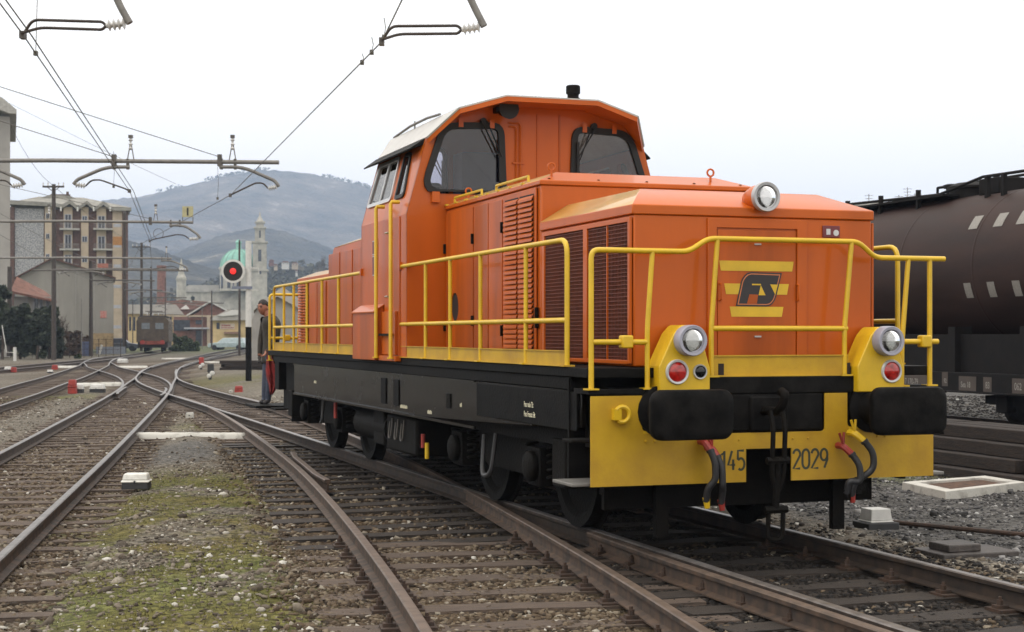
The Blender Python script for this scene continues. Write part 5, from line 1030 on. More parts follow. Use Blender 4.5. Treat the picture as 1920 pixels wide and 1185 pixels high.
ed = [(0, 1), (1, 2), (2, 3), (3, 4), (3, 5), (5, 6), (6, 7), (7, 8), (3, 9), (9, 10), (10, 11), (11, 12), (0, 13), (13, 14), (14, 15), (15, 16), (16, 17), (0, 18), (18, 19), (19, 20), (20, 21), (21, 22)]
bm_ = skin_mesh('body', js, ed, 0)
for m_ in (JACK, TROU, SHOE, SKINM): bm_.materials.append(m_)
zh = js[0][0][2] + .02; zs = js[16][0][2] + .015; hand_pts = [Vector(js[8][0]), Vector(js[12][0])]; neck = Vector(js[4][0])
for po in bm_.polygons:
    c_ = po.center; i = 0
    if c_.z < zh: i = 1
    if c_.z < zs: i = 2
    if min((c_ - h_).length for h_ in hand_pts) < .05 : i = 3
    if (c_ - neck).length < .07 and c_.z > neck.z - .03: i = 3
    po.material_index = i
body = bpy.data.objects.new('body', bm_); col.objects.link(body); body.parent = man
# hands with fingers
def hand(c_, dirv, palm, m_):
    d = Vector(dirv).normalized(); sd = Vector(palm).normalized(); th = d.cross(sd).normalized(); V = [(Vector(c_) - d * .03, .026), (Vector(c_) + d * .035, .034)]; E_ = [(0, 1)]
    V = [((Vector(c_) - d * .03)[:], (.03, .02)), ((Vector(c_) + d * .045)[:], (.04, .018))]
    for i, ln in enumerate((.065, .078, .072, .055)):
        b0 = Vector(c_) + d * .05 + sd * (i - 1.5) * .021; b1 = b0 + d * ln * .55 + th * .012; b2 = b1 + d * ln * .3 + th * .03; n0 = len(V); V += [(b0[:], .0095), (b1[:], .0088), (b2[:], .0075)]; E_ += [(1, n0), (n0, n0 + 1), (n0 + 1, n0 + 2)]
    t0 = Vector(c_) + sd * -.036 + d * .005; t1 = t0 - sd * .02 + d * .035 + th * .012; n0 = len(V); V += [(t0[:], .011), (t1[:], .010)]; E_ += [(0, n0), (n0, n0 + 1)]
    me = skin_mesh('hand', V, E_, 0, 1); me.materials.append(m_); o = bpy.data.objects.new('hand', me); col.objects.link(o); o.parent = man
hand(js[8][0], (0, -.1, -1), (.5, -.85, 0), mat('dark_glove', (.03, .025, .022), .7)); hand(js[12][0], (-.5, -.1, -.85), (.3, -.9, -.2), SKINM)
# head
hc = hp(493, 577, -.03) - O_; fd = Vector((-.50, -.86, -.06)).normalized(); rt = fd.cross(Vector((0, 0, 1))).normalized(); upv = rt.cross(fd)
def hpnt(a, b, c_): return hc + rt * a + fd * b + upv * c_
bmh = bmesh.new(); bmesh.ops.create_uvsphere(bmh, u_segments=28, v_segments=20, radius=1)
for v in bmh.verts:
    x, y, z = v.co; wx = .074; wy = .094; wz = .118
    if z < 0: wx *= 1 - .30 * (-z) ** 1.5; wy *= (1 - .18 * (-z)) if y > 0 else (1 - .5 * (-z))
    a, b, c_ = x * wx, y * wy, z * wz
    if y > .3:
        b += .026 * math.exp(-((a / .013) ** 2 + ((c_ + .018) / .026) ** 2)); b -= .010 * (math.exp(-(((abs(a) - .032) / .015) ** 2 + ((c_ - .012) / .012) ** 2))); b += .006 * math.exp(-((c_ - .034) / .010) ** 2)
        b += .007 * math.exp(-((a / .024) ** 2 + ((c_ + .058) / .009) ** 2)); b += .010 * math.exp(-((a / .03) ** 2 + ((c_ + .098) / .018) ** 2))
    v.co = hpnt(a, b, c_)
hm = bpy.data.meshes.new('head'); bmh.to_mesh(hm); bmh.free(); hm.shade_smooth(); hm.materials.append(SKINM); ho = bpy.data.objects.new('head', hm); col.objects.link(ho); ho.parent = body
bmh = bmesh.new(); bmesh.ops.create_icosphere(bmh, subdivisions=4, radius=1)
dele = []
for v in bmh.verts:
    x, y, z = v.co
    if (y > .05 and z < .50 - .25 * abs(x)) or z < -.42 or (y > -.25 and z < .05): dele.append(v); continue
    n_ = 1 + .05 * math.sin(17 * x + 9 * z) * math.sin(13 * y + 5 * x); v.co = hpnt(x * .081 * n_, y * .103 * n_ - .008, z * .128 * n_ + .004)
bmesh.ops.delete(bmh, geom=dele, context='VERTS'); hm = bpy.data.meshes.new('hair'); bmh.to_mesh(hm); bmh.free(); hm.shade_smooth(); hm.materials.append(HAIR); ho = bpy.data.objects.new('hair', hm); col.objects.link(ho); ho.parent = body; sl_ = ho.modifiers.new('t', 'SOLIDIFY'); sl_.thickness = .012
for s in (-1, 1):
    k = MB(); e = hpnt(s * .076, -.005, -.002); k.lathe([(.006, -.004), (.022, -.003), (.026, .006), (.012, .008)], e, 'y', 12); k.build('ear', SKINM, body, smooth=60)
    k = MB(); e = hpnt(s * .032, .082, .012); k.lathe([(.004, -.008), (.010, -.004), (.011, .0), (.004, .008)], e, 'z', 10); k.build('eye', mat('eye_dark', (.03, .025, .02), .3), body)
    k = MB(); k.tube([hpnt(s * .014, .095, .030), hpnt(s * .034, .093, .036), hpnt(s * .052, .078, .030)], .005, 5); k.build('eyebrow', HAIR, body)
k = MB(); k.tube([hpnt(-.022, .085, -.058), hpnt(0, .095, -.057), hpnt(.022, .085, -.058)], .004, 5); k.build('mouth', mat('lip', (.28, .10, .08), .5), body)
k = MB(); k.tube([hp(496, 582, -.02) - O_, hp(500, 589, -.01) - O_, hp(504, 598, 0) - O_], [.052, .050, .062], 12); k.build('neck', SKINM, body, smooth=60)
# jacket skirt and collar
jk = MB(); rings = []
for (u, v, rx, ry) in ((504, 592, .075, .075), (506, 597, .12, .10), (508, 606, .20, .145), (509, 620, .19, .15), (508, 645, .165, .15), (507, 662, .175, .16), (507, 676, .185, .165), (507, 682, .183, .163)):
    c_ = hp(u, v) - O_; rings.append([(c_.x + rx * math.cos(t) * .82 - ry * math.sin(t) * .3, c_.y + ry * math.sin(t) + rx * math.cos(t) * -.35, c_.z + .012 * math.sin(3 * t + v)) for t in np.linspace(0, 2 * math.pi, 21)[:-1]])
jk.add([q for r_ in rings for q in r_], [(i * 20 + j, i * 20 + (j + 1) % 20, (i + 1) * 20 + (j + 1) % 20, (i + 1) * 20 + j) for i in range(len(rings) - 1) for j in range(20)]); o = jk.build('jacket', JACK, body, smooth=60); md = o.modifiers.new('t', 'SOLIDIFY'); md.thickness = .012
# red flag held by the man
fl = MB(); V = []
for i, (u, v, wd) in enumerate(((501, 661, 4), (503, 672, 10), (506, 690, 19), (509, 706, 23), (511, 720, 18), (509, 732, 11), (507, 740, 5))):
    for j in range(7):
        t = j / 6 - .5; V.append(tuple(hp(u + t * wd + 2, v, -.24 + .035 * math.sin(j * 2.1 + i * .6))))
fl.add(V, [(i * 7 + j, i * 7 + j + 1, (i + 1) * 7 + j + 1, (i + 1) * 7 + j) for i in range(6) for j in range(6)]); o = fl.build('flag', mat('red_cloth', (0.22, 0.018, 0.016), .9, var=.25, scale=10, bump=.2), None, smooth=60); md = o.modifiers.new('t', 'SOLIDIFY'); md.thickness = .006; tag(o, 'drooping red flag in the hand of the man on the step', 'flag')
k = MB(); k.tube([hp(499, 655, -.22), hp(504, 676, -.23)], .011, 6); k.build('stick', TIMBER, o)
# rear step board he stands on
k = MB(); k.box(-1.62, -1.0, 13.86, 14.85, .485, .521); k.box(-1.12, -1.06, 13.87, 13.93, .47, 1.2); k.build('shunter_step', GRIME, loco)

# ------------------------------------------------------------------ overhead line
def insulator(m, p, q, n=4, r=.07):
    p, q = Vector(p), Vector(q); d = (q - p); pts = []; rs = []
    for i in range(n * 3 + 1):
        t = i / (n * 3); pts.append(p + d * t); rs.append(r if i % 3 == 1 else r * .42)
    m.tube(pts, rs, 10)
def gantry(label, Y, z, xl, xr, mast_h, arms, stays=(), r=.055, mast=True, pins=(), m=GALV, mr=.16):
    t = empty('catenary_gantry', (xl, Y, -.15)); tag(t, label, 'gantry'); B = Vector((xl, Y, -.15))
    def rel(p): return Vector(p) - B
    k = MB(); k.tube([rel((xl, Y, z)), rel(((xl + xr) / 2, Y, z + .03)), rel((xr, Y, z - .02))], r, 10); k.build('cross_tube', m, t, smooth=60)
    if mast:
        k = MB(); k.tube([rel((xl, Y + .1, -.15)), rel((xl, Y + .1, mast_h))], [mr, mr * .75], 10); k.build('mast', MASTB, t, smooth=60)
    for p in stays:
        k = MB(); k.tube([rel((xl, Y + .05, mast_h - .2 - p[1])), rel((p[0], Y, z + .12))], .010, 5); k.build('stay_wire', DARKGALV, t)
        k = MB(); k.box(p[0] - xl - .05, p[0] - xl + .05, -.07, .07, z + .15 - .12, z + .15 + .18); k.build('stay_clamp', DARKGALV, t)
    for x in pins:
        k = MB(); k.tube([rel((x - .09, Y, z)), rel((x - .02, Y, z + .42))], .014, 5); k.tube([rel((x + .09, Y, z)), rel((x + .02, Y, z + .42))], .014, 5); k.build('pin_bracket', DARKGALV, t)
        k = MB(); insulator(k, rel((x, Y, z + .30)), rel((x, Y, z + .62)), 3, .06); k.build('pin_insulator', PORC, t); k = MB(); k.box(x - xl - .05, x - xl + .05, -.05, .05, z + .15 + .60, z + .15 + .68); k.build('wire_clamp', DARKGALV, t)
    for (xa, xb, zb, xw, zw, rr_) in arms:      # fixed on tube at xa, hoop end xb/zb, contact wire at xw/zw
        s = 1 if xb > xa else -1
        k = MB(); k.tube(bend([rel((xa - s * .25, Y - .02, z - .14)), rel((xa + s * .35, Y - .02, z - .14)), rel((xb - s * .10, Y - .02, z - .14 - (z - zb) * .55)), rel((xb, Y - .02, zb))], .35, 8), rr_, 10); k.build('hoop_arm', GALV, t, smooth=60)
        for dx in (-.2, .15):
            k = MB(); k.box(xa - xl + s * dx - .03, xa - xl + s * dx + .03, -.05, .05, z - .2 + .15, z + .07 + .15); k.build('tube_clamp', DARKGALV, t)
        e = Vector((xb, Y - .02, zb)); wp = Vector((xw, Y - .02, zw)); d = (wp - e); i0 = e + d * .04; i1 = e + d * .22
        k = MB(); insulator(k, rel(i0), rel(i1), 4, rr_ * 1.7); k.build('insulator', PORC, t, smooth=60)
        k = MB(); sp = rr_ * 1.1
        if Y > 25:
            k.tube(bend([rel(i1), rel(i1 + d * .10 + Vector((0, 0, .16))), rel(i1 + d * .25 + Vector((0, 0, .20))), rel(wp + Vector((s * .12, 0, .06))), rel(wp)], .12), rr_ * .5, 6)
        else:
          for q in (sp, -sp):
              k.tube(bend([rel(i1), rel(i1 + Vector((-s * .05, 0, q))), rel(wp + Vector((s * (.12 + .1 * (q < 0)), 0, .14 + q))), rel(wp + Vector((0, -.1 * (q < 0), 0)))], .08), rr_ * .42, 6)
        k.build('steady_arm', MASTB, t, smooth=60); k = MB(); k.box(*(lambda v: (v.x - .03, v.x + .03, v.y - .06, v.y + .06, v.z - .05, v.z + .04))(rel(wp)), ); k.build('wire_clip', DARKGALV, t)
    return t
def pu(u, Y): return (u - 960) / FPX * Y
def pz(v, Y): return EYE - (v - HY) / FPX * Y
Y0 = 19.4
gantry('nearest overhead line gantry whose bent arms hang in at the top edge', Y0, pz(-60, Y0), pu(-420, Y0), pu(1080, Y0), 9.4, [(pu(150, Y0), pu(244, Y0), pz(44, Y0), pu(44, Y0), pz(66, Y0), .045), (pu(812, Y0), pu(908, Y0), pz(50, Y0), pu(716, Y0), pz(78, Y0), .045)], r=.06)
Y1 = 39.6
gantry('long grey overhead gantry tube above the left track ending left of the mountain', Y1, pz(303, Y1), pu(-330, Y1), pu(523, Y1), 9.6, [(pu(225, Y1), pu(138, Y1), pz(346, Y1), pu(243, Y1), pz(358, Y1), .045), (pu(430, Y1), pu(523, Y1), pz(350, Y1), pu(432, Y1), pz(366, Y1), .045), (pu(-40, Y1), pu(47, Y1), pz(346, Y1), pu(-60, Y1), pz(360, Y1), .045)],
       stays=((pu(214, Y1), .9), (pu(412, Y1), 0)), pins=(pu(245, Y1), pu(436, Y1)))
Y2 = 60.0
gantry('grey gantry tube carrying the square yellow sign', Y2, pz(416, Y2), pu(-120, Y2), pu(362, Y2), 8.6, [(pu(330, Y2), pu(376, Y2), pz(447, Y2), pu(281, Y2), pz(452, Y2), .05), (pu(-60, Y2), pu(-10, Y2), pz(445, Y2), pu(-80, Y2), pz(452, Y2), .05)], stays=((pu(282, Y2), .4),), pins=(pu(292, Y2), pu(92, Y2)))
Y3 = 89.0
gantry('third gantry tube crossing in front of the apartment block', Y3, pz(484, Y3), pu(-60, Y3), pu(322, Y3), 8.2, [(pu(310, Y3), pu(352, Y3), pz(505, Y3), pu(280, Y3), pz(507, Y3), .05)], pins=(pu(312, Y3),), r=.06)
fargs = []
for i, (Y, v, ul, ur, base, at_, lb) in enumerate(((106, 505, 100, 352, 674, 345, 'gantry on the tall mast with crossarm in front of the gabled house'), (126, 526, 170, 290, 666, 490, 'gantry on the mast beside the gabled house'), (146, 544, 233, 305, 661, 395, 'gantry on the mast at the apartment block corner'), (165, 558, 265, 350, 658, 455, 'gantry on the pole with crossarm behind the electric engine'), (185, 568, 283, 420, 655, 520, 'farthest low gantry by the brick warehouse'))):
    sp = pu(30, Y) - pu(0, Y); a = pu(ul, Y) + sp * 1.2
    gantry(lb, Y, pz(v, Y), pu(ul, Y), pu(ur, Y), pz(at_, Y), [(a, a - sp * .9, pz(v + 7, Y), a - sp * .2, pz(v + 12, Y), .05), (a + sp, a + sp * 2, pz(v + 7, Y), a + sp * 1.4, pz(v + 12, Y), .05)], r=.06, pins=(), m=DARKGALV, mr=.17)
gantry('dark extra gantry tube below the third one reaching to the round loop', 98, pz(507, 98), pu(60, 98), pu(353, 98), 7, [], r=.05, mast=False, m=DARKGALV)
# crossarm tops on two poles
for (u, v, Y, wd, lb) in ((100, 345, 106, 40, 'telegraph crossarm with insulators atop the tall left mast'), (265, 458, 165, 34, 'telegraph crossarm with insulators atop the far pole')):
    t = empty('telegraph_crossarm', at(u, v + 5, Y - .25)); tag(t, lb, 'crossarm'); hw = wd / 2 / FPX * Y
    k = MB(); k.box(-hw, hw, -.05, .05, -.06, .06); k.tube([(-hw * .6, 0, 0), (0, 0, -hw * .5), (hw * .6, 0, 0)], .03, 5); k.build('arm', MASTB, t)
    for x in (-.95, -.5, .5, .95):
        k = MB(); insulator(k, (x * hw, 0, .04), (x * hw, 0, .30), 2, .06); k.build('insulator', PORC, t)
# masts standing alone
for (u, vt, vb, Y, r_, lb) in ((449, 450, 667, 118, .10, 'thin dark pole standing behind the round red signal'), (397, 545, 652, 170, .09, 'thin pole in front of the brick warehouse gable'), (379, 575, 655, 165, .05, 'very thin pale post near the warehouse'), (283, 500, 657, 160, .10, 'dark pole right behind the electric engine'), (310, 520, 657, 175, .07, 'slim pole right of the electric engine roof'), (153, 560, 664, 120, .05, 'thin steel pole in front of the blank gabled wall'), (18, 500, 668, 110, .22, 'brown mast among the dark shrubs at left'), (249, 565, 656, 170, .06, 'slim pole left of the electric engine')):
    k = MB(); k.tube([at(u, vb, Y) * 1.0, at(u, vt, Y)], [r_, r_ * .7], 8); P0 = at(u, vb, Y); k.v = [(a - P0.x, b - P0.y, max(c_, -.3) - P0.z) for a, b, c_ in k.v]; o = k.build('pole', MASTB if r_ > .055 else GALV, None, smooth=60); o.location = P0; tag(o, lb, 'pole')
# contact wires
def wire(label, pts, r=.009, sag=0.0, name='contact_wire'):
    P_ = []
    for i in range(len(pts) - 1):
        a, b = Vector(pts[i]), Vector(pts[i + 1]); n_ = 8
        for j in range(n_): t = j / n_; q = a.lerp(b, t); q.z -= sag * 4 * t * (1 - t); P_.append(q)
    P_.append(Vector(pts[-1])); k = MB(); k.tube(P_, r, 5); o = k.build(name, COPPER, None, smooth=60); tag(o, label, 'wire'); return o
cw = [(pu(-60, 17.5), 17.5, pz(-75, 17.5)), (pu(44, Y0), Y0, pz(66, Y0)), (pu(243, Y1), Y1, pz(358, Y1)), (pu(281, Y2), Y2, pz(452, Y2)), (pu(285, Y3), Y3, pz(507, Y3)), at(288, 545, 146)]
wire('left contact wire running over the left track from the top corner', cw); wire('second parallel contact wire over the left track', [(a + .10 - .0 * i, b, c_ - .0) for i, (a, b, c_) in enumerate(cw[:4])])
cw2 = [at(790, -75, 16.5), (pu(716, Y0), Y0, pz(78, Y0)), (pu(432, Y1), Y1, pz(366, Y1)), (pu(281, Y2) - .3, Y2, pz(456, Y2)), (pu(240, Y3), Y3, pz(505, Y3))]
wire('right contact wire descending from the top edge towards the church', cw2)
wire('thin long wire from the top of the left tower block to the gantry', [at(10, 190, 120), at(215, 292, 100), at(330, 345, 90)], .012, name='line_wire')
for i, (a, b, lb) in enumerate((((20, 235, 100), (100, 348, 106), 'telegraph wire from the left tower to the tall mast'), ((100, 348, 106), (265, 460, 165), 'telegraph wire from the tall mast to the far pole'), ((0, 400, 90), (265, 520, 165), 'lower telegraph wire crossing the apartment block'), ((0, 440, 90), (233, 540, 146), 'lowest slack wire in front of the gabled house'))):
    wire(lb, [at(*a), at(*b)], .014, .5, 'line_wire')
# dropper clips and hangers on the wires
for (u, v, Y, h_, lb) in ((67, 100, 20.8, 1.4, 'twisted dropper wire by the top left arm'), (720, 70, 19.6, .25, 'dropper clip at the right wire bend'), (697, 98, 20.2, .2, 'pair of dropper clips just below the right arm'), (679, 117, 20.9, .12, 'single dropper clip lowest on the right wire'), (213, 350, 39.7, .9, 'dropper wire under the long gantry at left'), (408, 372, 39.8, .8, 'dropper wire under the long gantry at right')):
    p = at(u, v, Y); k = MB(); k.box(-.025, .025, -.03, .03, -.03, .03); k.tube([(0, 0, 0), (.02, 0, h_ * .5), (0, 0, h_)], .005, 4); o = k.build('dropper', COPPER, None); o.location = p; tag(o, lb, 'dropper')
# yellow square sign on gantry
sp_ = at(352, 397, Y2 - .05); t = empty('line_sign', sp_); tag(t, 'square yellow sign with black bar above the second gantry tube', 'sign')
k = MB(); k.box(-.21, .21, -.02, .02, -.21, .21); k.build('board', mat('sign_yellow', (.42, .39, .22), .6), t)
k = MB(); k.box(-.035, .035, -.026, -.0205, -.15, .15); k.build('mark', BOXD, t); k = MB()
for s in (-.2, .2): k.tube([(s, .02, -.20), (s, .02, -.42)], .015, 5)
k.build('bracket', DARKGALV, t)
# loop of wire
k = MB(); k.tube([at(297, 438, 62) + Vector((.2 * math.cos(a), 0, .2 * math.sin(a))) for a in np.linspace(0, 6.28, 19)[:-1]], .012, 5, closed=True); o = k.build('wire_loop', DARKGALV, None); tag(o, 'round loop of wire hanging under the second gantry', 'wire loop')
# ------------------------------------------------------------------ town behind the yard
PLAST = mat('grey_render', (0.34, 0.325, 0.30), .9, var=.08, scale=.6, bump=.2, bscale=8); PLAST2 = mat('grey_green_render', (0.28, 0.265, 0.235), .9, var=.12, scale=.5, stretch=(1, 1, .3)); CREAM = mat('cream_render', (0.47, 0.385, 0.285), .9, var=.08, scale=1); BROWNB = mat('brown_brick', (0.105, 0.058, 0.045), .85, var=.2, scale=3)
SPECK = mat('pebbledash', (0.42, 0.42, 0.42), .95, scale=7, detail=6, c2=(0.17, 0.17, 0.18), lo=.40, hi=.60); ROOFC = mat('grey_roof', (0.26, 0.25, 0.22), .9, var=.15, scale=1); TILE = mat('red_tile', (0.20, 0.095, 0.068), .9, var=.2, scale=2); WINF = mat('window_dark', (0.045, 0.05, 0.065), .2, var=.3, scale=2); SHUT = mat('pale_shutter', (0.40, 0.41, 0.45), .6, var=.1); BRICK = mat('red_brick', (0.19, 0.09, 0.065), .9, var=.2, scale=2.5); STONEC = mat('church_stone', (0.40, 0.38, 0.33), .9, var=.15, scale=.7); COPP = mat('verdigris', (0.22, 0.46, 0.37), .7, var=.15, scale=.5); YELR = mat('yellow_render', (0.60, 0.46, 0.24), .9, var=.1, scale=1); CORRUG = mat('grey_corrugated_roof', (0.38, 0.36, 0.33), .85, var=.12, scale=.6)
UC = {'tall grey tower block cut by the left edge': 19, 'cream and brown apartment block with balconies and zigzag roof edge': 180, 'large blank grey wall of the gabled house before the apartment block': 190, 'small pale house with sloping red tiled roof behind the shrubs': 80,
      'tall brick factory chimney beside the white spire': 303, 'slim pale church spire left of the green dome': 340, 'brick warehouse with white edged gable roof behind the tracks': 390, 'low cream warehouse with grey roof behind the electric engine': 300, 'long red roofed sheds behind the cream warehouse': 380, 'yellow house with white roof and red sign right of the warehouse': 440,
      'grey concrete shed with pale roof behind the man on the step': 480, 'domed stone church with green copper dome and bell tower': 470, 'pale flat roofed building with aerials behind the tank wagon': 1640}
class House:
    """a facade square to the camera, measured on the photograph at distance Y; depth runs away from the camera"""
    def __init__(s, name, label, Y, cat='building', uc=None):
        uc = uc if uc is not None else UC.get(label, 200)
        s.Y = Y; s.f = math.atan2(uc - 960, FPX); s.D = Y / math.cos(s.f)
        s.o = empty(name, (pu(uc, Y), Y, -.2), -s.f); tag(s.o, label, cat); s.B = s.o.location.copy()
    def x(s, u): return s.D * math.tan(math.atan2(u - 960, FPX) - s.f)
    def z(s, v, u=None):
        y = s.Y
        if u is not None: q = math.atan2(u - 960, FPX); y = s.D * math.cos(q) / math.cos(q - s.f)
        return max(EYE - (v - HY) / FPX * y, -.2) + .2
    def box(s, name, u0, u1, v0, v1, d0, d1, m, parent=None):
        k = MB(); um = (u0 + u1) / 2; k.box(s.x(u0), s.x(u1), d0, d1, s.z(v1, um), s.z(v0, um)); return k.build(name, m, parent or s.o, smooth=0)
    def poly(s, name, pts, d0, d1, m, parent=None):
        k = MB(); k.prism([(s.x(u), s.z(v, u)) for u, v in pts], d0, d1, 'y'); return k.build(name, m, parent or s.o, smooth=0)
    def win(s, u0, u1, v0, v1, m=None, frame=True, parent=None, d=0.0):
        f_ = s.box('window', u0, u1, v0, v1, -.06 + d, .02 + d, SHUT if frame else WINF, parent)
        if frame:
            w_ = (u1 - u0) * .12; mid = (u0 + u1) / 2
            for (a, b) in ((u0 + w_, mid - w_ * .4), (mid + w_ * .4, u1 - w_)):
                s.box('pane', a, b, v0 + 1.0, v1 - .6, -.075 + d, -.061 + d, m or WINF, f_)
        return f_
# leftmost tower block
h_ = House('apartment_building', 'tall grey tower block cut by the left edge', 116)
h_.box('wall', -160, 19, 215, 670, 0, 16, PLAST); h_.poly('roof_slab', [(-160, 120), (5, 187), (31, 209), (31, 216), (19, 216), (-160, 150)], -1.0, 17, CONC)
# apartment block behind the gabled house
h_ = House('apartment_building', 'cream and brown apartment block with balconies and zigzag roof edge', 200)
h_.box('wall', 18, 239, 392, 655, 0, 12, BROWNB); h_.box('pebbledash_panel', 28, 82, 391, 655, -.12, .0, SPECK)
h_.box('corner_pier', 229, 240, 396, 655, -.35, .0, BROWNB); h_.box('corner_pier', 18, 27, 388, 655, -.35, .0, BROWNB)
for (a, b) in ((84, 104), (119, 136), (152, 166), (181, 199), (211, 229)): h_.box('cream_bay', a, b, 388, 655, -.22, .0, CREAM)
h_.poly('fascia', [(18, 376), (100, 381), (117, 384), (131, 376), (146, 389), (163, 377), (178, 390), (194, 378), (210, 390), (246, 390), (246, 396), (209, 396), (194, 385), (178, 396), (163, 384), (146, 395), (131, 383), (117, 391), (100, 388), (18, 384)], -.9, .4, ROOFC)
k = MB(); zf = h_.z(384); k.add([(h_.x(16), -.6, zf), (h_.x(246), -.6, zf - .3), (h_.x(246), 13, zf - .3), (h_.x(16), 13, zf), (h_.x(70), 4, h_.z(366)), (h_.x(155), 4, h_.z(366)), (h_.x(155), 9, h_.z(366)), (h_.x(70), 9, h_.z(366))], [(0, 1, 5, 4), (1, 2, 6, 5), (2, 3, 7, 6), (3, 0, 4, 7), (4, 5, 6, 7)]); k.build('roof', ROOFC, h_.o, smooth=0)
h_.poly('roof_house', [(48, 376), (93, 361), (130, 363), (150, 372), (158, 376)], 3, 8, ROOFC); h_.box('chimney', 93, 131, 359, 363, 4, 5, BROWNB); h_.box('chimney', 123, 128, 354, 362, 4, 5, BROWNB)
rows = (402, 440, 478, 516, 554, 592, 630)
for r_, v in enumerate(rows):
    h_.win(121, 134.5, v, v + 26, d=-.22); h_.win(183, 197.5, v + 3, v + 28, d=-.22); h_.win(153.5, 164, v + 3, v + 14, d=-.22); h_.win(86, 93, v - 2, v + 8, d=-.22); h_.box('window_band', 213, 227, v + 18, v + 24, -.25, -.2205, SHUT); pass
    for (a, b) in ((112, 149), (175, 211)):
        bl = h_.box('balcony', a, b, v + 27, v + 30, -1.3, -.2, CONC); h_.box('balustrade', a + 1, b - 1, v + 18, v + 19, -1.28, -1.22, GALV, bl)
        kk = MB()
        for u in np.arange(a + 1, b - 1, 1.5): kk.box(h_.x(u), h_.x(u) + .03, -1.27, -1.24, h_.z(v + 27), h_.z(v + 18))
        kk.build('baluster_row', GALV, bl, smooth=0)['kind'] = 'stuff'
h_.box('orange_panel', 211.5, 228.5, 444, 460, -.26, -.221, mat('ochre_panel', (.42, .20, .06), .8)); h_.box('awning', 183, 203, 495, 503, -1.5, -1.3, mat('coral_awning', (.36, .13, .09), .8))
for u in (114, 145, 175, 206): h_.box('roof_lamp', u - 1, u + 2, 389, 397, -1.1, -.9, WHITEP)
# blank gabled house
h_ = House('house', 'large blank grey wall of the gabled house before the apartment block', 150)
h_.poly('wall', [(30, 655), (30, 523), (98, 485), (213, 522), (213, 655)], 0, 12, PLAST2)
for (p0, p1) in (((26, 521), (98, 483)), ((98, 483), (217, 520))): h_.poly('roof_edge', [(p0[0], p0[1] + 3), p0, p1, (p1[0], p1[1] + 3)], -.4, 12.3, BROWNB)
kk = h_.box('poster', 188, 200, 583, 596, -.05, -.002, mat('faded_poster', (.46, .30, .26), .9, c2=(.45, .10, .08), scale=6)); h_.box('plinth', 172, 213, 625, 655, -.06, -.002, mat('ochre_plinth', (.33, .24, .13), .9, var=.2, scale=3))
for u in (108, 142, 176): h_.box('pilaster_seam', u, u + .6, 505, 650, -.03, -.001, CONC)
# small house with red roof
h_ = House('house', 'small pale house with sloping red tiled roof behind the shrubs', 132)
h_.box('wall', 26, 103, 556, 660, 0, 8, PLAST); k = MB(); k.add([(h_.x(20), -.7, h_.z(546)), (h_.x(106), -.7, h_.z(564)), (h_.x(84), 4, h_.z(543)), (h_.x(30), 4, h_.z(516)), (h_.x(20), -.7, h_.z(550)), (h_.x(106), -.7, h_.z(568)), (h_.x(84), 4, h_.z(549)), (h_.x(30), 4, h_.z(522))], [(0, 1, 2, 3), (7, 6, 5, 4), (0, 4, 5, 1), (1, 5, 6, 2), (2, 6, 7, 3), (3, 7, 4, 0)]); k.build('roof', TILE, h_.o, smooth=0)
for (a, b) in ((64, 72), (74, 80), (86, 94)): h_.win(a, b, 560, 583)
for u in (50, 62): h_.box('downpipe', u, u + 1, 556, 655, -.12, -.02, SHUT)
# brick chimney, spire, warehouses
h_ = House('chimney_stack', 'tall brick factory chimney beside the white spire', 330, 'chimney'); k = MB(); k.lathe([(1.15, 0), (.9, h_.z(503)), (1.0, h_.z(502)), (1.0, h_.z(498))], (h_.x(303), 0, 0), 'z', 14); k.build('shaft', BRICK, h_.o)
h_ = House('spire', 'slim pale church spire left of the green dome', 420, 'spire'); k = MB(); k.lathe([(1.3, 0), (1.3, h_.z(520)), (.9, h_.z(515)), (.1, h_.z(485))], (h_.x(340), 0, 0), 'z', 8); k.build('tower', STONEC, h_.o, smooth=0); k = MB(); k.lathe([(1.5, h_.z(525)), (1.5, h_.z(522))], (h_.x(340), 0, 0), 'z', 8); k.build('cornice', STONEC, h_.o)
h_ = House('warehouse', 'brick warehouse with white edged gable roof behind the tracks', 235)
h_.poly('gable', [(352, 600), (394, 567), (428, 584), (428, 600)], 0, 20, BRICK); h_.box('wall', 325, 398, 600, 655, .2, 20, BRICK); h_.box('cream_band', 268, 420, 591, 594, -.25, -.02, CREAM); h_.box('pier', 388, 394, 594, 655, -.3, -.02, CREAM)
for (p0, p1) in (((350, 590), (394, 564)), ((394, 564), (430, 583))): h_.poly('roof_edge', [(p0[0], p0[1] + 3), p0, p1, (p1[0], p1[1] + 3)], -.4, 20.3, WHITEP)
h_.box('dark_opening', 326, 356, 600, 620, .05, .19, WINF); h_.box('canopy', 345, 392, 614, 617, -.8, .18, SHUT); h_.box('door', 367, 378, 620, 650, .1, .19, WINF); h_.win(367, 379, 595, 608, frame=False, d=.15)
h_ = House('warehouse', 'low cream warehouse with grey roof behind the electric engine', 250)
h_.box('wall', 232, 326, 588, 655, 0, 15, YELR); h_.poly('roof', [(222, 588), (236, 571), (330, 571), (345, 590)], -.6, 8, CORRUG)
for u in (242, 250, 258, 318): h_.box('window', u, u + 4, 594, 620, -.05, .0, WINF)
for (u, v) in ((314, 568), (326, 574), (347, 573)): h_.poly('skylight', [(u - 9, v + 6), (u + 2, v - 2), (u + 9, v + 6)], 2, 4, WHITEP)
h_ = House('warehouse', 'long red roofed sheds behind the cream warehouse', 300); h_.box('wall', 280, 440, 580, 650, 0, 30, BRICK); h_.poly('roof', [(270, 582), (300, 566), (345, 562), (400, 567), (420, 580)], -.5, 20, TILE)
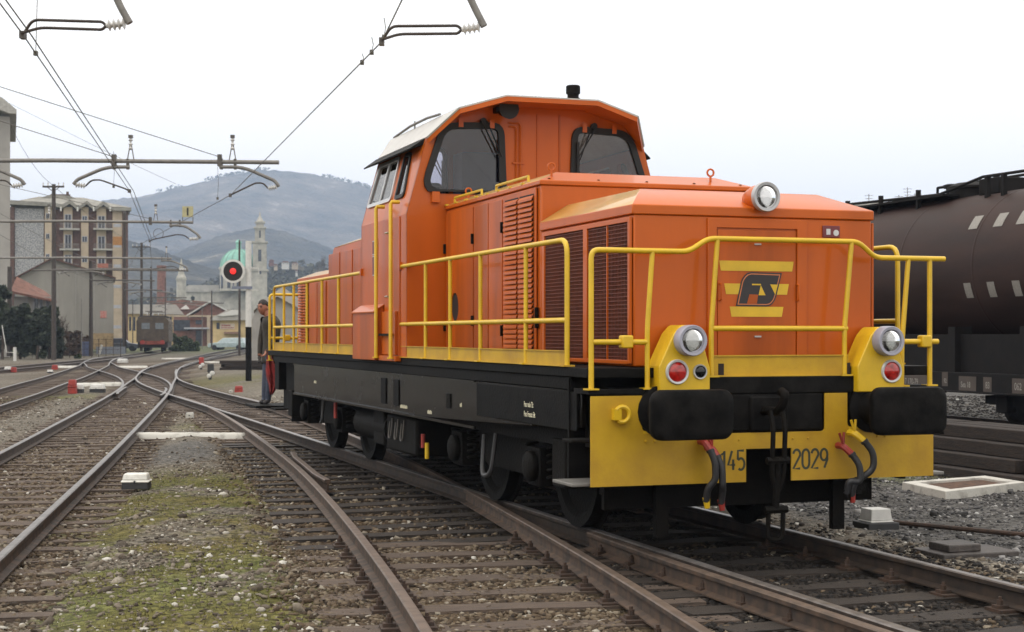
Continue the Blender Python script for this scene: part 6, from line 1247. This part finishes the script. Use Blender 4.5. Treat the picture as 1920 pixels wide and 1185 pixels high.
h_ = House('house', 'yellow house with white roof and red sign right of the warehouse', 205)
h_.box('wall', 399, 475, 594, 655, 0, 10, YELR); h_.poly('roof', [(394, 601), (400, 594), (430, 580), (480, 584), (480, 600)], -.8, 5, CORRUG); h_.poly('roof_sheet', [(408, 592), (436, 580.5), (452, 583), (450, 590), (420, 593)], -1.0, -.81, WHITEP)
h_.box('window', 406, 412, 605, 617, -.05, 0, WINF); sg_ = h_.box('sign_board', 413, 440, 607, 617, -.12, -.02, mat('sign_pale', (.62, .55, .45), .7))
for (a, b, v0, v1) in ((415, 432, 608.5, 612), (415, 439, 613.5, 615.5)):
    for u in np.arange(a, b, 2.2): h_.box('red_lettering_stroke', u, u + 1.5, v0, v1, -.135, -.121, REDP, sg_)
h_.box('awning', 420, 450, 622, 626, -1.2, -.02, mat('brown_awning', (.22, .13, .09), .8))
# grey shed behind the man
h_ = House('shed', 'grey concrete shed with pale roof behind the man on the step', 92)
h_.poly('wall', [(472, 705), (472, 600), (484, 574), (520, 556), (560, 574), (640, 574), (640, 705)], 0, 14, mat('shed_concrete', (.30, .285, .26), .9, var=.12, scale=.8)); h_.poly('roof', [(476, 582), (484, 570), (530, 538), (566, 564), (640, 575), (640, 580), (560, 578), (520, 556), (484, 576)], -.3, 14.3, CORRUG)
for u in (492, 520): h_.box('wall_seam', u, u + .5, 590, 700, -.02, -.001, CONC)
# church
h_ = House('church', 'domed stone church with green copper dome and bell tower', 470)
cxd = h_.x(447); k = MB(); k.lathe([(5.7, h_.z(545)), (5.7, h_.z(505)), (6.0, h_.z(504)), (6.0, h_.z(500)), (5.4, h_.z(499))], (cxd, 6, 0), 'z', 24); k.build('drum', STONEC, h_.o)
k = MB(); k.lathe([(5.55 * math.cos(t), h_.z(500) + math.sin(t) * (h_.z(465) - h_.z(500))) for t in np.linspace(0, 1.45, 12)], (cxd, 6, 0), 'z', 32); dm = k.build('dome', COPP, h_.o, smooth=60)
for a in np.linspace(0, 6.283, 17)[:-1]:
    k = MB(); k.tube([(cxd + 5.6 * math.cos(t) * math.cos(a), 6 + 5.6 * math.cos(t) * math.sin(a), h_.z(500) + math.sin(t) * (h_.z(465) - h_.z(500))) for t in np.linspace(0, 1.4, 9)], .16, 5); k.build('rib', mat('verdigris_dark', (.20, .34, .28), .7), dm)
for a in np.linspace(0, 6.283, 13)[:-1]:
    k = MB(); k.box(-.5, .5, -.12, .12, h_.z(540), h_.z(515)); q = k.build('drum_window', WINF, h_.o); q.location = (cxd + 5.72 * math.cos(a), 6 + 5.72 * math.sin(a), 0); q.rotation_euler = (0, 0, a + math.pi / 2)
k = MB(); k.lathe([(.95, h_.z(466)), (.8, h_.z(464)), (.8, h_.z(454)), (1.05, h_.z(453)), (.7, h_.z(450)), (.1, h_.z(447))], (cxd, 6, 0), 'z', 12); k.build('lantern', COPP, h_.o)
h_.poly('nave', [(335, 645), (335, 545), (350, 535), (480, 535), (495, 560), (560, 560), (560, 645)], 8, 30, STONEC); h_.poly('nave_roof', [(333, 546), (352, 533), (432, 533), (432, 546)], 7.4, 30, CORRUG)
h_.poly('front_gable', [(405, 645), (405, 580), (447, 542), (489, 580), (489, 645)], 4.8, 8, STONEC)
for (u0, u1, vb, vt, ov) in ((472, 501, 645, 505, 0), (474, 500, 505, 452, 1), (478, 497, 452, 425, 1), (480, 495, 425, 415, 1)):
    w_ = (u1 - u0) / FPX * 470; k = MB(); k.box(h_.x(u0), h_.x(u1), 0, w_, h_.z(vb), h_.z(vt)); k.box(h_.x(u0) - .35, h_.x(u1) + .35, -.35, w_ + .35, h_.z(vt) - .5, h_.z(vt)); tw = k.build('bell_tower', STONEC, h_.o, smooth=0)
k = MB(); k.lathe([(1.25, h_.z(415)), (.8, h_.z(411)), (.35, h_.z(405)), (.05, h_.z(396))], (h_.x(487.5), 1.6, 0), 'z', 8); k.build('spire', STONEC, h_.o)
for (u0, u1, v0, v1) in ((484, 490, 468, 490), (486, 489, 432, 446), (485, 490, 506, 514)): h_.box('belfry_opening', u0, u1, v0, v1, -.06, .0, WINF)
for (u0, u1, v0, v1) in ((476, 478, 460, 500), (496, 498, 460, 500), (480, 481, 428, 450), (494, 495, 428, 450)): h_.box('pilaster', u0, u1, v0, v1, -.2, .0, STONEC)
# houses on the slope
for i, (u, v, wd, hh, Y, m_, lb) in enumerate(((535, 492, 14, 7, 730, WHITEP, 'white farmhouse on the slope right of the bell tower'), (553, 494, 12, 5, 740, CREAM, 'cream house right of the white farmhouse on the slope'), (517, 497, 7, 4, 720, CREAM, 'small pale house on the slope close to the bell tower'), (509, 489, 9, 4, 750, TILE, 'red brown house highest on the slope by the tower'), (556, 508, 4, 4, 700, WHITEP, 'tiny white hut low on the slope'))):
    h_ = House('house', lb, Y, uc=u); h_.box('wall', u - wd / 2, u + wd / 2, v, v + hh + 6, 0, 8, m_); h_.poly('roof', [(u - wd / 2 - .6, v), (u - wd / 4, v - 2.2), (u + wd / 4, v - 2.2), (u + wd / 2 + .6, v)], -.5, 8.5, TILE)
    for q in (-.25, .2): h_.box('window', u + q * wd, u + q * wd + .9, v + 1.5, v + 3.2, -.08, 0, WINF)
# white block behind the tank wagon
h_ = House('apartment_building', 'pale flat roofed building with aerials behind the tank wagon', 110); h_.box('wall', 1560, 2100, 382, 660, 0, 14, WHITEP); h_.box('roof_slab', 1553, 2110, 377, 382, -.5, 14.5, CONC)
for (u, v) in ((1629, 361), (1660, 373), (1686, 364), (1702, 350), (1716, 362), (1775, 357)):
    k = MB(); x = h_.x(u); zt = h_.z(v); k.tube([(x, 1, h_.z(377)), (x, 1, zt)], .025, 5)
    for j in range(3): k.tube([(x - .3 + .05 * j, 1, zt - .12 - j * .22), (x + .3 - .05 * j, 1, zt - .12 - j * .22)], .015, 4)
    k.build('aerial', DARKGALV, h_.o)
for u in (1676, 1722, 1750): h_.box('chimney', u - 2, u + 3, 371, 377, 1, 2, CONC)

# ------------------------------------------------------------------ old electric engine in the distance
EX, EYY = pu(286, 142), 142.0; el = empty('electric_locomotive', (EX, EYY, 0), .185); el.scale = (1, 1, .86); tag(el, 'old brown electric engine with red buffer beam standing in the distance', 'locomotive')
EBR = mat('dusty_brown_paint', (0.085, 0.064, 0.046), .8, var=.2, scale=2); EDK = mat('dark_brown_roof', (0.05, 0.04, 0.034), .8)
k = MB(); k.prism(roundpoly([(-1.45, 1.05), (1.45, 1.05), (1.45, 3.35), (1.1, 3.75), (-1.1, 3.75), (-1.45, 3.35)], [.02, .02, .35, .4, .4, .35], 4), 0, 12, 'y'); eb = k.build('body', EBR, el, bevel=.05)
k = MB(); k.box(-1.2, 1.2, .2, 11.8, 3.75, 3.9); k.build('roof_deck', EDK, el)
for x in (-.62, .62):
    k = MB(); k.box(x - .36, x + .36, -.03, .0, 2.45, 3.1); wf = k.build('cab_window', mat('pale_glass', (.16, .18, .20), .2), el)
k = MB(); k.box(-1.1, 1.1, -.12, .06, .80, 1.18); k.build('buffer_beam', mat('faded_red', (.22, .05, .03), .7, var=.3, scale=4), el)
for x in (-.875, .875):
    k = MB(); k.lathe([(.22, -.55), (.22, -.48), (.09, -.46), (.12, -.1)], (x, 0, 1.05), 'y', 16); k.build('buffer', REDP, el); k = MB(); k.lathe([(.13, 0), (.13, -.12)], (x, 0, 1.55), 'y', 12); k.build('lamp', EBR, el)
for y in (1.8, 4.2, 7.8, 10.2):
    for s in (-1, 1): o = dup(w0, el); o.location = (s * .78, y, .52)
k = MB(); k.box(-1.35, 1.35, .4, 11.6, .45, 1.05); k.build('underframe', EDK, el)
for y in (1.5, 3.4, 5.3, 7.2, 9.1, 10.4):
    k = MB(); k.box(1.45, 1.47, y, y + .9, 2.3, 3.0); k.build('side_window', WINF, el)
for y in (2.5, 9.5):
    k = MB(); k.tube([(-.5, y - .9, 3.95), (-.5, y + .9, 4.25)], .035, 5); k.tube([(.5, y - .9, 3.95), (.5, y + .9, 4.25)], .035, 5); k.tube([(-.8, y + .6, 4.4), (.8, y + .6, 4.4)], .04, 5); k.tube([(-.5, y + .9, 4.25), (-.6, y + .6, 4.4)], .03, 5); k.build('pantograph', EDK, el)
for x in (-.5, 0, .5):
    k = MB(); insulator(k, (x, .8, 3.9), (x, .8, 4.2), 3, .08); k.build('roof_insulator', PORC, el)
# ------------------------------------------------------------------ parked cars
def car(label, u, v, Y, paint, rz, L_=4.3):
    t = empty('parked_car', (pu(u, Y), Y, -.16), rz); tag(t, label, 'car'); k = MB()
    k.prism(roundpoly([(-L_ / 2, .30), (L_ / 2, .30), (L_ / 2, .72), (L_ / 2 - .9, .86), (-L_ / 2 + .1, .88), (-L_ / 2, .7)], [.08] * 6, 3), -.78, .78, 'y'); b = k.build('body', paint, t, bevel=.05)
    k = MB(); k.hull8([(-L_ / 2 + .15, -.74, .86), (L_ / 2 - 1.05, -.74, .86), (L_ / 2 - 1.05, .74, .86), (-L_ / 2 + .15, .74, .86)], [(-L_ / 2 + .35, -.60, 1.38), (L_ / 2 - 1.75, -.60, 1.38), (L_ / 2 - 1.75, .60, 1.38), (-L_ / 2 + .35, .60, 1.38)]); k.build('cabin', paint, t, bevel=.04)
    for (a, b_) in ((-1.6, -.75), (-.65, .2), (.28, .75)):
        k = MB(); k.hull8([(a, -.735, .90), (b_ + .12, -.735, .90), (b_ + .12, -.70, .90), (a, -.70, .90)], [(a + .08, -.64, 1.30), (b_, -.64, 1.30), (b_, -.60, 1.30), (a + .08, -.60, 1.30)]); k.build('side_window', WINF, t)
    for x in (-L_ / 2 + .75, L_ / 2 - .75):
        for s in (-1, 1): k = MB(); k.lathe([(.30, -.09), (.30, .09)], (x, s * .72, .30), 'y', 16); k.build('wheel', RUBBER, t)
    return t
car('pale blue estate car parked by the yellow house', 428, 652, 175, mat('pale_blue_car', (.36, .44, .46), .3, coat=.5), math.pi - .1); car('white car behind the pale blue estate car', 438, 650, 180, mat('white_car', (.62, .60, .52), .3, coat=.5), math.pi + .05)
car('dark car behind the fence at the apartment block corner', 224, 655, 165, mat('dark_car', (.06, .07, .09), .3, coat=.5), .1)
# ------------------------------------------------------------------ walls and fences at the yard edge
k = MB(); k.box(0, 2.6, 0, .3, 0, .7); o = k.build('low_wall', mat('blue_grey_wall', (.20, .22, .26), .9, var=.1), None); o.location = (pu(180, 140), 140, -.2); tag(o, 'low blue grey wall in front of the gabled house corner', 'wall')
f0 = empty('fence', (pu(20, 116), 116, -.2)); tag(f0, 'thin rusty mesh fence along the shrubs at left', 'fence'); k = MB()
for i in range(16): k.tube([(i * .55, 0, 0), (i * .55, 0, 1.5)], .025, 5)
for z in (.3, .7, 1.1, 1.45): k.tube([(0, 0, z), (8.3, 0, z)], .012, 4)
for i in range(80): k.tube([(i * .104, .01, .1), (i * .104, .01, 1.45)], .006, 3)
k.build('mesh', RUST, f0, smooth=0)['kind'] = 'stuff'
k = MB(); k.box(-.35, .35, -.2, .2, 0, .8); o = k.build('relay_cabinet', mat('blue_cabinet', (.10, .13, .24), .6), None, bevel=.03); o.location = onground(163, 668, -.18); o.scale = (1, 1, 1.5); tag(o, 'blue grey relay cabinet beside the mast at the gabled house', 'cabinet')
for (u, v, lb) in ((28, 678, 'white post with thin leaning lever at the left edge'),):
    p = onground(u, v, -.18); t = empty('lever_post', p); tag(t, lb, 'lever post'); k = MB(); k.cyl((0, 0, 0), .10, 0, .95, n=12); k.build('post', WHITEP, t); k = MB(); k.tube([(0, 0, .6), (-.55, 0, .62), (-.85, 0, 2.4)], .028, 6); k.build('lever', WHITEP, t)
for (u, v, lb) in ((168, 668, 'short white marker post left of the mast'), (185, 667, 'short tilted white marker post right of the mast')):
    k = MB(); k.box(-.09, .09, -.05, .05, 0, .95); o = k.build('marker_post', WHITEP, None, bevel=.01); o.location = onground(u, v, -.18); o.rotation_euler = (0, .3 if u > 180 else 0, 0); tag(o, lb, 'marker post')
# dark stacked timbers by the signal post
for i in range(8):
    k = MB(); k.hull8([(-1.3, -.13, 0), (1.3, -.13, 0), (1.3, .13, 0), (-1.3, .13, 0)], [(-1.29, -.125, .16), (1.29, -.125, .16), (1.29, .125, .16), (-1.29, .125, .16)]); o = k.build('timber_sleeper', OLDT, None, bevel=.01); o.location = (pu(462, 76) + (i % 2) * .3, 76 + (i % 3) * .35, -.17 + (i // 3) * .17); o.rotation_euler = (0, 0, .1 + .05 * (i % 3)); tag(o, 'dark timber in the small heap behind the signal post', 'sleeper', 'timbers in the small heap')

# ------------------------------------------------------------------ trees and shrubs
def foliage(name, parent, blobs, n, size, m, seed, squash=1.0):
    r_ = np.random.default_rng(seed); C_ = np.array([b[:3] for b in blobs]); Rr = np.array([b[3] for b in blobs]); pk = r_.choice(len(blobs), n, p=Rr ** 2 / (Rr ** 2).sum())
    d = r_.normal(0, 1, (n, 3)); d /= np.linalg.norm(d, axis=1)[:, None]; rad = r_.uniform(.45, 1.05, n) ** .6; P_ = C_[pk] + d * (Rr[pk] * rad)[:, None] * np.array([1, 1, squash])
    a = r_.normal(0, 1, (n, 3)); a /= np.linalg.norm(a, axis=1)[:, None]; b = np.cross(a, r_.normal(0, 1, (n, 3))); b /= np.linalg.norm(b, axis=1)[:, None]; s = size * r_.uniform(.6, 1.4, (n, 1))
    V = np.stack([P_ - a * s, P_ + b * s * .5, P_ + a * s, P_ - b * s * .5], 1).reshape(-1, 3); return big(name, V, np.arange(4 * n).reshape(-1, 4), m, parent)
LEAFD = mat('dark_evergreen', (0.030, 0.040, 0.022), .7, var=.3, island=.5, scale=1.5); LEAFB = mat('dry_brown_twigs', (0.10, 0.066, 0.045), .8, var=.3, island=.4, scale=2); LEAFG = mat('dull_green_bush', (0.055, 0.075, 0.032), .75, var=.3, island=.5, scale=2); BARK = mat('bark', (0.075, 0.055, 0.042), .9, var=.3, scale=6, bump=.4)
def bush(label, u, vb, vt, Y, wpx, m, n, seed, name='shrub', cat='shrub', trunk=True, leaf=.16):
    p = at(u, vb, Y); p.z = -.2; t = empty(name, p); tag(t, label, cat); H_ = (pz(vt, Y) + .2); W_ = wpx / FPX * Y / 2; r_ = random.Random(seed)
    if trunk:
        k = MB(); k.tube([(0, 0, 0), (.05, 0, H_ * .3), (0, .05, H_ * .75)], [.12, .09, .03], 7)
        for i in range(6): a = r_.uniform(0, 6.28); k.tube([(0, 0, H_ * (.2 + .08 * i)), (W_ * .6 * math.cos(a), W_ * .6 * math.sin(a), H_ * (.4 + .08 * i))], [.05, .015], 5)
        k.build('trunk', BARK, t, smooth=60)
    bl = []
    for i in range(26): z = H_ * r_.uniform(.10, .88); q = W_ * (1 - .55 * abs(z / H_ - .40)); bl.append((r_.uniform(-.85, .85) * q, r_.uniform(-.5, .5) * q, z, r_.uniform(.20, .46) * min(W_, H_ * .5)))
    foliage('crown', t, bl, n, leaf, m, seed); return t
bush('dark evergreen shrub at the far left edge', 4, 676, 520, 108, 46, LEAFD, 5000, 1); bush('dark round evergreen shrub in front of the small house', 38, 674, 562, 110, 60, LEAFD, 6000, 2); bush('second dark evergreen shrub left of the tall mast', 70, 674, 575, 109, 50, LEAFD, 5500, 3); bush('dark evergreen shrub touching the tall mast', 92, 673, 568, 111, 44, LEAFD, 5000, 4); bush('low dark shrub right of the tall mast', 112, 673, 610, 112, 26, LEAFD, 2000, 11)
bush('dry reddish brown bush before the gabled wall', 138, 668, 622, 128, 36, LEAFB, 3500, 5); bush('dry brown bush behind the blue cabinet', 158, 667, 630, 130, 22, LEAFB, 2000, 6); bush('green bush right of the electric engine', 335, 657, 628, 160, 40, LEAFG, 4000, 7); bush('smaller dull bush near the pale post', 360, 657, 636, 162, 26, LEAFG, 2200, 8); bush('dark cypress like tree before the church', 484 - 120, 640, 548, 400, 12, LEAFD, 1500, 9, name='cypress_tree', cat='tree', leaf=.4); bush('small dark tree between warehouse and signal', 440, 645, 575, 230, 30, LEAFD, 2500, 10, name='tree', cat='tree', leaf=.3)
bush('low green tuft beside the blue cabinet', 146, 672, 664, 112, 10, LEAFG, 500, 12, trunk=False, leaf=.1)
# bare tree at the gabled wall
def bare(label, u, vb, vt, Y, seed):
    p = at(u, vb, Y); p.z = -.2; t = empty('bare_tree', p); tag(t, label, 'tree'); r_ = random.Random(seed); k = MB(); tw = MB(); H_ = (pz(vt, Y) + .2) if Y < 300 else 9.0
    def br_(p0, d, L_, r, lv, m_):
        pts = [Vector(p0)]; dd = Vector(d)
        for i in range(4): dd = (dd + Vector((r_.uniform(-.3, .3), r_.uniform(-.3, .3), r_.uniform(-.05, .25)))).normalized(); pts.append(pts[-1] + dd * L_ / 4)
        m_.tube(pts, [r * (1 - .18 * i) for i in range(5)], 5)
        if lv > 0:
            for i in range(1, 5):
                for _ in range(2): br_(pts[i], (dd + Vector((r_.uniform(-1, 1), r_.uniform(-1, 1), r_.uniform(0, .8)))).normalized(), L_ * .55, r * .45, lv - 1, tw)
    br_((0, 0, 0), (0, 0, 1), H_ * .55, .10, 3, k); k.build('trunk', BARK, t, smooth=60); tw.build('crown', BARK, t, smooth=0); return t
bare('leafless tree with twisted branches right of the tall mast', 117, 670, 580, 114, 3)
for i, (u, vt, Y) in enumerate(((596, 486, 620), (612, 480, 640), (625, 484, 650))):
    t = bare(('leftmost', 'middle', 'rightmost')[i] + ' of the bare grey trees on the slope left of the engine', u, 520, vt, Y, 20 + i)
    t.location.z = pz(520, Y)
woods = []; r_ = np.random.default_rng(12); n = 5200
u = r_.uniform(300, 760, n); Yw = r_.uniform(560, 800, n)
# scattered wood on the low slope: many small crowns placed on the slope's surface
lo_ = [o for o in bpy.data.objects if o.name.startswith('hills')][-1]
co = np.zeros(len(lo_.data.vertices) * 3, np.float32); lo_.data.vertices.foreach_get('co', co); co = co.reshape(-1, 3); sel = co[(co[:, 1] > 520) & (co[:, 1] < 800) & (co[:, 0] > -200) & (co[:, 0] < -30) & (co[:, 2] > 2)]
pk = sel[r_.integers(0, len(sel), 900)]; pk = pk + np.stack([r_.uniform(-6, 6, 900), r_.uniform(-3, 3, 900), np.zeros(900)], 1)
V = []; 
for q in range(14):
    d = r_.normal(0, 1, (900, 3)); d /= np.linalg.norm(d, axis=1)[:, None]; c_ = pk + d * r_.uniform(.6, 2.2, (900, 1)) + np.array([0, 0, 1.6]); a = r_.normal(0, 1, (900, 3)); b = np.cross(a, r_.normal(0, 1, (900, 3))); b /= np.linalg.norm(b, axis=1)[:, None]; a /= np.linalg.norm(a, axis=1)[:, None]
    V.append(np.stack([c_ - a * 1.2, c_ + b * .8, c_ + a * 1.2, c_ - b * .8], 1).reshape(-1, 3))
V = np.concatenate(V); tag(big('woodland', V, np.arange(len(V)).reshape(-1, 4), mat('distant_wood', (.06, .06, .035), .9, island=.5, var=.3, scale=.2)), 'scattered trees on the low slope behind the church', kind='stuff')
# trees along the skyline of the mountain
mo_ = [o for o in bpy.data.objects if o.name == 'hills'][0]; co = np.zeros(len(mo_.data.vertices) * 3, np.float32); mo_.data.vertices.foreach_get('co', co); co = co.reshape(-1, 3)
sel = co[(co[:, 1] > 2655) & (co[:, 1] < 2745) & (co[:, 0] > -1000) & (co[:, 0] < 0)]; sel = sel[fbm(sel[:, 0] / 55.0, sel[:, 1] / 55.0, 3, 77) > .54]; n = 420; pk = sel[r_.integers(0, len(sel), n)] + np.stack([r_.uniform(-9, 9, n), r_.uniform(-9, 9, n), np.zeros(n)], 1); V = []
for q in range(8):
    d = r_.normal(0, 1, (n, 3)); d /= np.linalg.norm(d, axis=1)[:, None]; c_ = pk + d * r_.uniform(.5, 3, (n, 1)) + np.array([0, 0, 2.5]); a = r_.normal(0, 1, (n, 3)); b = np.cross(a, r_.normal(0, 1, (n, 3))); b /= np.linalg.norm(b, axis=1)[:, None]; a /= np.linalg.norm(a, axis=1)[:, None]
    V.append(np.stack([c_ - a * 1.6, c_ + b * 1.1, c_ + a * 1.6, c_ - b * 1.1], 1).reshape(-1, 3))
V = np.concatenate(V); tag(big('woodland', V, np.arange(len(V)).reshape(-1, 4), MATS['distant_wood']), 'sparse trees along the mountain skyline', kind='stuff')
# ------------------------------------------------------------------ the air
hz = MB(); hz.box(-4300, 4300, -420, 4400, -6, 345); hzm = bpy.data.materials.new('haze'); hzm.use_nodes = True; N = hzm.node_tree.nodes; N.remove(N['Principled BSDF']); pv = N.new('ShaderNodeVolumePrincipled'); pv.inputs['Color'].default_value = (.60, .75, 1.0, 1); pv.inputs['Density'].default_value = 2.8e-4; pv.inputs['Anisotropy'].default_value = 0.0
hzm.node_tree.links.new(pv.outputs[0], N['Material Output'].inputs['Volume']); o = hz.build('haze', hzm, None, smooth=0); tag(o, 'thin bluish haze in the air over the yard and hills', kind='stuff')
